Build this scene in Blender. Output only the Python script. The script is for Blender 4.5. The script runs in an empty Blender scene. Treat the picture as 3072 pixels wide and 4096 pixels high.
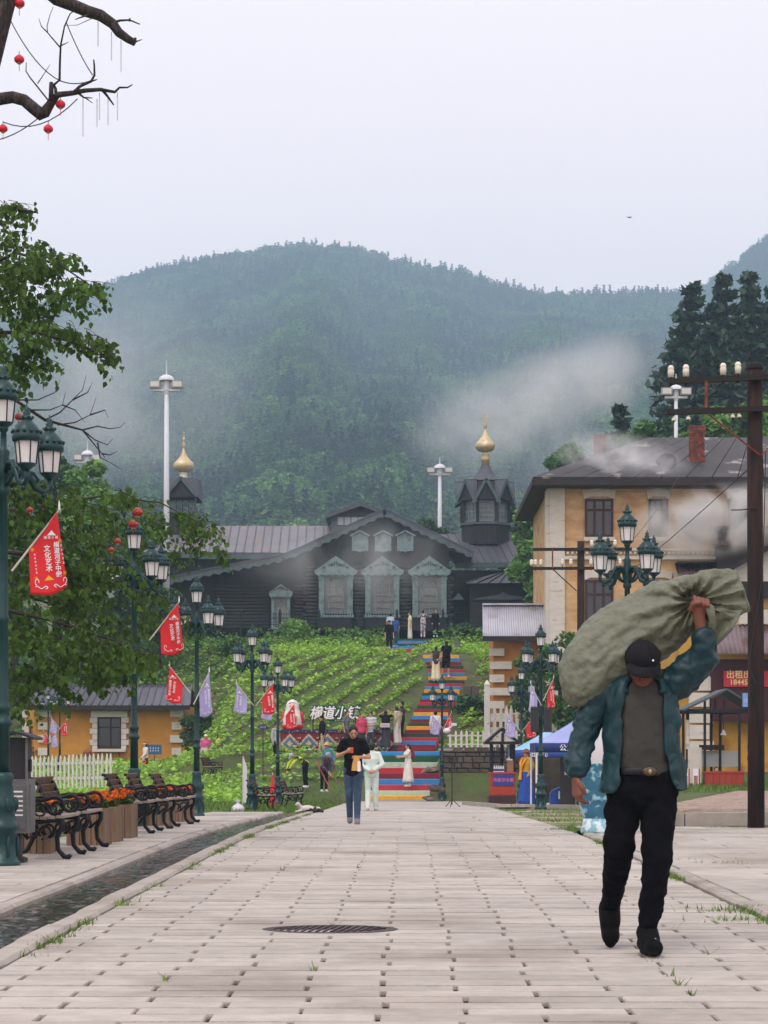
import bpy, math, random
import numpy as np
from mathutils import Vector, Matrix
random.seed(7); RNG = np.random.default_rng(7)
R = math.radians; PI = math.pi
scene = bpy.context.scene; COL = scene.collection

# ---------------------------------------------------------------- camera
FPX, VX, VY, CH = 8280.0, 1625.0, 3000.0, 1.1       # focal length in photo pixels, vanishing point, eye height
cam_d = bpy.data.cameras.new('camera'); cam = bpy.data.objects.new('camera', cam_d); COL.objects.link(cam)
cam.location = (0, 0, CH); cam.rotation_euler = (R(90), 0, 0)
cam_d.sensor_fit = 'VERTICAL'; cam_d.sensor_height = 36.0; cam_d.sensor_width = 27.0
cam_d.lens = FPX / 4096 * 36.0
cam_d.shift_y = (VY - 2048) / 4096; cam_d.shift_x = -(VX - 1536) / 4096
cam_d.clip_start = 0.5; cam_d.clip_end = 6000
scene.camera = cam

# ---------------------------------------------------------------- sky and sun (overcast, misty day)
SUN_EL, SUN_AZ = R(58), R(205)
w = bpy.data.worlds.new('World'); scene.world = w; w.use_nodes = True
nt = w.node_tree; bg = nt.nodes['Background']
sky = nt.nodes.new('ShaderNodeTexSky'); sky.sky_type = 'NISHITA'; sky.sun_disc = False
sky.sun_elevation = SUN_EL; sky.sun_rotation = SUN_AZ; sky.dust_density = 5.0; sky.air_density = 1.0
mixn = nt.nodes.new('ShaderNodeMix'); mixn.data_type = 'RGBA'; mixn.inputs[0].default_value = 0.93
tc = nt.nodes.new('ShaderNodeTexCoord'); nz = nt.nodes.new('ShaderNodeTexNoise'); nz.inputs['Scale'].default_value = 2.2; nz.inputs['Detail'].default_value = 4
rmp = nt.nodes.new('ShaderNodeValToRGB')
rmp.color_ramp.elements[0].color = (14.1, 12.4, 12.5, 1); rmp.color_ramp.elements[1].color = (15.1, 13.4, 13.5, 1)
rmp.color_ramp.elements[0].position = .3; rmp.color_ramp.elements[1].position = .7
nt.links.new(tc.outputs['Generated'], nz.inputs['Vector']); nt.links.new(nz.outputs['Fac'], rmp.inputs['Fac'])
nt.links.new(sky.outputs[0], mixn.inputs[6]); nt.links.new(rmp.outputs[0], mixn.inputs[7])
nt.links.new(mixn.outputs[2], bg.inputs['Color']); bg.inputs['Strength'].default_value = 0.1
sun_d = bpy.data.lights.new('sun', 'SUN'); sun = bpy.data.objects.new('sun', sun_d); COL.objects.link(sun)
sun_d.energy = 1.3; sun_d.angle = R(25); sun_d.color = (1.0, .965, .92)
sd = Vector((math.sin(SUN_AZ) * math.cos(SUN_EL), math.cos(SUN_AZ) * math.cos(SUN_EL), math.sin(SUN_EL)))
sun.rotation_euler = (-sd).to_track_quat('-Z', 'Y').to_euler()
scene.view_settings.view_transform = 'Standard'; scene.view_settings.look = 'None'
scene.view_settings.exposure = 0.0; scene.view_settings.gamma = 1.0; scene.view_settings.use_curve_mapping = False
scene.render.engine = 'CYCLES'
cy = scene.cycles
cy.use_denoising = True; cy.max_bounces = 5; cy.diffuse_bounces = 2; cy.glossy_bounces = 2; cy.transmission_bounces = 3
cy.transparent_max_bounces = 12; cy.volume_bounces = 2; cy.volume_step_rate = 1.0; cy.volume_max_steps = 128
cy.caustics_reflective = False; cy.caustics_refractive = False; cy.use_adaptive_sampling = True

# ---------------------------------------------------------------- helpers
def lin(c):
    return tuple(((x / 255) / 12.92 if x / 255 <= .04045 else ((x / 255 + .055) / 1.055) ** 2.4) for x in c)
def at(px, py, Y):
    return Vector(((px - VX) * Y / FPX, Y, CH - (py - VY) * Y / FPX))
def interp(x, pts):
    return float(np.interp(x, [p[0] for p in pts], [p[1] for p in pts]))
def sstep(a, b, x):
    t = min(1, max(0, (x - a) / (b - a))); return t * t * (3 - 2 * t)
def rnd(a, b): return random.uniform(a, b)

_mats = {}
def M(name, rgb, rough=.75, var=.14, sc=6.0, bump=.15, bsc=60.0, metal=0.0, rand=0.0, isl=0.0, col2=None, c2=(.5, .65), c2sc=3.0,
      spec=.35, coat=0.0, sub=0.0, streak=None, wave=None, world=False):
    """procedural surface: base colour with noise, optional second colour patches, bump, per-piece variation"""
    if name in _mats: return _mats[name]
    m = bpy.data.materials.new(name); m.use_nodes = True; n = m.node_tree; L = n.links; N = n.nodes
    b = N['Principled BSDF']; c = lin(rgb)
    tc = N.new('ShaderNodeTexCoord'); vec = tc.outputs['Object'] if not world else N.new('ShaderNodeNewGeometry').outputs['Position']
    if streak:
        mp = N.new('ShaderNodeMapping'); mp.inputs['Scale'].default_value = streak; L.new(vec, mp.inputs['Vector']); vec = mp.outputs[0]
    ns = N.new('ShaderNodeTexNoise'); ns.inputs['Scale'].default_value = sc; ns.inputs['Detail'].default_value = 5; ns.inputs['Roughness'].default_value = .62
    L.new(vec, ns.inputs['Vector'])
    r = N.new('ShaderNodeValToRGB'); r.color_ramp.elements[0].position = .28; r.color_ramp.elements[1].position = .72
    r.color_ramp.elements[0].color = tuple(max(0, x * (1 - 1.4 * var)) for x in c) + (1,)
    r.color_ramp.elements[1].color = tuple(min(1, x * (1 + 1.2 * var)) for x in c) + (1,)
    L.new(ns.outputs['Fac'], r.inputs['Fac']); out = r.outputs[0]
    if col2:
        n2 = N.new('ShaderNodeTexNoise'); n2.inputs['Scale'].default_value = c2sc; n2.inputs['Detail'].default_value = 6; L.new(vec, n2.inputs['Vector'])
        r2 = N.new('ShaderNodeValToRGB'); r2.color_ramp.elements[0].position = c2[0]; r2.color_ramp.elements[1].position = c2[1]
        L.new(n2.outputs['Fac'], r2.inputs['Fac'])
        mx = N.new('ShaderNodeMix'); mx.data_type = 'RGBA'; L.new(r2.outputs[0], mx.inputs[0]); L.new(out, mx.inputs[6]); mx.inputs[7].default_value = lin(col2) + (1,)
        out = mx.outputs[2]
    if rand or isl:
        oi = N.new('ShaderNodeObjectInfo'); gi = N.new('ShaderNodeNewGeometry')
        ad = N.new('ShaderNodeMath'); ad.operation = 'ADD'; L.new(oi.outputs['Random'], ad.inputs[0]); L.new(gi.outputs['Random Per Island'], ad.inputs[1])
        fr = N.new('ShaderNodeMath'); fr.operation = 'FRACT'; L.new(ad.outputs[0], fr.inputs[0])
        a = max(rand, isl); mr = N.new('ShaderNodeMapRange'); mr.inputs[3].default_value = 1 - a; mr.inputs[4].default_value = 1 + a
        L.new(fr.outputs[0], mr.inputs[0])
        hs = N.new('ShaderNodeHueSaturation'); L.new(mr.outputs[0], hs.inputs['Value']); L.new(out, hs.inputs['Color']); out = hs.outputs[0]
    L.new(out, b.inputs['Base Color'])
    b.inputs['Roughness'].default_value = rough; b.inputs['Metallic'].default_value = metal
    b.inputs['Specular IOR Level'].default_value = spec; b.inputs['Coat Weight'].default_value = coat
    if sub:
        b.inputs['Subsurface Weight'].default_value = sub; b.inputs['Subsurface Radius'].default_value = (.02, .008, .005)
    if bump:
        nb = N.new('ShaderNodeTexNoise'); nb.inputs['Scale'].default_value = bsc; nb.inputs['Detail'].default_value = 4; L.new(vec, nb.inputs['Vector'])
        bp = N.new('ShaderNodeBump'); bp.inputs['Strength'].default_value = bump; bp.inputs['Distance'].default_value = .02
        hsrc = nb.outputs['Fac']
        if wave:
            wv = N.new('ShaderNodeTexWave'); wv.inputs['Scale'].default_value = wave; wv.inputs['Distortion'].default_value = 9; wv.inputs['Detail'].default_value = 3
            L.new(tc.outputs['Object'], wv.inputs['Vector']); a2 = N.new('ShaderNodeMath'); a2.operation = 'ADD'; L.new(nb.outputs['Fac'], a2.inputs[0]); L.new(wv.outputs['Fac'], a2.inputs[1]); hsrc = a2.outputs[0]
        L.new(hsrc, bp.inputs['Height']); L.new(bp.outputs[0], b.inputs['Normal'])
    _mats[name] = m; return m

class MB:
    """collects shapes for ONE mesh object"""
    def __init__(s): s.v = []; s.f = []; s.mi = []
    def add(s, vs, fs, mi=0):
        o = len(s.v); s.v += [tuple(x) for x in vs]; s.f += [tuple(i + o for i in f) for f in fs]; s.mi += [mi] * len(fs); return s
    def box(s, c, d, rz=0, mi=0, M_=None):
        hx, hy, hz = d[0] / 2, d[1] / 2, d[2] / 2; ca, sa = math.cos(rz), math.sin(rz); vs = []
        for z in (-hz, hz):
            for x, y in ((-hx, -hy), (hx, -hy), (hx, hy), (-hx, hy)):
                p = Vector((x * ca - y * sa, x * sa + y * ca, z))
                if M_ is not None: p = M_ @ Vector((x, y, z))
                vs.append((c[0] + p[0], c[1] + p[1], c[2] + p[2]))
        return s.add(vs, [(0, 3, 2, 1), (4, 5, 6, 7), (0, 1, 5, 4), (1, 2, 6, 5), (2, 3, 7, 6), (3, 0, 4, 7)], mi)
    def cbox(s, c, d, ch=.01, mi=0):   # box with chamfered top edges
        hx, hy, hz = d[0] / 2, d[1] / 2, d[2] / 2; vs = []
        for z, k in ((-hz, 0), (hz - ch, 0), (hz, ch)):
            for x, y in ((-hx + k, -hy + k), (hx - k, -hy + k), (hx - k, hy - k), (-hx + k, hy - k)): vs.append((c[0] + x, c[1] + y, c[2] + z))
        fs = [(0, 3, 2, 1), (8, 9, 10, 11)]
        for b in (0, 4):
            for i in range(4): fs.append((b + i, b + (i + 1) % 4, b + 4 + (i + 1) % 4, b + 4 + i))
        return s.add(vs, fs, mi)
    def bar(s, p0, p1, w, h=None, mi=0, up=(0, 0, 1)):
        p0, p1 = Vector(p0), Vector(p1); d = p1 - p0; l = d.length; d = d / l; h = h or w; u = Vector(up)
        if abs(d.dot(u)) > .98: u = Vector((0, 1, 0))
        a = d.cross(u).normalized(); b = a.cross(d).normalized(); vs = []
        for q in (p0, p1):
            for i, j in ((-1, -1), (1, -1), (1, 1), (-1, 1)): vs.append(q + a * (i * w / 2) + b * (j * h / 2))
        return s.add(vs, [(0, 3, 2, 1), (4, 5, 6, 7), (0, 1, 5, 4), (1, 2, 6, 5), (2, 3, 7, 6), (3, 0, 4, 7)][::1], mi)
    def loft(s, rings, cap=True, mi=0):
        n = len(rings[0]); vs = [p for r in rings for p in r]; fs = []
        for k in range(len(rings) - 1):
            for i in range(n): fs.append((k * n + i, k * n + (i + 1) % n, (k + 1) * n + (i + 1) % n, (k + 1) * n + i))
        if cap: fs += [tuple(range(n))[::-1], tuple(range((len(rings) - 1) * n, len(rings) * n))]
        return s.add(vs, fs, mi)
    def tube(s, pts, rad, n=8, cap=True, mi=0, flat=1.0):
        pts = [Vector(p) for p in pts]; k = len(pts)
        if not hasattr(rad, '__len__'): rad = [rad] * k
        u = None; rings = []
        for i in range(k):
            d = (pts[min(i + 1, k - 1)] - pts[max(i - 1, 0)])
            d = d.normalized() if d.length > 1e-9 else Vector((0, 0, 1))
            if u is None: u = d.cross(Vector((0, 1, 0)) if abs(d.y) < .9 else Vector((1, 0, 0))).normalized()
            u = (u - d * u.dot(d)).normalized(); v = d.cross(u)
            rings.append([pts[i] + u * (math.cos(2 * PI * j / n) * rad[i]) + v * (math.sin(2 * PI * j / n) * rad[i] * flat) for j in range(n)])
        return s.loft(rings, cap, mi)
    def lathe(s, prof, n=16, c=(0, 0, 0), mi=0, ph=0):
        rings = [[(c[0] + r * math.cos(2 * PI * j / n + ph), c[1] + r * math.sin(2 * PI * j / n + ph), c[2] + z) for j in range(n)] for z, r in prof]
        return s.loft(rings, True, mi)
    def ell(s, c, r, n=12, m=8, mi=0, M_=None):
        rings = []
        for k in range(m + 1):
            t = -PI / 2 + PI * k / m; t = max(-1.5, min(1.5, t)); ring = []
            for j in range(n):
                p = Vector((r[0] * math.cos(t) * math.cos(2 * PI * j / n), r[1] * math.cos(t) * math.sin(2 * PI * j / n), r[2] * math.sin(t)))
                if M_ is not None: p = M_ @ p
                ring.append((c[0] + p.x, c[1] + p.y, c[2] + p.z))
            rings.append(ring)
        return s.loft(rings, True, mi)
    def cap(s, p0, p1, r0, r1, n=10):   # tapered capsule
        p0, p1 = Vector(p0), Vector(p1); s.tube([p0, p1], [r0, r1], n); s.ell(p0, (r0, r0, r0), n, 6); s.ell(p1, (r1, r1, r1), n, 6); return s
    def prism(s, poly, y0, y1, mi=0):   # polygon of (x, z), extruded along y
        n = len(poly); vs = [(x, y0, z) for x, z in poly] + [(x, y1, z) for x, z in poly]
        fs = [tuple(range(n)), tuple(range(2 * n - 1, n - 1, -1))] + [(i + n, (i + 1) % n + n, (i + 1) % n, i) for i in range(n)]
        return s.add(vs, fs, mi)
    def grid(s, fn, nu, nv, mi=0):
        vs = [fn(i / nu, j / nv) for j in range(nv + 1) for i in range(nu + 1)]
        return s.add(vs, [(j * (nu + 1) + i, j * (nu + 1) + i + 1, (j + 1) * (nu + 1) + i + 1, (j + 1) * (nu + 1) + i) for j in range(nv) for i in range(nu)], mi)
    def mesh(s, name, mats, smooth=False):
        me = bpy.data.meshes.new(name); me.from_pydata(s.v, [], s.f)
        mats = mats if isinstance(mats, (list, tuple)) else [mats]
        for m in mats: me.materials.append(m)
        if len(mats) > 1: me.polygons.foreach_set('material_index', s.mi)
        if smooth: me.polygons.foreach_set('use_smooth', [True] * len(s.f))
        me.update(); return me
    def build(s, name, mats, parent=None, smooth=False, loc=(0, 0, 0), fix=True):
        me = s.mesh(name, mats, smooth)
        if fix:
            import bmesh
            bm = bmesh.new(); bm.from_mesh(me); bmesh.ops.recalc_face_normals(bm, faces=bm.faces); bm.to_mesh(me); bm.free()
        return link(name, me, parent, loc)

def link(name, me, parent=None, loc=(0, 0, 0), rot=None, scale=None):
    o = bpy.data.objects.new(name, me); COL.objects.link(o); o.parent = parent; o.location = loc
    if rot: o.rotation_euler = rot
    if scale: o.scale = scale
    return o
def tag(o, label=None, cat=None, group=None, kind=None):
    if label: o['label'] = label
    if cat: o['category'] = cat
    if group: o['group'] = group
    if kind: o['kind'] = kind
    return o
def thing(name, label, cat, loc=(0, 0, 0), rz=0, group=None):
    o = bpy.data.objects.new(name, None); COL.objects.link(o); o.location = loc; o.rotation_euler = (0, 0, rz); o.empty_display_size = .1
    return tag(o, label, cat, group)
def copy_tree(o, parent=None):
    c = o.copy(); COL.objects.link(c); c.parent = parent
    for ch in [x for x in o.children]: copy_tree(ch, c)
    return c
def struct(o): o['kind'] = 'structure'; return o
def stuff(o): o['kind'] = 'stuff'; return o
def np_mesh(name, verts, faces, mat, smooth=False):
    """fast quad/tri mesh from numpy arrays (verts n x 3, faces m x k)"""
    me = bpy.data.meshes.new(name); verts = np.asarray(verts, dtype=np.float32); faces = np.asarray(faces, dtype=np.int32); k = faces.shape[1]
    me.vertices.add(len(verts)); me.vertices.foreach_set('co', verts.ravel())
    me.loops.add(faces.size); me.loops.foreach_set('vertex_index', faces.ravel())
    me.polygons.add(len(faces)); me.polygons.foreach_set('loop_start', np.arange(0, faces.size, k, dtype=np.int32))
    me.materials.append(mat); me.update(calc_edges=True); me.validate()
    return me

# lettering: made first, while the scene is empty, as meshes to be placed later
_txt = {}
def make_text(body, bold=.0, shear=0.0):
    key = (body, bold, shear)
    if key in _txt: return _txt[key]
    cu = bpy.data.curves.new('t', 'FONT'); cu.body = body; cu.size = 1; cu.offset = bold; cu.shear = shear; cu.align_x = 'CENTER'; cu.align_y = 'CENTER'
    cu.resolution_u = 3; cu.extrude = .01; cu.space_line = 1.0
    o = bpy.data.objects.new('t', cu); COL.objects.link(o); bpy.context.view_layer.update()
    me = bpy.data.meshes.new_from_object(o.evaluated_get(bpy.context.evaluated_depsgraph_get()))
    n = len(me.vertices); co = np.zeros(n * 3, np.float32); me.vertices.foreach_get('co', co)
    fs = [tuple(p.vertices) for p in me.polygons]
    bpy.data.objects.remove(o); bpy.data.curves.remove(cu); bpy.data.meshes.remove(me)
    _txt[key] = (co.reshape(-1, 3), fs); return _txt[key]
def text_mb(body, size, c, bold=0.0, shear=0.0, depth=1.0, warp=None, mb=None, sx=1.0):
    """lettering in the x-z plane facing -y, centred at c"""
    co, fs = make_text(body, bold, shear); mb = mb or MB()
    vs = [(c[0] + x * size * sx, c[1] - z * size * depth, c[2] + y * size) for x, y, z in co]
    if warp: vs = [warp(v) for v in vs]
    return mb.add(vs, fs)
from mathutils import noise
# ---------------------------------------------------------------- ground heights
def gprof(Y):
    t = Y - 28; return -.0165 * (t + math.sqrt(t * t + 16)) / 2
PST = [(60, -.57), (76.5, -.82), (82, .85), (86.5, 1.05), (97, 4.3), (103, 5.8), (109, 6.25), (122, 7.5), (131, 7.7), (160, 8.5), (200, 10), (300, 22)]
PLF = [(20, -.03), (40, -.12), (60, -.32), (75, -.35), (89, .15), (100, .36), (105, .9), (112, 4.2), (119, 6.8), (124, 7.5), (131, 7.7), (160, 9), (200, 12), (300, 24)]
PRT = [(20, .0), (31, .08), (64, -.1), (70, .1), (78, .5), (86, 1.2), (95, 3.5), (105, 5.6), (122, 7.4), (131, 8.0), (160, 9), (200, 12), (300, 22)]
def G(X, Y):
    p = gprof(Y) if Y < 60 else interp(Y, PST)
    if Y < 62 : base = gprof(Y)
    else: base = p
    l = interp(Y, PLF); r = interp(Y, PRT)
    kl = sstep(-4.2, -8.0, X) if Y < 84 else sstep(-6.5, -11, X)
    kr = sstep(4.3, 8.0, X)
    z = base * (1 - kl - kr) + l * kl + r * kr
    if Y < 77 and -4.7 < X < 4.6: z -= .10
    z += sstep(12, 22, X) * sstep(100, 150, Y) * 10
    if X < -22: z += (-22 - X) * .05 * sstep(90, 130, Y)
    if 1.5 < X < 5.0 and 80.4 < Y < 88: z = max(z, 1.18)
    return z

m_soil = M('soil', (80, 84, 50), .95, .3, .9, .5, 14, col2=(74, 92, 42), c2=(.46, .56), c2sc=.35)
xs = np.unique(np.concatenate([np.linspace(-160, -24, 24), np.linspace(-24, 24, 110), np.linspace(24, 160, 24)]))
ys = np.unique(np.concatenate([np.linspace(2, 60, 50), np.linspace(60, 135, 140), np.linspace(135, 330, 50)]))
V = [(x, y, G(x, y)) for y in ys for x in xs]; nx = len(xs)
F = [(j * nx + i, j * nx + i + 1, (j + 1) * nx + i + 1, (j + 1) * nx + i) for j in range(len(ys) - 1) for i in range(nx - 1)]
struct(link('ground', np_mesh('ground', V, F, m_soil)))
# far land, one sheet out to the horizon, below everything
m_far = M('far_land', (70, 84, 48), .95, .3, .02, .0)
fl = MB(); fl.grid(lambda u, v: (-3000 + 6000 * u, -400 + 4200 * v, -1.6), 12, 12)
struct(fl.build('valley_floor', m_far))

# ---------------------------------------------------------------- mountains and their forest
CREST = [(-2600, 1900), (-1500, 1700), (-600, 1500), (0, 1325), (195, 1258), (400, 1198), (480, 1170), (600, 1120), (830, 1082), (1040, 1046), (1220, 1022), (1440, 1044), (1570, 1080),
         (1850, 1135), (2040, 1190), (2185, 1228), (2315, 1222), (2480, 1212), (2666, 1210), (2800, 1235), (3100, 1290), (4200, 1500), (5200, 1700)]
CREST2 = [(2100, 1500), (2500, 1340), (2680, 1250), (2780, 1190), (2890, 1112), (3000, 1022), (3072, 968), (3250, 930), (3800, 930), (4600, 1000), (5600, 1200)]
def mtn(px, v, crest, Y0, Yc, z0, ph):
    Y = Y0 + (Yc - Y0) * v; yc = interp(px, crest); Zc = CH + (VY - yc) * Yc / FPX
    t = min(v, 1.0); s = t ** 1.32
    rid = (math.sin(px * .0052 + ph + 2.2 * t) * 17 + math.sin(px * .0137 - 4 * t + ph) * 10 + math.sin(px * .004 + 9 * t) * 11) * (math.sin(PI * t ** 1.3) ** 1.3) * (.35 + .65 * t)
    z = z0 + (Zc - z0) * s + rid
    if v > 1: z = Zc - (v - 1) * (Yc - Y0) * .55
    return Vector(((px - VX) * Y / FPX, Y, z))
m_slope = M('forest_floor', (44, 60, 34), .95, .3, .05, .0)
def make_mountain(name, crest, p0, p1, Y0, Yc, z0, ph):
    mb = MB(); mb.grid(lambda u, v: mtn(p0 + (p1 - p0) * u, v * 1.12, crest, Y0, Yc, z0, ph), 220, 60)
    return struct(mb.build(name, m_slope, smooth=True, fix=False))
MT1 = dict(crest=CREST, Y0=215, Yc=1800, z0=7, ph=0.0); MT2 = dict(crest=CREST2, Y0=900, Yc=1930, z0=80, ph=1.7)
make_mountain('mountain', p0=-2600, p1=5200, **MT1)
make_mountain('far_mountain', p0=2000, p1=5600, **MT2)

def leaf_mat(name, rgb, var=.35, rand=.25, trans=.25, isl=.3, patch=0.0):
    if name in _mats: return _mats[name]
    m = M(name, rgb, .6, var * .5, 3.0, 0, rand=rand, isl=isl, spec=.3); n = m.node_tree; N = n.nodes; L = n.links
    b = N['Principled BSDF']; src = b.inputs['Base Color'].links[0].from_socket
    if patch:      # stands of lighter and darker trees, by where each tree grows
        oi = N.new('ShaderNodeObjectInfo'); pn = N.new('ShaderNodeTexNoise'); pn.inputs['Scale'].default_value = patch; pn.inputs['Detail'].default_value = 4; L.new(oi.outputs['Location'], pn.inputs['Vector'])
        pr = N.new('ShaderNodeMapRange'); pr.inputs[1].default_value = .36; pr.inputs[2].default_value = .64; pr.inputs[3].default_value = .45; pr.inputs[4].default_value = 1.65; L.new(pn.outputs['Fac'], pr.inputs[0])
        ph = N.new('ShaderNodeHueSaturation'); L.new(pr.outputs[0], ph.inputs['Value']); L.new(src, ph.inputs['Color']); src = ph.outputs[0]; L.new(src, b.inputs['Base Color'])
    tr = N.new('ShaderNodeBsdfTranslucent'); mx = N.new('ShaderNodeMixShader'); mx.inputs[0].default_value = trans
    hs = N.new('ShaderNodeHueSaturation'); hs.inputs['Hue'].default_value = .485; hs.inputs['Value'].default_value = 1.25; L.new(src, hs.inputs['Color']); L.new(hs.outputs[0], tr.inputs['Color'])
    L.new(b.outputs[0], mx.inputs[1]); L.new(tr.outputs[0], mx.inputs[2]); L.new(mx.outputs[0], N['Material Output'].inputs['Surface'])
    return m
def quads_at(P, size, up=.3, aspect=1.0, rng=RNG, droop=None, hang=False):
    """leaf-sized faces at points P (n x 3) with random orientation"""
    n = len(P); size = np.broadcast_to(np.asarray(size, float), (n,))
    nrm = rng.normal(size=(n, 3)); nrm[:, 2] = np.abs(nrm[:, 2]) + up; nrm /= np.linalg.norm(nrm, axis=1, keepdims=True)
    a = np.cross(nrm, rng.normal(size=(n, 3))); a /= np.linalg.norm(a, axis=1, keepdims=True) + 1e-9
    if hang:
        a = np.tile(np.array([[0, 0, -1.0]]), (n, 1)) + rng.normal(size=(n, 3)) * .45; a /= np.linalg.norm(a, axis=1, keepdims=True)
        nrm = np.cross(a, rng.normal(size=(n, 3))); nrm /= np.linalg.norm(nrm, axis=1, keepdims=True) + 1e-9
    b = np.cross(nrm, a)
    s = size[:, None] * .5
    v = np.stack([P - a * s * aspect, P + b * s * .8 - a * s * .15, P + a * s * aspect + nrm * s * .25, P - b * s * .8 - a * s * .15], axis=1).reshape(-1, 3)
    f = np.arange(n * 4).reshape(n, 4); return v, f
def merge(parts):
    vs, fs, o = [], [], 0
    for v, f in parts: vs.append(v); fs.append(f + o); o += len(v)
    return np.concatenate(vs), np.concatenate(fs)
def blob_points(n, c, r, rng=RNG, shell=.55):
    d = rng.normal(size=(n, 3)); d /= np.linalg.norm(d, axis=1, keepdims=True)
    k = (shell + (1 - shell) * rng.random((n, 1)))
    return np.asarray(c) + d * k * np.asarray(r)
def lobed_points(n, h0, h1, rad, lobes, rng=RNG, top=.5):
    pts = []
    for i in range(lobes):
        t = (i + .5) / lobes; z = h0 + (h1 - h0) * (.12 + .76 * t); prof = math.sin(PI * (.16 + .74 * t)) ** .8
        a = i * 2.399 + rng.random() * .8; rr = rad * prof * (.35 + .35 * rng.random()); br = rad * (.36 + .24 * rng.random()) * (.6 + .4 * prof)
        pts.append(blob_points(n // lobes, (rr * math.cos(a), rr * math.sin(a), z), (br, br, br * .75), rng))
    return np.concatenate(pts)
def conifer_points(n, h0, h1, rad, rng=RNG, tiers=11, gap=.0):
    pts = []
    for i in range(tiers):
        t = i / (tiers - 1); z = h0 + (h1 - h0) * t; rr = rad * (1 - t) ** .85 + rad * .05
        nb = max(5, int(11 * (1 - t) + 4)); per = max(2, int(n / tiers / nb * (1.6 - 1.2 * t)))
        for k in range(nb):
            a = rng.random() * 2 * PI; L = rr * (.65 + .5 * rng.random()); u = rng.random(per) ** .7
            d = (h1 - h0) / tiers
            pts.append(np.stack([np.cos(a) * u * L + rng.normal(size=per) * .06 * rad, np.sin(a) * u * L + rng.normal(size=per) * .06 * rad, z - u * L * .22 + (u ** 2) * L * .12 + rng.normal(size=per) * d * .18], axis=1))
    return np.concatenate(pts)
m_fleaf = [leaf_mat('forest_leaf_a', (62, 100, 50), rand=.35, patch=.011), leaf_mat('forest_leaf_b', (80, 118, 54), rand=.35, patch=.011), leaf_mat('forest_needle', (38, 66, 44), rand=.3, patch=.011)]
pcol = bpy.data.collections.new('forest_kinds')
def proto(name, v, f, mat):
    o = bpy.data.objects.new(name, np_mesh(name, v, f, mat)); pcol.objects.link(o); return o
for k in range(3):
    P = lobed_points(560, .6, 6.2, 3.3, 9); v, f = quads_at(P, RNG.uniform(.4, .85, len(P)), up=.9); proto('k%d_broadleaf' % k, v, f, m_fleaf[k % 2])
for k in range(2):
    P = conifer_points(420, .5, 8.2, 2.5, tiers=10); v, f = quads_at(P, RNG.uniform(.45, .8, len(P)), up=.3, aspect=1.5); proto('k%d_conifer' % (k + 3), v, f, m_fleaf[2])

def gn_scatter(name, P, kind, scl, rot, coll):
    me = bpy.data.meshes.new(name); me.vertices.add(len(P)); me.vertices.foreach_set('co', np.asarray(P, np.float32).ravel())
    for nm, tp, arr in (('kind', 'INT', np.asarray(kind, np.int32)), ('scl', 'FLOAT', np.asarray(scl, np.float32)), ('rotz', 'FLOAT', np.asarray(rot, np.float32))):
        a = me.attributes.new(nm, tp, 'POINT'); a.data.foreach_set('value', arr)
    o = link(name, me); g = bpy.data.node_groups.new(name, 'GeometryNodeTree')
    g.interface.new_socket('Geometry', in_out='INPUT', socket_type='NodeSocketGeometry'); g.interface.new_socket('Geometry', in_out='OUTPUT', socket_type='NodeSocketGeometry')
    N = g.nodes; gi = N.new('NodeGroupInput'); go = N.new('NodeGroupOutput'); ip = N.new('GeometryNodeInstanceOnPoints'); ci = N.new('GeometryNodeCollectionInfo')
    ci.inputs['Collection'].default_value = coll; ci.inputs['Separate Children'].default_value = True; ci.inputs['Reset Children'].default_value = True
    ip.inputs['Pick Instance'].default_value = True
    def attr(nm, tp):
        a = N.new('GeometryNodeInputNamedAttribute'); a.data_type = tp; a.inputs['Name'].default_value = nm; return a.outputs[0]
    cx = N.new('ShaderNodeCombineXYZ'); g.links.new(attr('rotz', 'FLOAT'), cx.inputs[2])
    L = g.links; L.new(gi.outputs[0], ip.inputs['Points']); L.new(ci.outputs[0], ip.inputs['Instance']); L.new(attr('kind', 'INT'), ip.inputs['Instance Index'])
    L.new(cx.outputs[0], ip.inputs['Rotation']); L.new(attr('scl', 'FLOAT'), ip.inputs['Scale']); L.new(ip.outputs[0], go.inputs[0])
    md = o.modifiers.new('scatter', 'NODES'); md.node_group = g; return o
def forest(name, n, p0, p1, cfg, s0, s1, con, v0=.0):
    P, K, S = [], [], []
    while len(P) < n:
        px = random.uniform(p0, p1); v = random.random() ** .66
        v = v0 + v * (1.015 - v0)
        p = mtn(px, v, **cfg)
        c = con(px, v); isc = random.random() < c
        P.append(p - Vector((0, 0, .5))); K.append(random.choice((3, 4)) if isc else random.choice((0, 1, 2))); S.append(random.uniform(s0, s1) * (.85 if isc else 1.0) * (.85 + .45 * v))
    return tag(gn_scatter(name, P, K, S, RNG.random(len(P)) * 6.28, pcol), kind='stuff')
def con1(px, v):
    y = VY - (mtn(px, min(v, 1), **MT1).z - CH) * FPX / (MT1['Y0'] + (MT1['Yc'] - MT1['Y0']) * v)
    low = sstep(1500, 1800, y) * .45
    spur = .95 if (px > 1950 and 1290 < y < 1600 + (px - 2500) * .1 and y > 1500 - (px - 1950) * .22) else 0
    top = .7 if v > .965 and px > 1500 else (.25 if v > .95 else .06)
    pn = noise.noise(Vector((px * .0035, v * 9, 3.1))); low = max(low, .8 * sstep(.0, .25, pn))
    return max(low * .9, spur, top) if not (px > 2150 and 1230 < y < 1420) else .15
f1 = forest('forest_on_mountain', 26000, -150, 3250, MT1, .8, 1.9, con1)
f2 = forest('forest_on_far_mountain', 4500, 2380, 3300, MT2, .9, 1.4, lambda px, v: .2)
f1['label'] = 'dense mixed green forest covering the misty mountain'; f2['label'] = 'hazy forest on the far slope at the picture edge'
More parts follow.
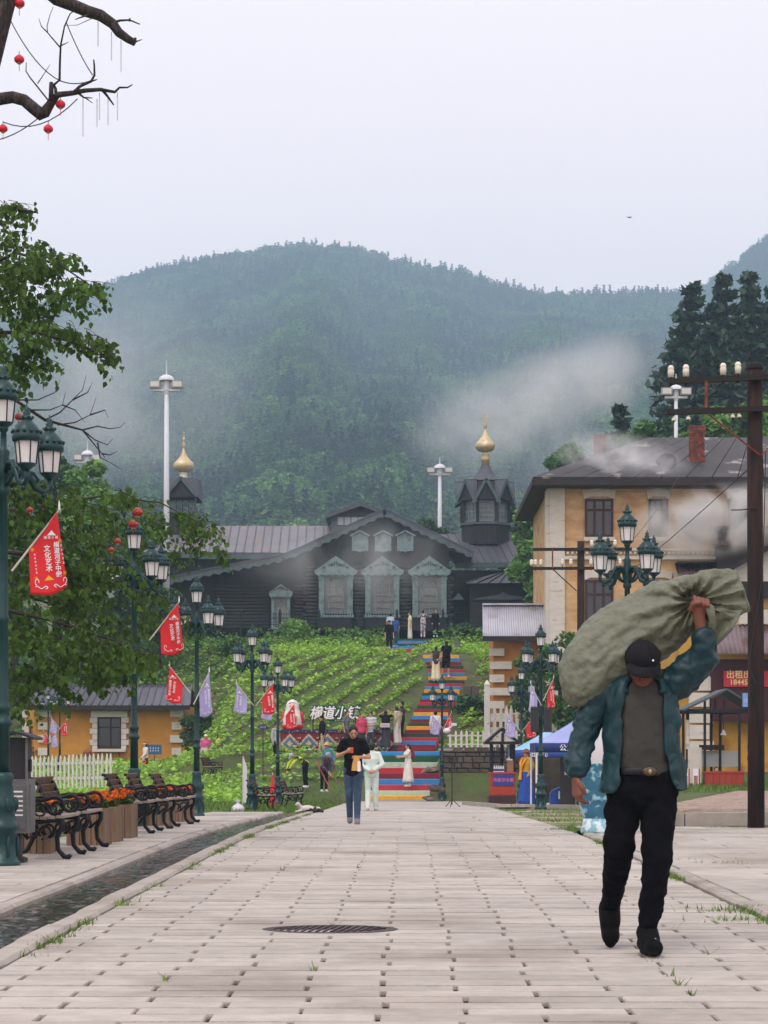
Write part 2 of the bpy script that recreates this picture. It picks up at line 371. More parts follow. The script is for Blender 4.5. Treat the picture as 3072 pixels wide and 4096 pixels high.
# ---------------------------------------------------------------- paved street
m_stone = M('paving_stone', (175, 168, 160), .78, .11, 6.0, .45, 50, rand=.13, isl=.13, col2=(126, 114, 104), c2=(.5, .8), c2sc=.7, world=True)
m_joint = M('joint_dirt', (50, 40, 39), .95, .3, 8, .4, 60, col2=(60, 70, 40), c2=(.55, .7), c2sc=2.0)
m_kerb = M('kerb_stone', (164, 156, 148), .85, .1, 5, .35, 70, rand=.06, col2=(132, 122, 110), c2=(.5, .75), c2sc=1.2, world=True)
XL, XR, ROWD, STW, OFF = -2.05, 2.33, .219, .696, -.103
def strip(name, x0, x1, y0, y1, mat, dz=0.0, n=60, parent=None):
    mb = MB(); mb.grid(lambda u, v: (x0 + (x1 - x0) * u, y0 + (y1 - y0) * v, gprof(y0 + (y1 - y0) * v) + dz), 2, n)
    return mb.build(name, mat, parent, fix=False)
plaza = struct(strip('street_paving', XL - .02, XR + .02, 3, 78.2, m_joint, -.022, 110))
stone_me = MB().cbox((0, 0, -.03), (1, 1, .06), .008).mesh('stone', m_stone)
far_v, far_f, cnt, row = [], [], 0, 0
y = 6.2
cover_c, cover_r = at(1320, 3713, 12.75), .38
rest = MB()
while y < 78.0:
    d = ROWD * rnd(.9, 1.1); off = OFF + (row % 2) * STW / 2 + rnd(-.02, .02)
    k0 = math.floor((XL - off) / STW)
    x = off + k0 * STW
    while x < XR:
        a, b = max(x, XL), min(x + STW, XR)
        if b - a > .05:
            gx = .0095 * rnd(.5, 1.5); gy = .0056 * rnd(.4, 2.0); cx, cyy = (a + b) / 2, y + d / 2
            dx, dy = cx - cover_c.x, cyy - cover_c.y
            z = gprof(cyy) + rnd(-.003, .003)
            if y > 7.0 and y < 60 and abs(dx) < .30 and abs(dy) < .28: pass
            elif y >= 7.6 and cnt < 300:
                link('stone', stone_me, plaza, (cx, cyy, z), (R(rnd(-.35, .35)), R(rnd(-.12, .12)), R(rnd(-.3, .3))), (b - a - 2 * gx, d - 2 * gy, 1)); cnt += 1
            else:
                rest.cbox((cx, cyy, z - .03), (b - a - 2 * gx, d - 2 * gy, .06), .006)
        x += STW
    y += d; row += 1
stuff(rest.build('stone_field', m_stone, plaza, fix=False))

# manhole cover with ribbed plate
m_iron = M('cast_iron', (70, 58, 58), .6, .25, 12, .4, 80, metal=.4, col2=(96, 84, 80), c2=(.5, .7), c2sc=8)
mc = thing('manhole_cover', 'round ribbed iron manhole cover set in the stone street', 'manhole cover', (cover_c.x, cover_c.y, gprof(12.7) - .002)); mc.scale = (1.05, .72, 1)
MB().lathe([(-.05, .40), (.004, .40), (.006, .385), (.006, .33), (-.006, .33), (-.006, .002)], 40).build('frame_ring', m_iron, mc)
MB().lathe([(-.05, .322), (0, .322), (.002, .31), (.002, .002)], 40).build('plate', m_iron, mc)
for i in range(-7, 8):
    xx = i * .042; hl = math.sqrt(max(.0, .3 ** 2 - xx * xx))
    MB().bar((xx - .03, -hl, .006), (xx + .03, hl, .006), .014, .008).build('rib', m_iron, mc)

# ---------------------------------------------------------------- drain with running water beside the street
def make_water():
    m = M('drain_water', (38, 32, 26), .05, .3, 3, 0, spec=.8, col2=(120, 114, 110), c2=(.53, .66), c2sc=2.6, streak=(6, 2.2, 6)); n = m.node_tree; N = n.nodes; L = n.links; b = N['Principled BSDF']
    tc = N.new('ShaderNodeTexCoord'); mp = N.new('ShaderNodeMapping'); mp.inputs['Scale'].default_value = (5, 2.6, 5); L.new(tc.outputs['Object'], mp.inputs[0])
    ns = N.new('ShaderNodeTexNoise'); ns.inputs['Scale'].default_value = 3.0; ns.inputs['Detail'].default_value = 6; L.new(mp.outputs[0], ns.inputs['Vector'])
    bp = N.new('ShaderNodeBump'); bp.inputs['Strength'].default_value = .5; bp.inputs['Distance'].default_value = .03; L.new(ns.outputs['Fac'], bp.inputs['Height']); L.new(bp.outputs[0], b.inputs['Normal'])
    return m
m_water = make_water()
KX0, KX1 = -2.235, -2.065         # kerb between street and drain
CX0, CX1 = -2.73, -2.24           # drain
struct(strip('drain_bed', CX0 - .05, CX1 + .05, 3, 66, M('drain_bed', (80, 68, 56), .9, .3, 3, .4, 30), -.15, 60))
def wz(x, y):
    return .009 * noise.noise(Vector((x * 9, y * 5, 0))) + .006 * noise.noise(Vector((x * 21 + 5, y * 13, 2)))
wt = MB(); wt.grid(lambda u, v: (CX0 + (CX1 - CX0) * u, 8 + 52 * v ** 1.5, gprof(8 + 52 * v ** 1.5) - .024 + wz(CX0 + (CX1 - CX0) * u, 8 + 52 * v ** 1.5)), 12, 1300)
struct(wt.build('water', m_water, smooth=True, fix=False))
def kerb_run(name, label_none, pts, w, h, z0, seg=.98, mat=m_kerb):
    root = struct(MB().add([(pts[0][0], pts[0][1], z0 - .3), (pts[0][0] + .01, pts[0][1], z0 - .3), (pts[0][0], pts[0][1] + .01, z0 - .3)], [(0, 1, 2)]).build(name, mat, fix=False))
    for (xa, ya), (xb, yb) in zip(pts[:-1], pts[1:]):
        l = math.hypot(xb - xa, yb - ya); n = max(1, round(l / seg)); a = math.atan2(yb - ya, xb - xa)
        for i in range(n):
            t = (i + .5) / n; cx, cyy = xa + (xb - xa) * t, ya + (yb - ya) * t
            link('kerb_stone', kerb_me[(w, h)], root, (cx, cyy, G(cx, cyy) + .1 + z0 + rnd(-.006, .006)) if z0 > -5 else (0, 0, 0), (R(rnd(-.5, .5)), R(rnd(-.4, .4)), a + R(rnd(-.5, .5))), (l / n - .012, 1, 1))
    return root
kerb_me = {}
for wh in ((.17, .2), (.14, .2), (.16, .28)):
    kerb_me[wh] = MB().cbox((0, 0, -wh[1] / 2), (1, wh[0], wh[1]), .022).mesh('kerb_stone', m_kerb)
kerb_run('kerb_by_street', 0, [(-2.15, 4), (-2.15, 46)], .17, .2, .022, 1.1)
kerb_run('kerb_beside_drain', 0, [(-2.80, 4), (-2.80, 46)], .14, .2, .024, 1.3)
kerb_run('kerb_right_of_street', 0, [(2.42, 4), (2.42, 27.5)], .14, .2, .03, 1.0)
# sidewalk with benches
sw = struct(strip('sidewalk', -4.35, -2.86, 4, 46, m_joint, -.005, 60))
srest = MB(); slab_me = MB().cbox((0, 0, -.025), (1, 1, .05), .006).mesh('slab', m_stone); cnt = 0; y = 10.0; row = 0
while y < 46:
    d = .3 * rnd(.95, 1.05); x = -4.33 + (row % 2) * -.3
    while x < -2.88:
        a, b = max(x, -4.33), min(x + .6, -2.88)
        if b - a > .06:
            z = gprof(y) + .02 + rnd(-.002, .003)
            if y > 13 and cnt < 160: link('slab', slab_me, sw, ((a + b) / 2, y + d / 2, z), (R(rnd(-.3, .3)), R(rnd(-.3, .3)), 0), (b - a - .008, d - .006, 1)); cnt += 1
            else: srest.cbox(((a + b) / 2, y + d / 2, z - .025), (b - a - .01, d - .008, .05), .005)
        x += .6
    y += d; row += 1
stuff(srest.build('slab_field', m_stone, sw, fix=False))
# right pavement of large slabs
rp = struct(strip('right_pavement', 2.48, 6.8, 4, 30.6, m_joint, -.004, 40))
y = 8.0; row = 0
while y < 30.4:
    d = rnd(.75, .95); x = 2.5 - (row % 2) * .5
    while x < 6.7:
        a, b = max(x, 2.5), min(x + 1.15, 6.7)
        if b - a > .1:
            link('slab', slab_me, rp, ((a + b) / 2, y + d / 2, gprof(y) + .02 + rnd(-.004, .006)), (R(rnd(-.4, .4)), R(rnd(-.3, .3)), R(rnd(-.4, .4))), (b - a - .018, min(d, 30.45 - y) - .016, 1))
        x += 1.15
    y += d; row += 1
# cross kerb and cobbled ramp behind it
def GR(X, Y): return interp(Y, PRT)
crk = struct(MB().bar((3.0, 30.95, -.4), (7.2, 31.25, -.4), .05, .05).build('kerb_of_side_lane', m_kerb))
for i in range(4):
    xa, xb = 3.15 + i * 1.0, 3.15 + (i + 1) * 1.0
    MB().bar((xa + .008, 30.9 + .1 * i, .045 + .012 * i), (xb - .008, 31.0 + .1 * i, .05 + .014 * i), .18, .2).build('kerb_stone', m_kerb, crk)
m_cob = M('cobble', (156, 138, 126), .85, .15, 5, .4, 60, rand=.2, isl=.2, world=True)
lane = struct(MB().grid(lambda u, v: (3.2 + 3.8 * u + 6.6 * v, 31.1 + 29 * v, GR(0, 31.1 + 29 * v) + .02 + .04 * (1 - v)), 4, 30).build('side_lane', m_joint, fix=False))
cob_me = MB().cbox((0, 0, -.03), (1, 1, .06), .018).mesh('cobble', m_cob); crest_ = MB(); cnt = 0; y = 31.25; row = 0
while y < 59:
    x0 = 3.35 + (y - 31.1) / 29 * 6.6; x = x0 + (row % 2) * .11
    while x < x0 + 3.6:
        z = GR(0, y) + .04 + .04 * (1 - (y - 31) / 29) + rnd(-.006, .006)
        if cnt < 300 and x > 4.0 * (y / 31) - .3: link('cobble', cob_me, lane, (x, y, z), (R(rnd(-2, 2)), R(rnd(-2, 2)), R(rnd(-4, 4))), (.184, .094, 1)); cnt += 1
        else: crest_.cbox((x, y, z - .03), (.184, .094, .06), .012)
        x += .22
    y += .125; row += 1
stuff(crest_.build('cobble_field', m_cob, lane, fix=False))
# stall terrace kerb on the right of the street
tk = struct(MB().grid(lambda u, v: (2.45 + (2.9 + 1.2 * v) * u, 54.6 + 12 * v, gprof(54.6 + 12 * v) + .035), 4, 12).build('stall_terrace', M('terrace_paving', (188, 174, 164), .85, .12, 2, .3, 30, col2=(120, 120, 84), c2=(.55, .7), c2sc=1.2), fix=False))
def kseg(root, p, q, n, dz=.0, w=.16, h=.22):
    p, q = Vector(p), Vector(q)
    for i in range(n):
        a, b = p.lerp(q, i / n), p.lerp(q, (i + 1) / n); d = (b - a).normalized() * .01
        MB().bar((a.x + d.x, a.y + d.y, gprof(a.y) + dz), (b.x - d.x, b.y - d.y, gprof(b.y) + dz), w, h).build('kerb_stone', m_kerb, root)
kseg(tk, at(1858, 3190, 64), at(1990, 3230, 56), 5); kseg(tk, at(1995, 3236, 55.3), at(2170, 3236, 54.5), 3); kseg(tk, (3.75, 54.3, 0), (5.4, 50.5, 0), 3)
struct(MB().grid(lambda u, v: (2.4 + 2.8 * u, 30.9 + 23.5 * v, gprof(30.9 + 23.5 * v) - .02), 3, 14).build('right_verge', M('verge', (158, 146, 124), .95, .2, 1.5, .5, 30, col2=(84, 104, 48), c2=(.46, .58), c2sc=.9), fix=False))

# ---------------------------------------------------------------- weeds and grass
m_grass = leaf_mat('grass_blade', (104, 136, 56), rand=.0, isl=.35)
def blades(P, hmin, hmax, wd=.012, lean=.5):
    n = len(P); P = np.asarray(P); a = RNG.random(n) * 2 * PI; h = RNG.uniform(hmin, hmax, n); ln = RNG.random(n) * lean
    dx, dy = np.cos(a), np.sin(a); wx, wy = -dy * wd, dx * wd
    z = np.zeros(n)
    b0 = P + np.stack([wx, wy, z], 1); b1 = P - np.stack([wx, wy, z], 1)
    t = P + np.stack([dx * h * ln, dy * h * ln, h], 1); t2 = t + np.stack([wx * .25, wy * .25, -h * .05], 1)
    return np.stack([b0, b1, t2, t], 1).reshape(-1, 3), np.arange(n * 4).reshape(n, 4)
P = []
def tuft(x, y, z, n, r): 
    for _ in range(n): P.append((x + random.gauss(0, r), y + random.gauss(0, r), z - .01))
for _ in range(150):                                       # tufts along the kerb foot, both sides
    y = rnd(8, 44); dens = .5 + .5 * math.sin(y * 1.7) + .4 * math.sin(y * .6)
    if rnd(0, 1) < dens: tuft(-2.03, y, gprof(y), random.randint(8, 40), .035)
for _ in range(22):
    y = rnd(11, 44); tuft(-2.70 + rnd(-.02, .03), y, gprof(y) - .04, random.randint(6, 26), .035)
for _ in range(120):
    y = rnd(12, 30); dens = .3 + .6 * math.sin(y * 1.1)
    if rnd(0, 1) < dens: tuft(2.34, y, gprof(y), random.randint(12, 50), .04)
for _ in range(26):
    y = rnd(9, 40); x = OFF + random.randint(-5, 6) * STW / 2; tuft(x, y, gprof(y), random.randint(3, 9), .012)
for px, py, Y, n in ((2830, 3300, 30.2, 160), (2960, 3295, 30.4, 260), (2900, 3460, 19.8, 160), (2790, 3440, 20.4, 60), (2690, 3285, 31, 120), (2420, 3330, 27.5, 160), (2290, 3300, 30, 260), (2990, 3650, 14.2, 160), (3060, 3690, 13.4, 120)):
    a = at(px, py, Y)
    for _ in range(n): P.append((a.x + random.gauss(0, .16), a.y + random.gauss(0, .09), gprof(Y) - .005))
stuff(link('street_weeds', np_mesh('street_weeds', *blades(P, .015, .06, .006, 1.3), m_grass)))
P = []; PV = []
for _ in range(9000):                                       # verge right
    y = rnd(31, 54); x = rnd(2.4, 5.0)
    if math.sin(x * 3 + y) + math.sin(y * 1.3 - x) > .3: PV.append((x, y, gprof(y) - .03))
for _ in range(14000):                                      # lawn strip left behind the benches and round the far lamps
    y = rnd(36, 79); x = rnd(-11, -4.3); P.append((x, y, G(x, y) - .01))
for _ in range(9000):
    y = rnd(46, 80); x = rnd(-5.2, -2.2)
    if rnd(0, 1) < .55: P.append((x, y, max(G(x, y), gprof(y) - .1)))
for _ in range(9000):                                      # foot of the terrace
    y = rnd(66, 80); x = rnd(1.0, 7.5); PV.append((x, y, G(x, y) - .01))
for _ in range(9000):
    y = rnd(56, 70); x = rnd(6.5, 12.5); P.append((x, y, G(x, y) + .02))
stuff(link('lawn_grass', np_mesh('lawn_grass', *blades(P, .06, .2, .014, 1.0), m_grass)))
stuff(link('verge_grass', np_mesh('verge_grass', *blades(PV, .02, .09, .008, 1.2), m_grass)))
lw = MB(); lw.grid(lambda u, v: (-12 + 7.6 * u, 34 + 45 * v, G(-12 + 7.6 * u, 34 + 45 * v) + .03), 16, 40)
struct(lw.build('lawn', M('lawn_green', (92, 120, 52), .95, .25, 1.2, .4, 20), fix=False))

# ---------------------------------------------------------------- planted hillside: rows of leafy crop
m_crop = leaf_mat('crop_leaf', (142, 184, 72), rand=0, isl=.32, trans=.3)
P = []
def on_stairs(x, y): return abs(x - stair_x(y)) < 1.35
SX = [(76, .05), (82, .1), (86, .35), (97, 2.0), (103, 2.1), (105, 1.0), (109, -1.0), (112, -.9), (119, .7), (123, .9)]
def stair_x(y): return interp(y, SX)
for i in range(40):
    x0 = -28 + i * 1.2                                        # rows fan up the slope
    y = 85.5
    while y < 121:
        x = x0 + (y - 86) * .42 + 1.2 * math.sin((y - 86) * .08 + i * .05)
        if -19 < x < 9 and not on_stairs(x, y) and not (x > 3.2 and y < 97):
            for _ in range(17): P.append((x + random.gauss(0, .14), y + random.gauss(0, .12), G(x, y) + rnd(.03, .34)))
        y += .42 if y < 104 else .55
for j in range(20):                                          # beds lying across, lower left
    y0 = 60 + j * 1.35; x = -16.0
    while x < -1.2:
        y = y0 + .03 * (x + 8) ** 2 * .3
        if (y > 79 or x < -4.6) and not (-4.8 < x < 1.0 and 84 < y < 88.5) and rnd(0, 1) < .93:
            for _ in range(9): P.append((x + random.gauss(0, .16), y + random.gauss(0, .18), G(x, y) + rnd(.04, .26)))
        x += .3
for j in range(26):
    y0 = 86 + j * 1.4; x = 2.6
    while x < 9:
        y = y0 + (x - 3) * .5
        if not on_stairs(x, y):
            for _ in range(8): P.append((x + random.gauss(0, .16), y + random.gauss(0, .2), G(x, y) + rnd(.05, .3)))
        x += .34
P = np.array(P); v, f = quads_at(P, RNG.uniform(.12, .27, len(P)), up=1.0)
tag(link('crop_rows', np_mesh('crop_rows', v, f, m_crop)), 'rows of leafy green crop planted across the hillside', kind='stuff')
# looser undergrowth at the edges, below the church fence and by the left slope
m_und = leaf_mat('undergrowth_leaf', (82, 120, 54), rand=0, isl=.35)
P = []
for _ in range(9000):
    y = rnd(114, 124.5); x = rnd(-22, 10)
    if on_stairs(x, y): continue
    P.append((x, y, G(x, y) + rnd(.0, .35 + .5 * (math.sin(x * 1.3) * math.sin(y * .7 + x * .4) > .1))))
for _ in range(14000):
    y = rnd(100, 124); x = rnd(-34, -13); P.append((x, y, G(x, y) + rnd(0, .5) + .6 * max(0, math.sin(x * .9 + y * .5))))
for _ in range(5000):
    y = rnd(80.6, 92); x = rnd(4.0, 9.5); P.append((x, y, G(x, y) + rnd(0, .8)))
P = np.array(P); v, f = quads_at(P, RNG.uniform(.14, .34, len(P)), up=.6)
stuff(link('undergrowth', np_mesh('undergrowth', v, f, m_und)))
# ---------------------------------------------------------------- painted stairs up the hill
paint = {k: M('paint_' + k, c, .55, .1, 5, .2, 40, col2=tuple(int(x * .75 + 25) for x in c), c2=(.58, .75), c2sc=4) for k, c in
         dict(maroon=(128, 22, 36), red=(186, 44, 56), blue=(44, 136, 200), green=(16, 72, 44), yellow=(236, 166, 44), pale=(170, 200, 178)).items()}
st = struct(MB().box((1.0, 100, -3), (.2, .2, .2)).build('stairs', paint['maroon']))
def steps(cols, xa, xb, wa, wb, ya, yb, za, zb, skew=0.0):
    n = len(cols)
    for i, c in enumerate(cols):
        t = i / max(1, n - 1); cx = xa + (xb - xa) * t; wd = wa + (wb - wa) * t + rnd(-.05, .05); y0 = ya + (yb - ya) * i / n; d = (yb - ya) / n + .5
        z0 = za + (zb - za) * i / n; z1 = za + (zb - za) * (i + 1) / n
        MB().cbox((cx + rnd(-.03, .03), y0 + d / 2, (z0 - .35 + z1) / 2), (wd, d, z1 - z0 + .35), .012).build('step', paint[c], st)
steps(['blue', 'yellow', 'pale'], -.35, -.2, 2.1, 2.2, 76.2, 77.6, -.95, -.42)
steps(['red', 'blue', 'maroon', 'red', 'pale'], .02, .02, 2.5, 2.45, 77.7, 81.0, -.42, .62)
MB().cbox((.02, 83.4, .35), (2.5, 5.0, 1.04), .02).build('landing', paint['green'], st)
MB().cbox((.0, 82.2, .96), (2.9, 2.4, .16), .02).build('landing_top', paint['blue'], st)
steps(['maroon', 'maroon', 'blue', 'red', 'green', 'maroon', 'yellow', 'green', 'maroon', 'blue', 'yellow', 'maroon', 'green', 'red', 'maroon', 'blue', 'green', 'yellow', 'blue', 'red', 'green'],
      .36, 1.85, 1.5, 1.65, 85.2, 97.2, 1.0, 4.35)
steps(['yellow', 'blue', 'red', 'green', 'maroon', 'blue', 'yellow'], 1.95, 1.75, 1.8, 1.75, 97.4, 103.2, 4.35, 5.8)
steps(['blue', 'green', 'red'], -1.0, -.75, 1.9, 1.9, 105, 109.5, 5.7, 6.4)
steps(['blue', 'green'], -.3, .3, 1.6, 1.6, 110, 114, 6.4, 6.85)
steps(['red', 'blue', 'green'], .7, .9, 2.0, 3.4, 115.5, 121.5, 6.85, 7.52)
MB().cbox((.8, 123.2, 7.3), (7.5, 2.6, .5), .02).build('landing', M('concrete', (150, 146, 140), .85, .12, 3, .3, 30), st)
# ---------------------------------------------------------------- dark timber church on the hill
CHY = 130.0; KS = CHY / FPX
def cx_(px): return (px - VX) * KS
def cz_(py): return CH - (py - VY) * KS
church = thing('church', 'dark timber log church with carved window frames and gold onion domes', 'church', (0, CHY, 7.6)); CZ = 7.6
def C(px, py, dy=0.0):
    k = (CHY + dy) / FPX; return Vector(((px - VX) * k, dy, CH - (py - VY) * k - CZ))
m_log = M('dark_log', (50, 50, 50), .8, .3, 2.0, .5, 20, rand=.18, streak=(1, 1, 6))
m_dark = M('dark_board', (44, 46, 48), .8, .25, 2.5, .4, 25, streak=(4, 4, .6))
m_trim = M('pale_green_trim', (118, 140, 142), .75, .12, 4, .2, 30, col2=(84, 100, 100), c2=(.5, .7))
m_trim2 = M('grey_green_trim', (80, 94, 98), .75, .15, 4, .2, 30)
m_roof = M('tin_roof_grey', (120, 119, 126), .55, .12, .8, .1, 10, metal=.25, col2=(136, 120, 112), c2=(.55, .7), c2sc=.7, rand=.06)
m_roofd = M('tin_roof_dark', (84, 86, 94), .5, .15, 1.0, .1, 10, metal=.25, rand=.08)
m_gold = M('old_gold', (204, 184, 142), .45, .18, 2.0, .15, 20, metal=.3, col2=(222, 214, 200), c2=(.56, .66), c2sc=1.6)
def glassm(name, rgb, rough=.12): return M(name, rgb, rough, .35, .7, 0, spec=.7)
m_glass = glassm('church_glass', (112, 112, 112), .3)
# roof sheets of the long nave, laid as separate strips with raised seams
def sheets(parent, corners, n, mat, th=.08, seam=.07):
    """corners: eave-left, eave-right, ridge-right, ridge-left"""
    a, b, c, d = [Vector(q) for q in corners]; nrm = (b - a).cross(d - a).normalized()
    if nrm.z < 0: nrm = -nrm
    for i in range(n):
        t0, t1 = i / n, (i + 1) / n; p = [a.lerp(b, t0), a.lerp(b, t1), d.lerp(c, t1), d.lerp(c, t0)]
        e = (p[1] - p[0]) * .012; p = [p[0] + e, p[1] - e, p[2] - e, p[3] + e]
        mb = MB(); mb.add(p + [q + nrm * th for q in p], [(0, 3, 2, 1), (4, 5, 6, 7), (0, 1, 5, 4), (1, 2, 6, 5), (2, 3, 7, 6), (3, 0, 4, 7)])
        o = mb.build('roof_sheet', mat, parent)
        if seam:
            MB().bar(a.lerp(b, t1) + nrm * (th + seam / 2 - .01), d.lerp(c, t1) + nrm * (th + seam / 2 - .01), .045, seam).build('seam', m_roofd, o)
def root_mesh(mb, name, mat, parent, smooth=False): return mb.build(name, mat, parent, smooth)
nave = root_mesh(MB().box(((cx_(560) + cx_(1360)) / 2, 11.5, (cz_(2516) + cz_(2200)) / 2 - CZ), (cx_(1360) - cx_(560), 10.5, cz_(2200) - cz_(2516))), 'nave_wall', m_dark, church)
sheets(nave, [C(520, 2212, 5.4), C(1360, 2216, 5.4), C(1360, 2108, 11.0), C(560, 2108, 11.0)], 24, m_roof)
sheets(nave, [C(560, 2108, 11.1), C(1360, 2108, 11.1), C(1360, 2212, 17.0), C(560, 2212, 17.0)], 6, m_roofd, seam=0)
MB().bar(C(520, 2222, 5.38), C(1360, 2226, 5.38), .12, .28).build('eave_board', m_trim2, nave)
# side wing with a long low roof, left of the gable
wing = root_mesh(MB().prism([(cx_(640), cz_(2520) - CZ), (cx_(1250), cz_(2520) - CZ), (cx_(1250), cz_(2190) - CZ), (cx_(1180), cz_(2215) - CZ), (cx_(813), cz_(2294) - CZ), (cx_(640), cz_(2332) - CZ)], 1.1, 6.2), 'wing_wall', m_dark, church)
# main gable block
gab = root_mesh(MB().prism([(cx_(1228), cz_(2520) - CZ), (cx_(1796), cz_(2520) - CZ), (cx_(1796), cz_(2172) - CZ), (cx_(1538), cz_(2050) - CZ), (cx_(1228), cz_(2192) - CZ)], .35, 12), 'gable_wall', m_dark, church)
zb, zt = cz_(2512) - CZ, cz_(2262) - CZ; nl = 17
xw = [cx_(1343), cx_(1529), cx_(1718)]; hw = cx_(1343) - cx_(1272)
edges = [cx_(1222), xw[0] - hw, xw[0] + hw, xw[1] - hw, xw[1] + hw, xw[2] - hw, xw[2] + hw, cx_(1802)]
for i in range(nl):
    z = zb + (zt - zb) * (i + .5) / nl; r = (zt - zb) / nl * .56
    for k in (0, 2, 4, 6):
        MB().tube([(edges[k] - (.18 if k == 0 and i % 2 else 0), .3, z), (edges[k + 1] + (.18 if k == 6 and i % 2 else 0), .3, z)], r, 10).build('log', m_log, gab, True)
nl2 = 13
zt2 = cz_(2335) - CZ
wx = cx_(1120); ww = cx_(1120) - cx_(1070)
for i in range(nl2):
    z = zb + (zt2 - zb) * (i + .5) / nl2; r = (zt2 - zb) / nl2 * .56
    for a, b in ((cx_(850), wx - ww), (wx + ww, cx_(1232))): MB().tube([(a, 1.05, z), (b, 1.05, z)], r, 10).build('log', m_log, wing, True)
# roof planes of the gable with carved bargeboards
def barge(parent, pts, w=.3, tooth=.14, y=-.15):
    for p, q in zip(pts[:-1], pts[1:]):
        p, q = Vector(p), Vector(q); L = (q - p).length; d = (q - p) / L; n = max(3, int(L / .3)); up = Vector((-d.z, 0, d.x));
        if up.z < 0: up = -up
        poly = [p, q, q - up * w]
        for i in range(n - 1, 0, -1):
            c = p + d * (L * i / n) - up * (w + (tooth if i % 2 else 0)); poly.append(c)
        poly.append(p - up * w)
        MB().prism([(a.x, a.z) for a in poly], y - .05, y + .05).build('bargeboard', m_trim2, parent)
rl = [(cx_(1538), 0, cz_(2038) - CZ), (cx_(1197), 0, cz_(2196) - CZ), (cx_(1130), 0, cz_(2222) - CZ), (cx_(813), 0, cz_(2284) - CZ), (cx_(640), 0, cz_(2322) - CZ)]
rr = [(cx_(1538), 0, cz_(2038) - CZ), (cx_(1896), 0, cz_(2212) - CZ)]
barge(gab, rl); barge(gab, rr)
for pts, yb in ((rl, 8), (rr, 12)):
    for p, q in zip(pts[:-1], pts[1:]):
        p, q = Vector(p), Vector(q); mb = MB()
        mb.add([p + Vector((0, -.25, .0)), q + Vector((0, -.25, 0)), q + Vector((0, yb, 0)), p + Vector((0, yb, 0)), p + Vector((0, -.25, .1)), q + Vector((0, -.25, .1)), q + Vector((0, yb, .1)), p + Vector((0, yb, .1))],
               [(0, 3, 2, 1), (4, 5, 6, 7), (0, 1, 5, 4), (1, 2, 6, 5), (2, 3, 7, 6), (3, 0, 4, 7)]); mb.build('roof', m_roofd, gab)
# big carved windows
def carved_window(parent, x, ztop, zbot, wd, y=.1, big=True):
    h = ztop - zbot; w2 = wd / 2
    fr = MB().box((x, y + .2, (zbot + ztop) / 2), (wd * .74, .06, h)).build('window', m_glass, parent)
    for s in (-1, 1): 
        MB().box((x + s * wd * .395, y + .05, (zbot + ztop) / 2 - .1), (wd * .15, .22, h + .3)).build('side_post', m_trim, fr)
        MB().box((x + s * wd * .43, y - .03, ztop - .35 * h * .3), (wd * .12, .12, h * .16)).build('bracket', m_trim, fr)
    MB().box((x, y - .02, ztop + .05), (wd * 1.18, .34, .2)).build('cornice', m_trim, fr)
    n = 12; poly = [(x - wd * .58, ztop - .05), (x + wd * .58, ztop - .05)]
    for i in range(n, -1, -1): poly.append((x - wd * .56 + wd * 1.12 * i / n, ztop - .12 - (.14 if i % 2 else .02)))
    MB().prism(poly, y - .2, y - .12).build('lace_trim', m_trim, fr)
    ph = wd * .38; MB().prism([(x - wd * .55, ztop + .16), (x + wd * .55, ztop + .16), (x + wd * .46, ztop + .16 + ph * .14), (x, ztop + .16 + ph), (x - wd * .46, ztop + .16 + ph * .14)], y - .05, y + .1).build('pediment', m_trim, fr)
    k = wd * .05; mb = MB()
    for s in (-1, 1):
        for j in range(3): mb.bar((x + s * k * (.8 + j * 1.6), y - .07, ztop + .22 + ph * .2), (x + s * k * .4 + s * j * k * .8, y - .07, ztop + .22 + ph * (.55 - .1 * j)), .05, .04)
        mb.bar((x + s * wd * .28, y - .07, ztop + .22), (x + s * wd * .36, y - .07, ztop + .22 + ph * .18), .05, .04); mb.bar((x + s * wd * .36, y - .07, ztop + .22), (x + s * wd * .28, y - .07, ztop + .22 + ph * .18), .05, .04)
    mb.build('carved_cross', m_dark, fr)
    mb = MB(); m2 = .045
    for q in ((-.37, .37) if big else (-.37, 0, .37)): mb.bar((x + q * wd, y + .14, zbot), (x + q * wd, y + .14, ztop), m2)
    mb.bar((x - wd * .37, y + .14, zbot + h * .66), (x + wd * .37, y + .14, zbot + h * .66), m2); mb.bar((x - wd * .37, y + .14, zbot + h * .3), (x + wd * .37, y + .14, zbot + h * .3), m2)
    if big:
        r = wd * .2; zc = zbot + h * .66
        arc = [(x + r * math.cos(a), y + .13, zc + r * 1.25 * math.sin(a)) for a in np.linspace(0, PI, 13)]
        mb.tube(arc, .04, 6); 
        for s in (-1, 1):
            mb.bar((x + s * r, y + .13, zbot), (x + s * r, y + .13, zc), .08); mb.bar((x + s * r * .7, y + .13, zc + r * .9), (x + s * wd * .36, y + .13, ztop - .05), .045); mb.bar((x, y + .13, zc), (x + s * r * .7, y + .13, zc + r * .85), .045)
        mb.bar((x, y + .13, zbot), (x, y + .13, zc + r), .05)
        for q in (.15, .45): mb.bar((x - r, y + .13, zbot + h * q), (x + r, y + .13, zbot + h * q), .05)
    mb.build('muntins', m_trim, fr)
    MB().box((x, y, zbot - .15), (wd * 1.0, .3, .16)).build('sill', m_trim, fr)
    if big: MB().box((x, y + .03, zbot - .65), (wd * .92, .2, .8)).build('apron', m_dark, fr)
    return fr
for x in xw: carved_window(gab, x, cz_(2288) - CZ, cz_(2455) - CZ, cx_(1500) - cx_(1355))
carved_window(wing, wx, cz_(2372) - CZ, cz_(2500) - CZ, cx_(1165) - cx_(1085), y=.85, big=False)
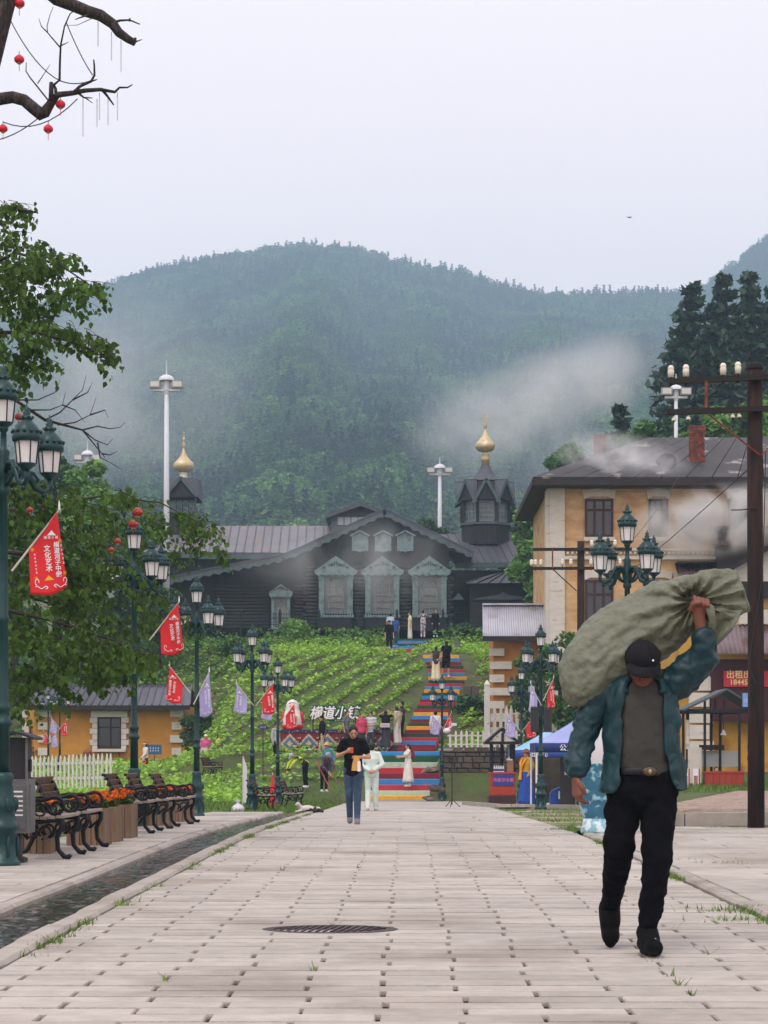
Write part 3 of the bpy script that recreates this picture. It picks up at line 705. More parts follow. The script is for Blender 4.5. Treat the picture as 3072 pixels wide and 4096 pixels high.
# three blind attic shutters
for px in (1440, 1532, 1621):
    x = cx_(px); z0, z1 = cz_(2204) - CZ, cz_(2142) - CZ
    sh = MB().prism([(x - .42, z0 + .05), (x - .3, z0), (x - .12, z0), (x, z0 - .08), (x + .12, z0), (x + .3, z0), (x + .42, z0 + .05), (x + .42, z1), (x, z1 + .2), (x - .42, z1)], .12, .34).build('attic_shutter', m_trim, gab)
    for s in (-1, 1):
        MB().bar((x, .1, z1 + .3), (x + s * .62, .1, z1 - .02), .3, .1).build('hood', m_trim, sh); MB().box((x + s * .46, .1, (z0 + z1) / 2), (.1, .2, z1 - z0)).build('side_post', m_trim, sh)
# roof lantern behind the peak
q0, q1 = C(1324, 2140, 7.4), C(1560, 2060, 7.4)
rlt = MB().box(((q0.x + q1.x) / 2, 9, (q0.z + q1.z) / 2), (q1.x - q0.x, 3.2, q1.z - q0.z)).build('roof_lantern', m_trim2, church)
g0, g1, g2 = C(1300, 2068, 7.1), C(1443, 2018, 7.1), C(1600, 2075, 7.1)
for p, q in ((g0, g1), (g1, g2)): MB().bar(p + Vector((0, 2.2, 0)), q + Vector((0, 2.2, 0)), 4.8, .22).build('roof', m_roofd, rlt)
MB().prism([(C(p_, y_, 7.3).x, C(p_, y_, 7.3).z) for p_, y_ in ((1326, 2062), (1560, 2066), (1443, 2026))], 7.25, 7.38).build('gable', m_dark, rlt)
for i in range(7): MB().box((C(1362, 0, 7.3).x + i * .46, 7.36, C(0, 2084, 7.3).z), (.38, .08, .5)).build('pane', M('pale_pane', (150, 158, 166), .3, .1, 1, 0), rlt)
# right wing with porch
rw = MB().box(((cx_(1796) + cx_(2090)) / 2, 8, (cz_(2530) + cz_(2262)) / 2 - CZ), (cx_(2090) - cx_(1796), 9, cz_(2262) - cz_(2530))).build('right_wing_wall', m_dark, church)
sheets(rw, [C(1822, 2256, 3.0), C(2156, 2254, 3.0), C(2105, 2142, 7.5), C(1758, 2142, 7.5)], 11, m_roofd)
MB().bar(C(1820, 2262, 2.98), C(2152, 2260, 2.98), .14, .3).build('eave_board', m_trim2, rw)
pw = MB().box(((cx_(1880) + cx_(2140)) / 2, 1.6, (cz_(2530) + cz_(2340)) / 2 - CZ), (cx_(2140) - cx_(1880), 3.6, cz_(2340) - cz_(2530))).build('porch_wall', m_dark, church)
mb = MB(); mb.add([C(1865, 2334, -.9), C(2165, 2330, -.9), C(2175, 2325, 3.6), C(1865, 2325, 3.6), C(1990, 2292, 1.4), C(2080, 2292, 1.4)], [(0, 1, 5, 4), (1, 2, 5), (2, 3, 4, 5), (3, 0, 4), (0, 3, 2, 1)])
prf = mb.build('porch_roof', m_roofd, church)
for t in (.15, .3, .45, .6, .75, .9): MB().bar(C(1865, 2334, -.9).lerp(C(2165, 2330, -.9), t) + Vector((0, 0, .04)), C(1990, 2292, 1.4).lerp(C(2080, 2292, 1.4), t) + Vector((0, 0, .04)), .05, .06).build('seam', m_dark, prf)
for px, wd in ((1833, 1.1), (2012, 1.9)):
    x, z = cx_(px), cz_(2400) - CZ
    MB().prism([(x - wd, z), (x + wd, z), (x + wd * .8, z + .12), (x + .3, z + .3), (x, z + .48), (x - .3, z + .3), (x - wd * .8, z + .12)] if px > 1900 else [(x - .36, z), (x + .36, z), (x, z + .42)], -.35, -.22).build('pediment', m_trim2, pw)
# onion domes and towers
def onion(parent, px, pyw, wpx, pybase, pytop, dy, cross=True):
    r = wpx / 2 * KS * (CHY + dy) / CHY; k = (CHY + dy) / FPX
    x = (px - VX) * k; zz = lambda py: CH - (py - VY) * k - CZ
    zw, zb_ = zz(pyw), zz(pybase); H = (zw - zb_)
    neck = MB().lathe([(zb_, r * .40), (zb_ + H * .22, r * .40), (zb_ + H * .24, r * .44), (zb_ + H * .3, r * .40), (zb_ + H * .52, r * .38), (zb_ + H * .56, r * .42)], 20, (x, dy, 0)).build('dome_neck', m_gold, parent, True)
    pr = [(-.62, .42), (-.55, .62), (-.42, .82), (-.25, .95), (-.05, 1.0), (.12, .97), (.3, .86), (.5, .66), (.75, .44), (1.05, .27), (1.35, .16), (1.65, .1), (1.75, .07)]
    dome = MB().lathe([(zw + a * r, b * r) for a, b in pr], 24, (x, dy, 0)).build('onion_dome', m_gold, parent, True)
    zt_ = zz(pytop); zs = zw + 1.75 * r
    mb = MB().lathe([(zs - .1, .06), (zs + .12, .14), (zs + .22, .05), (zt_, .04)], 8, (x, dy, 0)); L = zt_ - zs
    mb.ell((x, dy, zs + .2), (.12, .12, .12), 8, 6); mb.ell((x, dy, zt_), (.08, .08, .08), 8, 6)
    if cross: mb.bar((x - .32, dy, zs + L * .72), (x + .32, dy, zs + L * .72), .07); mb.bar((x - .16, dy, zs + L * .88), (x + .16, dy, zs + L * .88), .06); mb.bar((x - .18, dy, zs + L * .48), (x + .18, dy, zs + L * .38), .06)
    else: mb.ell((x, dy, zs + L * .6), (.09, .09, .14), 8, 6)
    mb.build('cross', m_gold, dome); return x, k, zz
bt = MB().box(((735 - VX) * 140 / FPX, 10, 7), (1.7, 1.7, 6)).build('bell_tower', m_dark, church)
x, k, zz = onion(bt, 735, 1862, 83, 1928, 1733, 10.0, False)
hw_ = 66 * k
zr, ze = zz(1926), zz(2000)
mb = MB(); mb.add([(x - hw_, 8.6, zr), (x + hw_, 8.6, zr), (x + hw_ * 1.02, 8.2, ze), (x, 8.1, zr + .05), (x - hw_ * 1.02, 8.2, ze), (x - hw_, 11.4, zr), (x + hw_, 11.4, zr), (x + hw_, 11.9, ze), (x - hw_, 11.9, ze)],
    [(3, 2, 1), (3, 0, 4), (0, 3, 1), (1, 2, 7, 6), (0, 5, 8, 4), (5, 6, 7, 8), (0, 1, 6, 5)]); mb.build('tower_roof', m_roofd, bt)
MB().prism([(x - hw_ * .95, ze), (x + hw_ * .95, ze), (x, zr)], 8.25, 8.4).build('gable', m_dark, bt)
for s in (-1, 1): 
    MB().bar((x, 8.1, zr + .05), (x + s * hw_, 8.1, ze), .1, .22).build('bargeboard', m_trim2, bt); MB().box((x + s * hw_ * .82, 8.7, ze - .7), (.14, .14, 1.6)).build('post', m_trim2, bt)
for i in range(4): MB().box((x - .62 + i * .42, 9.12, ze - .55), (.36, .06, .85)).build('pane', m_trim, bt)
MB().box((x, 10, ze - 1.8), (2.0, 2.0, 1.6)).build('tower_wall', m_dark, bt)
# octagonal right tower with a star of gables
TD = 7.0; ot = MB().lathe([(0, .5), (.2, .5)], 8, ((1941 - VX) * 137 / FPX, TD, 8)).build('octagon_tower', m_dark, church)
x, k, zz = onion(ot, 1941, 1783, 81, 1858, 1655, TD, True)
r8 = 100 * k; ph8 = PI / 8
MB().lathe([(zz(2185), r8 * 1.02), (zz(2104), r8 * 1.02)], 8, (x, TD, 0), ph=ph8).build('drum_wall', m_dark, ot)
MB().lathe([(zz(2106), r8 * 1.08), (zz(2098), r8 * 1.08)], 8, (x, TD, 0), ph=ph8).build('ledge', m_trim2, ot)
MB().lathe([(zz(2098), r8 * .9), (zz(1985), r8 * .9)], 8, (x, TD, 0), ph=ph8).build('window_core', m_glass, ot)
MB().lathe([(zz(1926), 62 * k), (zz(1900), 40 * k), (zz(1878), 26 * k), (zz(1856), 15 * k)], 8, (x, TD, 0), ph=ph8).build('tent_roof', m_roofd, ot)
MB().lathe([(zz(1990), r8 * 1.0), (zz(1930), 60 * k)], 8, (x, TD, 0), ph=ph8).build('inner_roof', m_dark, ot)
for i in range(8):
    a = PI / 4 * i; ca, sa = math.cos(a), math.sin(a); ap = r8 * math.cos(PI / 8)
    T = lambda u, rr_, z: (x + ca * rr_ - sa * u, TD + sa * rr_ + ca * u, z)
    hwid = r8 * math.tan(PI / 8) * 1.28
    zt_, zl = zz(1926), zz(2024); ro = ap * 1.22
    mb = MB(); mb.add([T(0, ro, zt_), T(hwid, ro * 1.02, zl), T(hwid * .9, ro * .7, zl + .4), T(0, ap * .55, zt_ + .12)], [(0, 1, 2, 3)]); mb.add([T(0, ro, zt_), T(-hwid, ro * 1.02, zl), T(-hwid * .9, ro * .7, zl + .4), T(0, ap * .55, zt_ + .12)], [(0, 3, 2, 1)])
    gb = mb.build('gable_roof', m_roofd, ot); so = gb.modifiers.new('thick', 'SOLIDIFY'); so.thickness = .09
    MB().add([T(0, ro * .96, zt_ - .2), T(hwid * .85, ro * .96, zl + .25), T(-hwid * .85, ro * .96, zl + .25), T(0, ro * .9, zt_ - .2), T(hwid * .85, ro * .9, zl + .25), T(-hwid * .85, ro * .9, zl + .25)], [(0, 1, 2), (5, 4, 3), (0, 3, 4, 1), (1, 4, 5, 2), (2, 5, 3, 0)]).build('gable', m_dark, gb)
    for s in (-1, 1): MB().bar(T(0, ro + .04, zt_ - .05), T(s * hwid, ro + .04, zl), .07, .2).build('bargeboard', m_trim2, gb)
    ps = MB()
    ww_ = r8 * math.tan(PI / 8) * .72
    for q in (-1, -.33, .33, 1): ps.bar(T(q * ww_, ap * .94, zz(2095)), T(q * ww_, ap * .94, zz(1998)), .045)
    for z in np.linspace(zz(2092), zz(2000), 6): ps.bar(T(-ww_, ap * .94, z), T(ww_, ap * .94, z), .04)
    ps.build('muntins', m_trim, ot)
    MB().bar(T(r8 * math.tan(PI / 8), ap * .97, zz(2100)), T(r8 * math.tan(PI / 8), ap * .97, zz(1985)), .2).build('post', m_dark, ot)
# iron fence in front of the church, panels of pickets between posts
m_fence = M('dark_green_iron', (18, 40, 42), .5, .15, 6, .1, 40, metal=.2)
FY = 124.6
def iron_fence(label, x0, x1):
    f = thing('iron_fence', label, 'fence', (0, FY, G(x0, FY)), 0, 'iron fence runs before the church'); n = max(1, round((x1 - x0) / 2.6)); h = 1.75
    for i in range(n + 1):
        x = x0 + (x1 - x0) * i / n; po = MB().box((x, 0, h / 2 + .05), (.13, .13, h + .25)).build('post', m_fence, f); MB().lathe([(h + .17, .1), (h + .22, .1), (h + .34, .02)], 4, (x, 0, 0), ph=PI / 4).build('finial', m_fence, po)
    for z in (.25, 1.15, 1.52): MB().bar((x0, 0, z), (x1, 0, z), .04).build('rail', m_fence, f)
    k = int((x1 - x0) / .155); pm = MB().box((0, 0, .95), (.022, .022, 1.6)).lathe([(1.72, .006), (1.76, .035), (1.86, .004)], 4).mesh('picket', m_fence)
    for i in range(k): link('picket', pm, f, (x0 + (x1 - x0) * (i + .5) / k, 0, 0))
    cm = MB().tube([(.07 * math.cos(a), 0, 1.33 + .07 * math.sin(a)) for a in np.linspace(PI, 2 * PI, 7)], .012, 5).mesh('scroll', m_fence)
    for i in range(0, k, 2): link('scroll', cm, f, (x0 + (x1 - x0) * (i + 1) / k, 0, 0))
iron_fence('dark iron picket fence before the church, left of the painted stairs', -12.3, -.55)
iron_fence('dark iron picket fence before the church, right of the painted stairs', 2.2, 7.8)
# ---------------------------------------------------------------- yellow two-storey building on the right
m_ybrick = M('ochre_brick', (206, 170, 126), .85, .14, 2.5, .5, 9, col2=(176, 132, 86), c2=(.48, .72), c2sc=.8, streak=(1, 1, 2.2))
m_white = M('whitewash', (206, 200, 190), .85, .08, 3, .3, 18, col2=(150, 138, 122), c2=(.58, .75), c2sc=1.5, streak=(1, 1, 3))
m_oldroof = M('weathered_tin', (60, 57, 60), .6, .22, .9, .2, 12, metal=.15, col2=(150, 142, 140), c2=(.6, .68), c2sc=1.1, rand=.1)
m_eave = M('dark_eave', (46, 40, 42), .8, .2, 2, .2, 20)
m_wframe = M('brown_window_frame', (62, 38, 36), .6, .15, 4, .2, 30)
m_dglass = glassm('dark_glass', (26, 28, 34), .12)
m_rbrick = M('red_brick', (128, 66, 50), .85, .25, 4, .6, 12, col2=(88, 50, 42), c2=(.45, .6), c2sc=5, rand=.2)
BY = 86.0; kb = BY / FPX
def bx_(px): return (px - VX) * kb
def bz_(py): return CH - (py - VY) * kb
yb = thing('yellow_building', 'two-storey ochre brick building with rusty hipped tin roof and two chimneys', 'building', (0, BY, 0))
x0, x1, zE = bx_(2198), bx_(3460), bz_(1944)
wl = MB().box(((x0 + x1) / 2, 5.5, (zE + .2) / 2), (x1 - x0, 11, zE - .2)).build('wall', m_ybrick, yb)
MB().box((bx_(2228), -.06, zE / 2), (bx_(2258) - bx_(2198), .16, zE - .1)).build('pilaster', m_white, yb)
MB().box((bx_(2198) - .05, .5, zE / 2), (.16, 1.1, zE - .1)).build('pilaster', m_white, yb)
MB().box(((x0 + x1) / 2, -.05, bz_(2232)), (x1 - x0 - .05, .2, .14)).build('string_course', m_white, yb)
for i in range(46):
    MB().box((bx_(2270) + i * .2, -.05, bz_(2226) + .14), (.1, .16, .1)).build('dentil', m_white, yb)
MB().box(((x0 + x1) / 2, -.04, bz_(2214) + .16), (x1 - x0 - .05, .14, .1)).build('string_course', m_white, yb)
def ywin(px0, px1, py0, py1, lint=True):
    xc = (bx_(px0) + bx_(px1)) / 2; wd = bx_(px1) - bx_(px0); h = bz_(py0) - bz_(py1); zc = (bz_(py0) + bz_(py1)) / 2
    wn = MB().box((xc, .02, zc), (wd, .1, h)).build('window', m_dglass, yb)
    mb = MB()
    for s in (-1, -.34, .34, 1): mb.box((xc + s * (wd / 2 - .04), -.05, zc), (.09, .1, h))
    for z in (-.5, .22, .5): mb.box((xc, -.06, zc + z * (h - .1)), (wd, .1, .09))
    mb.build('frame', m_wframe, wn)
    MB().box((xc, -.12, zc - h / 2 - .1), (wd * 1.12, .26, .16)).build('sill', m_white, wn)
    if lint:
        MB().prism([(xc - wd * .54, bz_(py0) - .02), (xc - wd * .3, bz_(py0) + .09), (xc + wd * .3, bz_(py0) + .09), (xc + wd * .54, bz_(py0) - .02), (xc + wd * .6, bz_(py0) + .34), (xc, bz_(py0) + .46), (xc - wd * .6, bz_(py0) + .34)], -.1, .05).build('lintel', m_white, wn)
for a, b in ((2340, 2452), (2594, 2672), (2912, 2990), (3130, 3210)): ywin(a, b, 1996, 2148)
for a, b in ((2340, 2452), (2580, 2680), (2700, 2790)): ywin(a, b, 2320, 2520)
# roof: hip with eaves, sheets of tin
e0, e1, zr = bx_(2122), bx_(3540), bz_(1753)
rf = MB().box(((e0 + e1) / 2, 5.5, zE + .02), (e1 - e0, 13.4, .26)).build('eave', m_eave, yb)
A_, B_, Cc, D_ = Vector((e0, -1.2, zE + .15)), Vector((e1, -1.2, zE + .15)), Vector((bx_(3200), 5.5, zr)), Vector((bx_(2592) * 1.0, 5.5, zr + .02))
kk = (BY + 5.5) / BY; D_.x = (2592 - VX) * (BY + 5.5) / FPX; D_.z = CH - (1753 - VY) * (BY + 5.5) / FPX; Cc.z = D_.z; Cc.x = (3300 - VX) * (BY + 5.5) / FPX
n = 14
for i in range(n):
    t0, t1 = i / n + .0015, (i + 1) / n - .0015; p = [A_.lerp(B_, t0), A_.lerp(B_, t1)]; top = [D_.lerp(Cc, t0), D_.lerp(Cc, t1)]
    for r0 in range(3):
        a, b, c, d = p[0].lerp(top[0], r0 / 3), p[1].lerp(top[1], r0 / 3), p[1].lerp(top[1], (r0 + 1) / 3), p[0].lerp(top[0], (r0 + 1) / 3); up = Vector((0, -.02, .03 + .02 * (2 - r0)))
        MB().add([a, b, c, d, a + up, b + up, c + up, d + up], [(0, 3, 2, 1), (4, 5, 6, 7), (0, 1, 5, 4), (1, 2, 6, 5), (2, 3, 7, 6), (3, 0, 4, 7)]).build('roof_sheet', m_oldroof, yb)
E_ = Vector((e0, 12.2, zE + .15)); MB().add([A_, D_, E_], [(0, 1, 2)]).build('hip', m_oldroof, yb); MB().add([E_, D_, Cc, Vector((e1, 12.2, zE + .15))], [(0, 1, 2, 3)]).build('rear_roof', m_oldroof, yb)
def chimney(px0, px1, py0, py1, dy):
    k = (BY + dy) / FPX; xa, xb = (px0 - VX) * k, (px1 - VX) * k; za, zb_ = CH - (py1 - VY) * k, CH - (py0 - VY) * k; w_ = xb - xa
    c = MB().box(((xa + xb) / 2, dy, (za + zb_) / 2 - .2), (w_ * .86, w_ * .86, zb_ - za + .2)).build('chimney', m_rbrick, yb)
    n = int((zb_ - za) / .11)
    for i in range(n):
        z = za + (i + .5) * .11; e = 1.12 if i > n - 4 else (1.0 if i % 5 else 1.04)
        for j in range(3):
            o = (-.33 + .33 * j) * w_ * e + (0 if i % 2 else .06 * w_)
            MB().box(((xa + xb) / 2 + o, dy - w_ * .42 * e, z), (w_ * .31 * e, .1, .09)).build('brick', m_rbrick, c)
chimney(2754, 2813, 1706, 1852, 1.6); chimney(2373, 2426, 1738, 1832, 4.2)
dm = MB().prism([(bx_(2637), bz_(1872)), (bx_(2712), bz_(1872)), (bx_(2712), bz_(1832))] + [(bx_(2674.5) + (bx_(2712) - bx_(2637)) / 2 * math.cos(a), bz_(1832) + (bz_(1806) - bz_(1832)) * math.sin(a)) for a in np.linspace(.2, PI - .2, 9)] + [(bx_(2637), bz_(1832))], .55, 3.5).build('dormer', m_eave, yb)
MB().box((bx_(2674), .5, bz_(1846)), (.5, .06, .36)).build('dormer_pane', m_dglass, dm)
# tin awnings over the lower doors
m_corr = M('corrugated_brown', (112, 88, 86), .6, .2, 2, .1, 10, metal=.2, col2=(80, 54, 50), c2=(.5, .65), c2sc=2)
def corrugated(parent, a, b, c, d, waves, mat, name='corrugated_sheet', amp=.025):
    a, b, c, d = map(Vector, (a, b, c, d)); nrm = (b - a).cross(d - a).normalized(); mb = MB(); n = waves * 4
    mb.grid(lambda u, v: (a.lerp(b, u)).lerp(d.lerp(c, u), v) + nrm * (amp * math.sin(u * waves * 2 * PI)), n, 1); o = mb.build(name, mat, parent, True, fix=False)
    so = o.modifiers.new('thick', 'SOLIDIFY'); so.thickness = .012; return o
corrugated(yb, (bx_(2832), -1.0, bz_(2188)), (bx_(3120), -1.0, bz_(2188)), (bx_(3120), -.1, bz_(2120)), (bx_(2832), -.1, bz_(2120)), 22, m_corr)
MB().box(((bx_(2832) + bx_(3120)) / 2, -.5, bz_(2118)), (bx_(3120) - bx_(2832) + .1, 1.0, .08)).build('awning_top', m_eave, yb)
MB().box(((bx_(2860) + bx_(3120)) / 2, -.25, bz_(2290)), (bx_(3120) - bx_(2860), .5, bz_(2186) - bz_(2390))).build('dark_porch', M('dark_tin', (40, 38, 44), .5, .2, 3, .2, 20, metal=.2, streak=(8, 1, 1)), yb)
corrugated(yb, (bx_(2698), -.9, bz_(2302)), (bx_(2858), -.9, bz_(2302)), (bx_(2858), -.1, bz_(2258)), (bx_(2698), -.1, bz_(2258)), 12, m_corr)
MB().box((bx_(2778), -.5, bz_(2256)), (bx_(2858) - bx_(2698), .9, .06)).build('awning_top', m_eave, yb)

# ---------------------------------------------------------------- shop with brown front, corrugated canopy and banner, at the right edge
SY = 74.0; ks = SY / FPX
def sx_(px): return (px - VX) * ks
def sz_(py): return CH - (py - VY) * ks
shop = thing('shop', 'yellow and brown shop front with corrugated canopy, behind the wooden kiosk', 'shop', (0, SY, 0))
m_yel = M('yellow_plaster', (206, 156, 66), .9, .12, 1.5, .4, 12, col2=(150, 100, 48), c2=(.55, .72), c2sc=1.0)
MB().box(((sx_(2720) + sx_(3500)) / 2, 4, sz_(2750) / 2 + .4), (sx_(3500) - sx_(2720), 7.5, sz_(2330) - .1)).build('wall', m_yel, shop)
MB().prism([(sx_(2820), sz_(2330)), (sx_(3400), sz_(2330)), (sx_(3400), sz_(2150)), (sx_(3110), sz_(2170))], -.6, -.4).build('side_gable', m_white, shop)
MB().bar((sx_(2790), -.6, sz_(2345)), (sx_(3110), -.6, sz_(2175)), .9, .14).build('verge', m_eave, shop)
MB().box(((sx_(2950) + sx_(3300)) / 2, -.32, sz_(2470)), (sx_(3300) - sx_(2950), .2, .5)).build('white_band', m_white, shop)
m_corr2 = M('corrugated_mauve', (128, 112, 116), .6, .15, 2, .1, 10, metal=.2, col2=(100, 74, 70), c2=(.52, .68), c2sc=1.6)
corrugated(shop, (sx_(2815), -1.4, sz_(2622)), (sx_(3250), -1.4, sz_(2622)), (sx_(3250), -.3, sz_(2500)), (sx_(2815), -.3, sz_(2500)), 24, m_corr2)
m_maroon = M('maroon_board', (64, 26, 30), .7, .2, 2, .2, 20)
MB().box(((sx_(2835) + sx_(3300)) / 2, -.45, (sz_(2640) + sz_(2885)) / 2), (sx_(3300) - sx_(2835), .3, sz_(2640) - sz_(2885))).build('fascia', m_maroon, shop)
for i in range(6):
    z = sz_(2650 + i * 64); MB().box((sx_(2790) + (.08 if i % 2 else 0), -.36, z - .2), (.7 + (.16 if i % 2 else 0), .3, .5)).build('quoin', m_white, shop)
bn = MB().box((sx_(2985), -.66, sz_(2718)), (sx_(3088) - sx_(2884), .03, sz_(2686) - sz_(2748))).build('banner', M('banner_red', (196, 44, 66), .6, .05, 3, .05, 20), shop)
m_ylet = M('letter_yellow', (236, 210, 140), .6, .03, 3, 0)
mb = text_mb('出租出售', .3, (sx_(2884) + .68, -.685, sz_(2703)), .018); text_mb('18445300', .265, (sx_(2884) + .72, -.685, sz_(2732)), .018, mb=mb, sx=.98); mb.build('lettering', m_ylet, bn)

# ---------------------------------------------------------------- grey-roofed hut right of the stairs
HY = 88.0; kh = HY / FPX
def hx_(px): return (px - VX) * kh
def hz_(py): return CH - (py - VY) * kh
hut = thing('hut', 'small ochre hut with pale corrugated roof, between bushes and church', 'hut', (0, HY, 0))
m_och = M('ochre_plaster', (186, 128, 62), .88, .15, 1.2, .35, 14, col2=(148, 92, 40), c2=(.5, .68), c2sc=.8)
MB().box((hx_(2110), 2.4, (hz_(2540) + hz_(2960)) / 2), (hx_(2240) - hx_(1968), 4.4, hz_(2540) - hz_(2960))).build('wall', m_och, hut)
m_pcorr = M('corrugated_pale', (186, 188, 200), .5, .08, 2, .1, 10, metal=.2, col2=(160, 152, 150), c2=(.55, .7), c2sc=1.2)
corrugated(hut, (hx_(1928), -.75, hz_(2548)), (hx_(2300), -.75, hz_(2548)), (hx_(2300), 1.7, hz_(2410)), (hx_(1936), 1.7, hz_(2410)), 40, m_pcorr, 'roof', .022)
MB().bar((hx_(1936), 1.7, hz_(2406)), (hx_(2300), 1.7, hz_(2406)), .3, .08).build('ridge', m_pcorr, hut)
MB().box((hx_(2114), -.7, hz_(2558)), (hx_(2300) - hx_(1930), .08, .22)).build('fascia', m_eave, hut)
for i in range(7):
    MB().box((hx_(1988) + (.16 if i % 2 else 0), .1, hz_(2580) - .3 - i * .56), (.62 + (.3 if i % 2 else 0), .3, .32)).build('quoin', m_white, hut)

# ---------------------------------------------------------------- ochre cottage on the left lawn
LY = 100.0; kl_ = LY / FPX
def lx_(px): return (px - VX) * kl_
def lz_(py): return CH - (py - VY) * kl_
cot = thing('cottage', 'ochre plastered cottage with white quoins and grey seamed tin roof on the lawn', 'cottage', (0, LY, 0))
m_oc2 = M('ochre_plaster_dark_foot', (196, 138, 58), .88, .12, .9, .3, 14, col2=(128, 84, 40), c2=(.56, .7), c2sc=.35)
wx0, wx1, wz0, wz1 = lx_(140), lx_(738), .1, lz_(2822)
MB().box(((wx0 + wx1) / 2, 2.6, (wz0 + wz1) / 2), (wx1 - wx0, 5, wz1 - wz0)).build('wall', m_oc2, cot)
sw_ = MB().add([(wx0, .1, wz0), (wx0 - .9, 2.2, wz0), (wx0 - .9, 2.2, wz1), (wx0, .1, wz1), (wx0 + .3, .4, wz0), (wx0 + .3, .4, wz1)], [(0, 1, 2, 3), (0, 3, 5, 4), (1, 4, 5, 2)]).build('end_wall', m_oc2, cot)
MB().box((wx0 - .52, .85, 1.3), (.22, .5, 1.9)).build('end_window', m_white, cot)
for i in range(5):
    z = 3.0 - i * .62
    for px, dx in ((152, 0), (706, 0)):
        wq = .62 if i % 2 == 0 else .46
        MB().box((lx_(px) + (wq / 2 if px < 300 else 0), .06, z - .12), (wq, .2, .36)).build('quoin', m_white, cot)
    MB().box((wx0 - .72, 1.6, z - .12), (.3, .5, .36)).build('quoin', m_white, cot)
ncs = 22; e0, e1 = lx_(100), lx_(766)
for i in range(ncs):
    xa, xb = e0 + (e1 - e0) * i / ncs, e0 + (e1 - e0) * (i + 1) / ncs; sh = -.45 * 0
    mb = MB(); za, zb_ = lz_(2826), lz_(2742); yo = -.7
    tx = lambda x: x + (lx_(430) - x) * .07
    mb.add([(xa + .02, yo, za), (xb - .02, yo, za), (tx(xb) - .02, 2.6, zb_), (tx(xa) + .02, 2.6, zb_), (xa + .02, yo, za + .05), (xb - .02, yo, za + .05), (tx(xb) - .02, 2.6, zb_ + .05), (tx(xa) + .02, 2.6, zb_ + .05)], [(0, 3, 2, 1), (4, 5, 6, 7), (0, 1, 5, 4), (1, 2, 6, 5), (2, 3, 7, 6), (3, 0, 4, 7)])
    o = mb.build('roof_sheet', M('tin_roof_slate', (92, 92, 102), .5, .1, 1, .1, 10, metal=.25, rand=.06), cot)
    MB().bar((xb, yo, za + .08), (tx(xb), 2.6, zb_ + .08), .05, .07).build('seam', m_roofd, o)
MB().bar((tx(e0), 2.6, lz_(2742) + .06), (tx(e1), 2.6, lz_(2742) + .06), .3, .1).build('ridge', m_roofd, cot)
MB().add([(e0, -.7, lz_(2826)), (e1, -.7, lz_(2826)), (tx(e1), 2.6, lz_(2742)), (tx(e0), 2.6, lz_(2742)), (e0, 5.9, lz_(2826)), (e1, 5.9, lz_(2826))], [(3, 2, 5, 4)]).build('rear_roof', m_roofd, cot)
MB().box(((e0 + e1) / 2, -.66, lz_(2832)), (e1 - e0, .08, .2)).build('fascia', m_eave, cot)
xc, zc = lx_(438), lz_(2930); wn = MB().box((xc, .05, zc), (1.15, .1, 1.45)).build('window', m_dglass, cot)
mb = MB()
for s in (-1, .12, 1): mb.box((xc + s * .54, -.01, zc), (.07, .08, 1.45))
for s in (-.7, .25, .7): mb.box((xc, -.02, zc + s), (1.15, .08, .07))
mb.build('frame', m_eave, wn)
for s in (-1, 1):
    for j in range(7): MB().box((xc + s * (.7 + (.06 if j % 2 else 0)), -.03, zc - .75 + j * .27), (.24 + (.12 if j % 2 else 0), .16, .25)).build('surround_block', m_white, wn)
MB().box((xc, -.05, zc + .9), (1.75, .18, .3)).build('lintel', m_white, wn); MB().box((xc, -.04, zc + 1.08), (.4, .2, .12)).build('keystone', m_white, wn); MB().box((xc, -.1, zc - .86), (1.6, .26, .14)).build('sill', m_white, wn)
MB().tube([(xc + .45, -.04, zc - .9), (xc + .5, -.05, zc - 1.2), (xc + .55, -.05, zc - 1.5)], .02, 6).build('cable', m_eave, cot)

# ---------------------------------------------------------------- tall floodlight masts
m_mast = M('white_painted_steel', (214, 216, 224), .45, .04, 3, .05, 20)
def mast(label, px, pytop, pybot, Y, wpx, g='floodlight masts'):
    k = Y / FPX; b = at(px, pybot, Y); H = (pybot - pytop) * k; r = wpx * k / 2
    m = thing('floodlight_mast', label, 'mast', b, 0, g)
    MB().lathe([(0, r * 1.35), (H * .5, r * 1.1), (H * .93, r * .8)], 12).build('pole', m_mast, m, True)
    R_ = r * 3.1
    MB().lathe([(H * .955, R_), (H * .957, R_)] + [(H * .957 + R_ * .75 * math.sin(a), R_ * math.cos(a)) for a in np.linspace(.1, 1.45, 7)], 20).build('dome_cap', m_mast, m, True)
    MB().lathe([(H * .957 + R_ * .7, .05), (H * 1.04, .02)], 6).build('lightning_rod', m_mast, m)
    MB().lathe([(H * .9, r * .9), (H * .92, r * 1.5), (H * .957, r * 1.5)], 10).build('collar', m_mast, m)
    for s in (-1, 1):
        ar = MB().box((s * R_ * .95, 0, H * .917), (R_ * 1.5, .25, .12)).build('arm', m_mast, m)
        fx = MB().box((s * R_ * 1.45, -.1, H * .917 + .32), (.62, .35, .42)).build('floodlight', M('grey_lamp', (150, 146, 144), .4, .1, 3, 0), m); MB().box((s * R_ * 1.45, -.29, H * .917 + .32), (.5, .03, .3)).build('lens', M('lens', (206, 206, 200), .2, .05, 3, 0), fx)
mast('tall white floodlight mast with dome cap beside the small left onion dome', 666, 1420 + 60, 2460, 119, 20)
mast('distant white floodlight mast rising behind the church roof', 1759, 1850, 2420, 165, 16)
mast('white floodlight mast behind the ridge of the yellow building', 2704, 1526, 2300, 118, 17)
mast('white mast cap just visible behind the left green tree', 350, 1790, 2500, 150, 16)
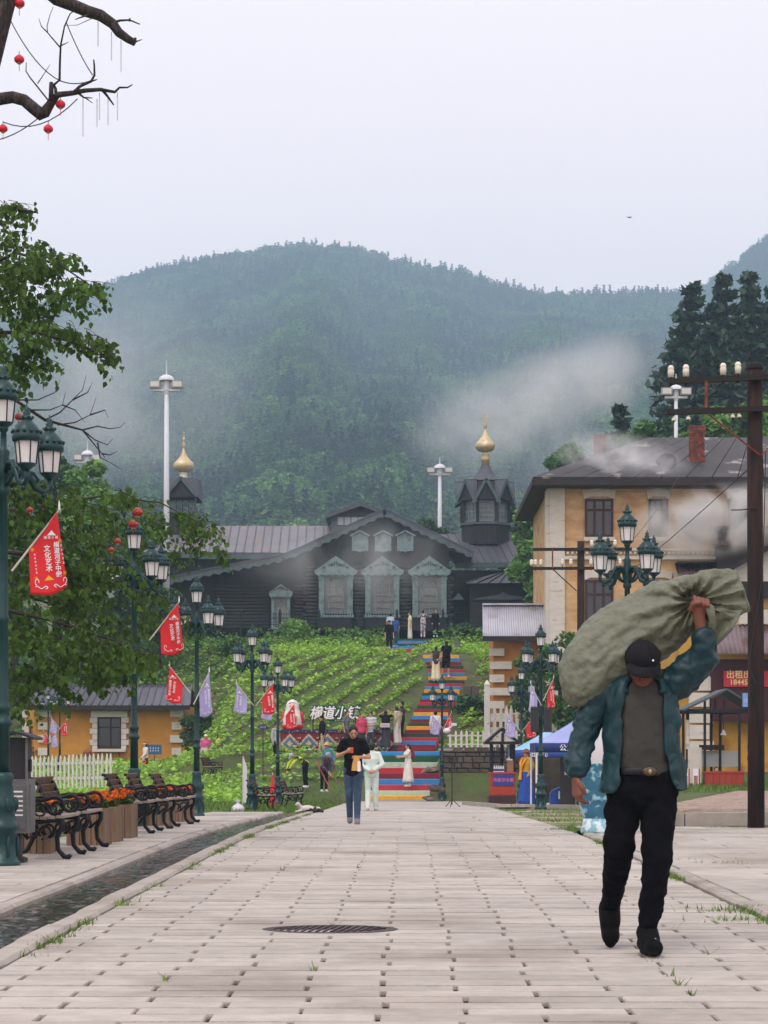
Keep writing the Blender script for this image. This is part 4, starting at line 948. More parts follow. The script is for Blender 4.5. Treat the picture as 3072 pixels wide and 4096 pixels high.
# ---------------------------------------------------------------- street lamps
m_lamp = M('lamp_green', (16, 56, 58), .42, .18, 6, .2, 50, metal=.15, coat=.15)
m_milk = M('milk_glass', (226, 222, 222), .35, .03, 5, 0, spec=.5)
def lantern(parent, x, y, z, sc=1.0):
    L = bpy.data.objects.new('lantern', MB().lathe([(.0, .035), (.03, .075), (.045, .088), (.055, .088)], 12).mesh('lantern_tray', m_lamp, False)); COL.objects.link(L); L.parent = parent; L.location = (x, y, z); L.scale = (sc,) * 3
    MB().lathe([(.056, .084), (.255, .106)], 6).build('glass', m_milk, L)
    mb = MB()
    for i in range(6):
        a = PI / 3 * i; mb.bar((.087 * math.cos(a), .087 * math.sin(a), .05), (.11 * math.cos(a), .11 * math.sin(a), .258), .011)
    mb.build('glazing_bars', M('lamp_black', (18, 28, 30), .4, .1, 6, 0), L)
    MB().lathe([(.255, .125), (.27, .138), (.315, .138), (.33, .128), (.345, .128), (.40, .10), (.44, .06), (.455, .045), (.46, .058), (.475, .058), (.50, .03), (.52, .04), (.535, .022), (.56, .03), (.575, .012), (.61, .004)], 16).build('cap', m_lamp, L, True)
    mb = MB()
    for i in range(12):
        a = PI / 6 * i; mb.ell((.133 * math.cos(a), .133 * math.sin(a), .345), (.018, .018, .02), 6, 4)
    for i in range(6):
        a = PI / 3 * i; mb.ell((.055 * math.cos(a), .055 * math.sin(a), .478), (.014, .014, .016), 6, 4)
    mb.build('crown_leaves', m_lamp, L)
    return L
def make_lamp():
    t = thing('street_lamp', 'x', 'street lamp')
    MB().lathe([(0, .16), (.06, .16), (.07, .135), (.34, .125), (.36, .15), (.40, .15), (.43, .12), (.52, .105), (.56, .125), (.60, .13), (.66, .10), (.80, .085), (.86, .10), (.9, .07)], 12).build('base', m_lamp, t, True)
    mb = MB()
    for i in range(6):
        a = PI / 3 * i; mb.ell((.115 * math.cos(a), .115 * math.sin(a), .6), (.03, .03, .07), 6, 5); mb.ell((.135 * math.cos(a), .135 * math.sin(a), .2), (.02, .02, .1), 6, 5)
    mb.build('base_ornament', m_lamp, t, True)
    MB().lathe([(.9, .062), (1.32, .058), (1.34, .08), (1.38, .08), (1.40, .06), (1.47, .06), (1.49, .075), (1.53, .06), (1.56, .048), (2.3, .045), (2.32, .055), (2.36, .055), (2.38, .045), (3.5, .04), (3.52, .06), (3.57, .06), (3.60, .045), (3.66, .07), (3.80, .075), (3.86, .05), (3.92, .06), (3.95, .032), (4.10, .028), (4.12, .045), (4.16, .05)], 12).build('post', m_lamp, t, True)
    for i in range(4):
        a = R(37) + PI / 2 * i; ca, sa = math.cos(a), math.sin(a); P = lambda r, z: (r * ca, r * sa, z)
        mb = MB(); mb.tube([P(.05, 3.72), P(.12, 3.80), P(.20, 3.80), P(.27, 3.70), P(.33, 3.60), P(.42, 3.56), P(.48, 3.60), P(.48, 3.70)], [.03, .032, .03, .032, .03, .026, .026, .03], 8)
        mb.tube([P(.07, 3.60), P(.14, 3.63), P(.20, 3.70), P(.18, 3.76), P(.13, 3.74)], [.022, .022, .02, .016, .012], 7)
        mb.tube([P(.24, 3.74), P(.31, 3.74), P(.36, 3.68), P(.33, 3.64)], [.02, .018, .015, .01], 7)
        mb.ell(P(.42, 3.54), (.03, .03, .035), 8, 5)
        for s in (-1, 1): mb.bar((.48 * ca - s * .0 * sa, .48 * sa, 3.68), (.48 * ca - s * sa * .075, .48 * sa + s * ca * .075, 3.745), .014)
        mb.build('arm', m_lamp, t, True)
        lantern(t, .48 * ca, .48 * sa, 3.70)
    lantern(t, 0, 0, 4.14)
    return t
LAMPS = [  # px of post, Y, label
    (14, 19.5, 'nearest street lamp, dark green with white lanterns, beside the grey litter bin'),
    (537, 31.1, 'dark green street lamp rising through the leaves, between bench groups by the planters'),
    (787, 40.4, 'dark green street lamp carrying a red and a rolled purple flag, beyond the bench row'),
    (1009, 52.9, 'dark green street lamp behind the black bench, with purple flag and red flag'),
    (1111, 66.0, 'dark green street lamp in front of the patterned red platform'),
    (1768, 77.0, 'dark green street lamp at the foot of the painted stairs'),
    (2163, 53.0, 'dark green street lamp beside the blue market tents, with loudspeaker boxes'),
    (2086, 70.0, 'dark green street lamp behind the woman in yellow'),
    (2509, 30.1, 'largest street lamp on the right, rising behind the olive sack'),
    (2388, 46.0, 'partly hidden street lamp left of the sack, before the wooden pole'),
    (193, 88.0, 'thin distant street lamp before the ochre cottage corner'),
    (239, 84.0, 'distant street lamp before the cottage wall with red flag'),
]
lamp0 = make_lamp(); LP = []
for i, (px, Y, lab) in enumerate(LAMPS):
    o = lamp0 if i == 0 else copy_tree(lamp0); X = (px - VX) * Y / FPX
    zg = gprof(Y) if abs(X) < 4.6 and Y < 80 else G(X, Y)
    if i == 9: zg = -.3
    if i >= 10: zg = .25
    o.location = (X, Y, zg); o.rotation_euler = (0, 0, R((0, 3, -4, 5, -7, 4, -2, 8, -7, 14, 20, 50)[i])); o['label'] = lab; o['group'] = 'green street lamps'
    if i >= 10: o.scale = (.72, .72, .72)
    if i == 9: o.scale = (.9, .9, .9)
    LP.append((X, Y, zg))
m_box = M('speaker_grey', (62, 62, 64), .6, .1, 6, .1, 60)
for s, lab in ((-1, 'grey column loudspeaker hung on the left of the lamp post by the tents'), (1, 'grey column loudspeaker hung on the right of the lamp post by the tents')):
    sp = thing('loudspeaker', lab, 'loudspeaker', (LP[6][0] + s * .17, 52.9, LP[6][2] + 1.95), 0, 'loudspeakers on the lamp post')
    MB().cbox((0, 0, .35), (.2, .16, .66), .02).build('cabinet', m_box, sp); MB().box((0, -.085, .35), (.16, .012, .6)).build('grille', M('grille', (48, 48, 50), .7, .2, 60, .4, 200), sp); MB().bar((-s * .1, 0, .35), (-s * .16, .08, .35), .04).build('bracket', m_box, sp)
cm = thing('camera_dome', 'round white security camera on the lamp post by the stairs', 'camera', (LP[5][0] + .12, 76.8, LP[5][2] + 2.62))
MB().ell((.06, 0, .0), (.15, .15, .11), 14, 8).build('housing', m_mast, cm, True); MB().bar((.1, 0, .08), (.3, 0, .22), .07).build('arm', m_mast, cm); MB().box((.32, -.04, .24), (.2, .12, .1)).build('camera_body', m_mast, cm)

# ---------------------------------------------------------------- flags on the lamps
m_red = M('flag_red', (214, 40, 46), .7, .05, 6, .12, 30); m_pur = M('flag_purple', (166, 157, 206), .7, .06, 6, .12, 30)
m_wht = M('print_white', (236, 232, 236), .7, .02, 5, 0); m_yel2 = M('print_yellow', (240, 176, 40), .7, .02, 5, 0); m_blk = M('print_black', (40, 34, 36), .7, .02, 5, 0)
m_pole = M('pale_pole', (196, 190, 182), .5, .1, 8, 0)
def flag(label, px, py, Y, s, color, mir=1, ph=0.0, fold=1.0, near=False):
    """px,py: where the cloth meets the lower end of the staff; mir=1 leans to the right going up"""
    b = at(px, py, Y); t = thing('flag', label, 'flag', b, 0, 'festival flags on the lamps')
    tip, BL, BM, BR = (.27, .345), (.02, -.43), (.215, -.437), (.36, -.355)
    def surf(u, v):
        x0, z0 = tip[0] * u, tip[1] * u
        bx, bz = (BL[0] + (BM[0] - BL[0]) * u / .55, BL[1] + (BM[1] - BL[1]) * u / .55) if u < .55 else (BM[0] + (BR[0] - BM[0]) * (u - .55) / .45, BM[1] + (BR[1] - BM[1]) * (u - .55) / .45)
        return x0 + (bx - x0) * v, z0 + (bz - z0) * v
    def dep(x, z): return .022 * math.sin(11 * x + 4 * z + ph) * min(1, max(0, (.3 - z + x) * 2)) + .012 * math.sin(25 * x + ph * 2) * min(1, max(0, -z * 2 + .4))
    W = lambda x, z, off=0.0: (mir * x * fold * s, (dep(x, z) - off) * s + (1 - fold) * x * .8 * s, z * s)
    mb = MB(); mb.grid(lambda u, v: W(*surf(u, v)), 14, 16); o = mb.build('cloth', color, t, True, fix=False); sm = o.modifiers.new('thick', 'SOLIDIFY'); sm.thickness = .004
    warp = lambda p: W(p[0], p[2], .010 - p[1] * .0)
    c = .215
    def put(body, size, x, z, bold, mb):
        co, fs = make_text(body, bold); cxm = x
        mb.add([((mir * (mir * q[0] * size + x)) * fold * s if mir > 0 else (-x * fold + q[0] * size * fold) * s, (dep(x + mir * q[0] * size, z + q[1] * size) - .008 - q[2] * size * .1) * s + (1 - fold) * (x + mir * q[0] * size) * .8 * s, (z + q[1] * size) * s) for q in co], fs)
    mb = MB()
    for i, ch in enumerate('横道河子中俄'): put(ch, .056, c + .045 + .004 * i, .035 - i * .055, .02, mb)
    for i, ch in enumerate('文化艺术'): put(ch, .064, c - .045 + .007 * i, .0 - i * .063, .02, mb)
    if near or Y < 60:
        for i, ch in enumerate('横道小镇'): put(ch, .03, c - .06 + i * .036, .105, .012, mb)
    mb.build('lettering', m_wht, t)
    mb = MB(); n0 = lambda x, z: W(x, z, .009)
    dm_ = [(c - .02, .15), (c - .045, .125), (c + .045, .125), (c + .02, .15), (c, .175)]; mb.add([n0(*q) for q in dm_], [tuple(range(5))])
    def vine(pts, w=.006):
        for (xa, za), (xb, zb_) in zip(pts[:-1], pts[1:]):
            d = math.hypot(xb - xa, zb_ - za) + 1e-6; nx_, nz_ = -(zb_ - za) / d * w / 2, (xb - xa) / d * w / 2
            mb.add([n0(xa + nx_, za + nz_), n0(xb + nx_, zb_ + nz_), n0(xb - nx_, zb_ - nz_), n0(xa - nx_, za - nz_)], [(0, 1, 2, 3)])
    for q in (-1, 1):
        cx0 = c - .01 + (0 if q < 0 else .01); zc0 = -.365 if q < 0 else -.345
        vine([(cx0 + q * (.02 + .12 * a), zc0 + .012 * math.sin(a * 9)) for a in np.linspace(0, 1, 9)]); vine([(cx0 + q * (.125 + .018 * math.cos(a)), zc0 + .05 + .03 * math.sin(a)) for a in np.linspace(-1.6, 3.4, 8)])
        vine([(cx0 + q * (.04 + .014 * math.cos(a)), zc0 + .014 * math.sin(a)) for a in np.linspace(0, 5, 7)])
    mb.build('vine_print', m_wht, t)
    if near:
        mb = MB()
        def glyph(x, z, w_):
            for j in (-1, 0, 1): mb.add([n0(x - w_ / 2, z + j * .007 - .0012), n0(x + w_ / 2, z + j * .007 - .0012), n0(x + w_ / 2, z + j * .007 + .0012), n0(x - w_ / 2, z + j * .007 + .0012)], [(0, 1, 2, 3)])
            mb.add([n0(x - .0015, z - .009), n0(x + .0015, z - .009), n0(x + .0015, z + .009), n0(x - .0015, z + .009)], [(0, 1, 2, 3)])
        for i in range(6): glyph(.055 + .004 * i, -.055 - i * .034, .016)
        for i in range(5): glyph(.305 + .006 * i, .03 - i * .04, .016)
        mb.build('small_lettering', m_wht, t)
        mb = MB()
        for x, z in ((.035, -.01), (.072, -.28), (.295, .075), (.338, -.225)): put('❀', .045, x, z, .0, mb)
        mb.add([n0(.15, -.3), n0(.185, -.25), n0(.24, -.29)], [(0, 1, 2)])
        mb.build('yellow_print', m_yel2, t)
    MB().tube([(mir * -.16 * fold * s, .005, -.21 * s), (mir * .29 * fold * s, .005, .37 * s)], [.011 * s, .008 * s], 8).build('staff', m_pole, t)
    MB().lathe([(0, .012 * s), (.05 * s, .010 * s), (.09 * s, .003 * s)], 8, (mir * .285 * fold * s, .005, .365 * s)).build('finial', m_wht, t)
    return t
flag('large red festival flag on the nearest lamp, with white lettering', 115, 2195, 19.45, 1.0, m_red, 1, 0, near=True)
flag('red festival flag half hidden in leaves on the second lamp', 640, 2505, 31.0, 1.0, m_red, 1, 1)
flag('red flag leaning left from the lamp above the cottage roof', 731, 2732, 40.3, .92, m_red, -1, .7)
flag('purple flag seen almost edge-on, right of the lamp above the cottage', 797, 2770, 40.3, 1.1, m_pur, 1, 2, fold=.62)
flag('purple flag leaning left from the lamp behind the black bench', 990, 2790, 52.8, .98, m_pur, -1, .4)
flag('red flag leaning right from the lamp behind the black bench', 1048, 2790, 52.8, 1.0, m_red, 1, 1.4)
flag('purple flag tucked behind the red one, left of the doll figure', 1090, 2828, 65.9, 1.0, m_pur, -1, 2.2)
flag('red flag in front of the doll figure', 1142, 2862, 65.9, 1.0, m_red, 1, .2)
flag('purple flag left of the lamp at the foot of the stairs', 1757, 2895, 76.8, .95, m_pur, -1, 1.1)
flag('red flag right of the lamp at the foot of the stairs', 1786, 2890, 76.8, 1.0, m_red, 1, 2.6, fold=.62)
flag('purple flag on the lamp with grey loudspeakers', 2150, 2790, 52.8, .98, m_pur, -1, 3.0, fold=.62)
flag('red flag right of the lamp with grey loudspeakers', 2188, 2770, 52.8, 1.0, m_red, 1, .9, fold=.6)
flag('purple flag hanging over the black roofed stall', 2062, 2900, 60.0, .85, m_pur, -1, .3)
flag('red flag before the light blue tent', 2104, 2905, 69.9, .95, m_red, 1, 1.9)
flag('purple flag before the cottage corner, leaning left', 228, 2900, 83.9, .82, m_pur, -1, .5)
flag('red flag before the cottage wall, leaning right', 244, 2908, 83.9, .82, m_red, 1, .8)
flag('red flag low before the cottage end wall', 190, 2948, 87.9, .72, m_red, -1, 2.0, fold=.8)
flag('pale purple flag hanging low between the cottage lamps', 204, 2958, 87.9, .82, m_pur, 1, 2.9)

# ---------------------------------------------------------------- benches
m_castiron = M('black_cast_iron', (20, 20, 24), .45, .2, 8, .2, 50, metal=.3)
m_slat = M('bench_wood', (98, 74, 62), .6, .2, 3, .3, 20, rand=.12, streak=(6, 1, 6)); m_seat = M('bench_seat_wood', (150, 134, 124), .5, .15, 3, .2, 20, rand=.1, streak=(6, 1, 6))
def make_bench():
    t = thing('bench', 'x', 'bench'); L = 1.02     # length along y, faces +x, front edge at x=0
    for y in (-L / 2 + .03, L / 2 - .03):
        mb = MB()
        arc = lambda cx, cz, r, a0, a1, n=8: [(cx + r * math.cos(a), y, cz + r * math.sin(a)) for a in np.linspace(R(a0), R(a1), n)]
        mb.tube([(.0, y, .40), (.0, y, .33), (-.05, y, .22), (-.04, y, .1), (.02, y, .03), (.07, y, .025), (.085, y, .05)], [.03, .028, .026, .024, .026, .026, .02], 8)
        mb.tube([(-.42, y, .40), (-.44, y, .28), (-.47, y, .15), (-.53, y, .04), (-.57, y, .025)], [.028, .026, .024, .024, .022], 8)
        mb.tube([(-.42, y, .40), (-.22, y, .375), (.0, y, .40)], .024, 8)
        mb.tube([(-.42, y, .40), (-.46, y, .55), (-.53, y, .72), (-.58, y, .78), (-.615, y, .785)], [.026, .024, .022, .02, .018], 8)
        mb.tube([(-.46, y, .58), (-.36, y, .60), (-.2, y, .585)] + arc(-.07, .535, .085, 120, -200, 12), .019, 8)
        mb.tube(arc(-.1, .5, .045, 60, -260, 9), .012, 6); mb.tube([(-.02, y, .40), (-.03, y, .47)], .018, 7)
        mb.tube([(-.04, y, .30), (-.12, y, .22)] + arc(-.17, .27, .06, -60, 220, 9), .013, 6); mb.tube([(-.43, y, .30), (-.34, y, .2)] + arc(-.3, .26, .055, 240, -60, 9), .013, 6)
        mb.tube(arc(-.22, .49, .06, 0, 330, 10), .011, 6); mb.tube(arc(-.33, .48, .045, 0, 330, 9), .011, 6)
        mb.build('iron_side', m_castiron, t, True)
    sl = MB().cbox((0, 0, 0), (.072, L, .03), .005).mesh('slat', m_seat)
    for i, (x, z) in enumerate(((-.02, .425), (-.1, .418), (-.18, .413), (-.26, .413), (-.34, .418), (-.41, .428))): link('slat', sl, t, (x, 0, z))
    sb = MB().cbox((0, 0, 0), (.088, L, .026), .005).mesh('slat', m_slat)
    for i in range(4):
        z = .50 + i * .082; link('slat', sb, t, (-.435 - (z - .4) * .36, 0, z + .01), (0, R(-70), 0))
    MB().bar((-.2, -L / 2 + .05, .2), (-.2, L / 2 - .05, .2), .02).build('tie_rod', m_castiron, t)
    return t
bench0 = make_bench()
BEN = [(-3.42, 21.05, 0, 'nearest park bench, black iron and brown slats, beside the litter bin'), (-3.42, 22.7, 0, 'second park bench, between the nearest bench and the marigold planters'),
       (-3.42, 27.9, 0, 'park bench just past the marigold planters, before the second lamp'), (-3.42, 30.05, 0, 'park bench at the foot of the second lamp'),
       (-3.42, 32.9, 0, 'last park bench of the row, before the flagged lamp'), (-3.45, 53.2, 12, 'black park bench under the lamp, near the white plastic bag'),
       (-3.15, 61.5, -6, 'black park bench behind the cat, half way to the stairs'), (-7.5, 82.5, -14, 'lone park bench out on the lawn, seen from its back')]
for i, (x, y, rz, lab) in enumerate(BEN):
    o = bench0 if i == 0 else copy_tree(bench0)
    o.location = (x, y, (gprof(y) + (.02 if y < 46 else -.05)) if abs(x) < 4.6 else G(x, y) + .05); o.rotation_euler = (0, 0, R(rz)); o['label'] = lab; o['group'] = 'park benches along the street'
# ---------------------------------------------------------------- planters with marigolds
m_plank = M('planter_wood', (128, 104, 84), .8, .2, 3, .4, 20, rand=.15, streak=(8, 8, 1)); m_mar = leaf_mat('marigold', (232, 118, 18), rand=0, isl=.25, trans=.15); m_marl = leaf_mat('marigold_leaf', (60, 90, 36), rand=0)
def planter(label, x, y, h=.42, wd=.40):
    t = thing('planter', label, 'planter', (x, y, gprof(y) + .02), R(rnd(-4, 4)), 'marigold planters')
    n = 6; pm = MB().cbox((0, 0, h / 2), (wd / n - .008, .022, h), .004).mesh('plank', m_plank)
    for i in range(n):
        o = -wd / 2 + (i + .5) * wd / n
        for rz, px_, py_ in ((0, o, -wd / 2), (0, o, wd / 2), (PI / 2, wd / 2, o), (PI / 2, -wd / 2, o)): link('plank', pm, t, (px_, py_, 0), (0, 0, rz))
    MB().box((0, 0, h * .45), (wd - .04, wd - .04, h * .85)).build('soil', m_joint, t)
    for s in (-1, 1):
        for q in (-1, 1): MB().box((s * wd / 2, q * wd / 2, h / 2), (.035, .035, h + .01)).build('corner_post', m_plank, t)
    P = blob_points(420, (0, 0, h + .05), (wd * .56, wd * .56, .11), shell=.3); stuff(link('leaves', np_mesh('leaves', *quads_at(P, .05), m_marl), t))
    heads = []
    for i in range(34):
        a, r_ = rnd(0, 6.28), wd * .55 * math.sqrt(rnd(0, 1)); c = np.array((r_ * math.cos(a), r_ * math.sin(a), h + .12 + rnd(-.02, .07) - r_ * .12)); heads.append(blob_points(26, c, (.042, .042, .028), shell=.6))
    stuff(link('flowers', np_mesh('flowers', *quads_at(np.concatenate(heads), .03, up=.8), m_mar), t))
planter('wooden planter of orange marigolds, nearest one behind the second bench', -3.66, 23.9); planter('middle wooden planter of orange marigolds in the row of three', -3.64, 24.75); planter('far wooden planter of orange marigolds, before the third bench', -3.63, 26.0)
planter('marigold planter half hidden between the fourth bench and the lamp', -3.75, 31.4); planter('marigold planter behind the last bench of the row', -3.75, 34.3); planter('marigold planter tucked behind the nearest bench', -3.95, 21.9)
# ---------------------------------------------------------------- litter bin
m_binm = M('brushed_grey', (118, 118, 120), .4, .1, 4, .1, 40, metal=.35, streak=(1, 1, 12)); m_bind = M('bin_dark', (46, 44, 48), .5, .15, 4, .1, 40)
bn_ = thing('litter_bin', 'grey steel litter bin with dark curved roof beside the nearest lamp', 'litter bin', (-3.79, 20.05, .02))
bb = MB(); bb.loft([[(-.16, -.17, .28), (.16, -.17, .28), (.16, .2, .28), (-.16, .2, .28)], [(-.16, -.17, .80), (.16, -.17, .80), (.16, .2, .80), (-.16, .2, .80)]]); bb.build('body', m_binm, bn_)
MB().box((0, .02, 1.0), (.25, .3, .4)).build('hood', m_bind, bn_)
rf_ = MB(); rf_.loft([[(x, -.24, 1.17 + .09 * math.cos(x * 5.5)) for x in np.linspace(-.22, .22, 9)] + [(x, -.24, 1.145 + .09 * math.cos(x * 5.5)) for x in np.linspace(.22, -.22, 9)], [(x, .28, 1.17 + .09 * math.cos(x * 5.5)) for x in np.linspace(-.22, .22, 9)] + [(x, .28, 1.145 + .09 * math.cos(x * 5.5)) for x in np.linspace(.22, -.22, 9)]]); rf_.build('roof', m_bind, bn_)
MB().lathe([(0, .15), (.03, .15), (.05, .09), (.28, .09)], 4, ph=PI / 4).build('pedestal', m_bind, bn_)
MB().box((.03, -.176, .54), (.2, .012, .44)).build('front_panel', m_binm, bn_)
for s in (-1, 1): MB().box((s * .14, -.15, .98), (.02, .02, .42)).build('upright', m_binm, bn_)
nt_ = MB()
for i in range(6): nt_.box((.06, -.185, .68 - i * .045), (.1, .006, .016))
nt_.build('notice_lines', m_wht, bn_)
MB().box((.165, .02, .55), (.012, .26, .4)).build('side_door', m_binm, bn_); MB().box((.13, .0, .93), (.06, .06, .12)).build('opening', m_bind, bn_)
# ---------------------------------------------------------------- picket fences
m_pick = M('white_picket', (210, 206, 200), .8, .1, 6, .3, 30, rand=.08, col2=(150, 140, 128), c2=(.6, .75), c2sc=6)
def picket_fence(label, p, q, n, h, w_, rails=(.3, .75), zf=None):
    p, q = Vector(p), Vector(q); d = q - p; a = math.atan2(d.y, d.x); f = thing('picket_fence', label, 'fence', p, a, 'white picket fences'); L = math.hypot(d.x, d.y)
    pm = MB().prism([(-w_ / 2, 0), (w_ / 2, 0), (w_ / 2, h * .88), (0, h), (-w_ / 2, h * .88)], -.012, .012).mesh('picket', m_pick)
    for i in range(n): link('picket', pm, f, (L * (i + .5) / n, 0, d.z * (i + .5) / n + rnd(-.015, .015)), (0, R(rnd(-1.2, 1.2)), 0))
    for r_ in rails: MB().bar((0, .03, h * r_), (L, .03, d.z + h * r_), .03, .06).build('rail', m_pick, f)
    return f
picket_fence('white picket fence on the left, behind the nearest bench and litter bin', at(105, 3155, 46), at(452, 3150, 44), 21, .72, .05)
picket_fence('low white picket fence on top of the stone wall', (1.6, 80.3, 1.18), (4.6, 80.3, 1.2), 14, .68, .085, (.2, .7))
picket_fence('taller white picket fence before the grey-roofed hut', at(1945, 2985, 83.5), at(2330, 2975, 83.5), 17, 1.65, .13, (.35, .78))
po = thing('gate_post', 'tall white painted post at the end of the hut fence', 'post', at(1938, 2990, 83.4)); MB().box((.1, 0, 1.2), (.22, .2, 2.6)).build('shaft', m_pick, po); MB().lathe([(2.5, .17), (2.56, .17), (2.72, .02)], 4, (.1, 0, 0), ph=PI / 4).build('top', m_pick, po)
# ---------------------------------------------------------------- trees and bushes
m_bark = M('bark', (54, 46, 44), .9, .3, 6, .8, 20, col2=(84, 74, 70), c2=(.5, .65), c2sc=8, streak=(4, 4, 1))
m_dec = [leaf_mat('leaf_mid', (84, 126, 62), rand=.12), leaf_mat('leaf_light', (112, 154, 76), rand=.12), leaf_mat('leaf_dark', (60, 96, 54), rand=.12)]
m_ndl = leaf_mat('pine_needle', (54, 78, 60), rand=.12, isl=.4)
def tree(name, label, x, y, h, rad, kind, n=2600, trunk_h=.3, group=None, z=None, cat='tree', lobes=9, leaf=.3):
    z = G(x, y) - .1 if z is None else z
    t = thing(name, label, cat, (x, y, z), rnd(0, 6), group); mb = MB()
    if kind == 'pine':
        mb.tube([(0, 0, 0), (rnd(-.2, .2), rnd(-.2, .2), h * .5), (rnd(-.2, .2), 0, h * .97)], [h * .016, h * .011, h * .002], 8)
        for i in range(16):
            zz_ = h * (.25 + .045 * i); a = i * 2.4; L = rad * (1.05 - i / 19); mb.tube([(0, 0, zz_), (L * .6 * math.cos(a), L * .6 * math.sin(a), zz_ - L * .05), (L * math.cos(a), L * math.sin(a), zz_ + L * .05)], [.07, .05, .02], 5)
        P = conifer_points(n, h * trunk_h, h, rad, tiers=13); q = quads_at(P, RNG.uniform(leaf * .6, leaf * 1.3, len(P)), up=.25, aspect=1.6); mt = m_ndl
    else:
        mb.tube([(0, 0, 0), (rnd(-.1, .1) * rad, 0, h * .4), (0, rnd(-.1, .1) * rad, h * .8)], [max(.05, h * .025), h * .018, h * .006], 7)
        for i in range(6):
            a = i * 2.4; zz_ = h * (.25 + .08 * i); mb.tube([(0, 0, zz_), (rad * .4 * math.cos(a), rad * .4 * math.sin(a), zz_ + h * .1), (rad * .75 * math.cos(a), rad * .75 * math.sin(a), zz_ + h * .16)], [h * .011, h * .007, h * .002], 5)
        P = lobed_points(n, h * trunk_h, h, rad, lobes); q = quads_at(P, RNG.uniform(leaf * .6, leaf * 1.3, len(P)), up=.5); mt = m_dec[kind]
    mb.build('trunk', m_bark, t, True)
    stuff(link('crown', np_mesh('crown', *q, mt), t))
def tpx(px, pytop, Y, wpx, name, label, kind, zb=None, **kw):
    x = (px - VX) * Y / FPX; zt = CH - (pytop - VY) * Y / FPX; z = G(x, Y) - .1 if zb is None else zb
    tree(name, label, x, Y, zt - z, wpx * Y / FPX / 2, kind, z=z, **kw)
g_p = 'dark pines on the right hillside'
tpx(2765, 1160, 152, 430, 'pine_tree', 'leftmost tall dark pine above the yellow building roof', 'pine', n=6500, leaf=.5, group=g_p)
tpx(2895, 1125, 158, 400, 'pine_tree', 'tall dark pine, second from the left above the roof', 'pine', n=6500, leaf=.5, group=g_p)
tpx(2995, 1115, 150, 380, 'pine_tree', 'tallest dark pine rising behind the wooden pole top', 'pine', n=6500, leaf=.5, group=g_p)
tpx(3100, 1180, 155, 480, 'pine_tree', 'dark pine cut by the picture edge on the right', 'pine', n=6500, leaf=.5, group=g_p)
tpx(2850, 1330, 142, 500, 'pine_tree', 'dark pine filling the middle of the pine group', 'pine', n=6500, leaf=.5, group=g_p)
g_d = 'green trees behind the yellow building'
for i, (px, pt, Y, wp, kd, lb) in enumerate(((2560, 1620, 118, 260, 0, 'mid green tree behind the left end of the yellow roof'), (2420, 1690, 122, 240, 2, 'dark green tree behind the small left chimney'), (2700, 1600, 124, 280, 2, 'dark tree behind the roof ridge of the yellow building'),
        (2850, 1560, 116, 320, 1, 'pale green tree behind the red brick chimney'), (3010, 1520, 118, 300, 0, 'green tree behind the wooden pole crossarms'), (3100, 1560, 112, 260, 1, 'light green tree cut by the right picture edge'),
        (2290, 1790, 126, 260, 2, 'dark bushy tree left of the yellow roof'), (2200, 1890, 122, 220, 0, 'green tree touching the yellow building corner'), (2130, 2010, 128, 210, 1, 'light green tree between church and yellow building'), (2170, 2150, 116, 170, 0, 'low green tree at the yellow building corner'),
        (2060, 1990, 148, 240, 2, 'dark tree behind the octagonal church tower'), (1720, 2040, 165, 200, 2, 'dim tree behind the church roof beside the mast'), (2250, 1720, 150, 280, 0, 'hazy tree high behind the church tower'))):
    tpx(px, pt, Y, wp, 'broadleaf_tree', lb, kd, n=3000, leaf=.42, group=g_d, lobes=11)
tpx(2480, 1640, 130, 300, 'spruce_tree', 'pointed dark spruce above the small left chimney', 'pine', n=2600, leaf=.5)
g_l = 'green trees left of the church'
tpx(345, 1770, 112, 330, 'broadleaf_tree', 'bright green tree left of the tall white mast', 1, n=4200, leaf=.3, group=g_l, lobes=13); tpx(230, 1760, 118, 280, 'broadleaf_tree', 'dark green tree behind the lamp leaves on the left', 2, n=3200, leaf=.35, group=g_l)
tpx(560, 2010, 122, 220, 'broadleaf_tree', 'rounded green tree just left of the mast foot', 0, n=2600, leaf=.3, group=g_l); tpx(60, 2000, 110, 300, 'broadleaf_tree', 'green tree at the left picture edge behind the leaves', 0, n=2600, leaf=.35, group=g_l)
tpx(480, 2180, 112, 260, 'broadleaf_tree', 'low green tree above the cottage ridge', 2, n=2600, leaf=.3, group=g_l); tpx(640, 2330, 116, 220, 'broadleaf_tree', 'dark bushy tree at the end of the church fence', 2, n=2200, leaf=.28, group=g_l)
g_b = 'garden bushes'
for px, pt, Y, wp, kd, lb, zb in ((800, 2830, 96, 190, 2, 'dark rounded bush at the cottage corner', .2), (1180, 2480, 119, 150, 1, 'bright green bush below the carved wing window', None), (1440, 2530, 122, 100, 0, 'small bush left of the stair head', None), (1850, 2500, 122, 140, 2, 'dark bush below the right fence', None), (1990, 2510, 121, 120, 0, 'green bush below the fence beside the hut roof', None),
        (2240, 2480, 78, 200, 0, 'young green tree before the hut roof', .6), (2150, 2600, 82, 220, 2, 'dark leafy bush covering the hut wall', .9), (2330, 2620, 76, 200, 2, 'leafy bush behind the sack', .4), (2390, 2880, 76, 130, 2, 'dark bush behind the picket fence near the tents', .3), (2095, 2550, 84, 120, 0, 'thin green sapling at the hut corner', .9), (1880, 2790, 92, 150, 2, 'dark shrub right of the stairs', None), (940, 2560, 118, 160, 0, 'green shrub at the left end of the church fence', None)):
    tpx(px, pt, Y, wp, 'bush', lb, kd, zb=zb, n=1500, trunk_h=.12, leaf=.2, group=g_b, cat='bush')

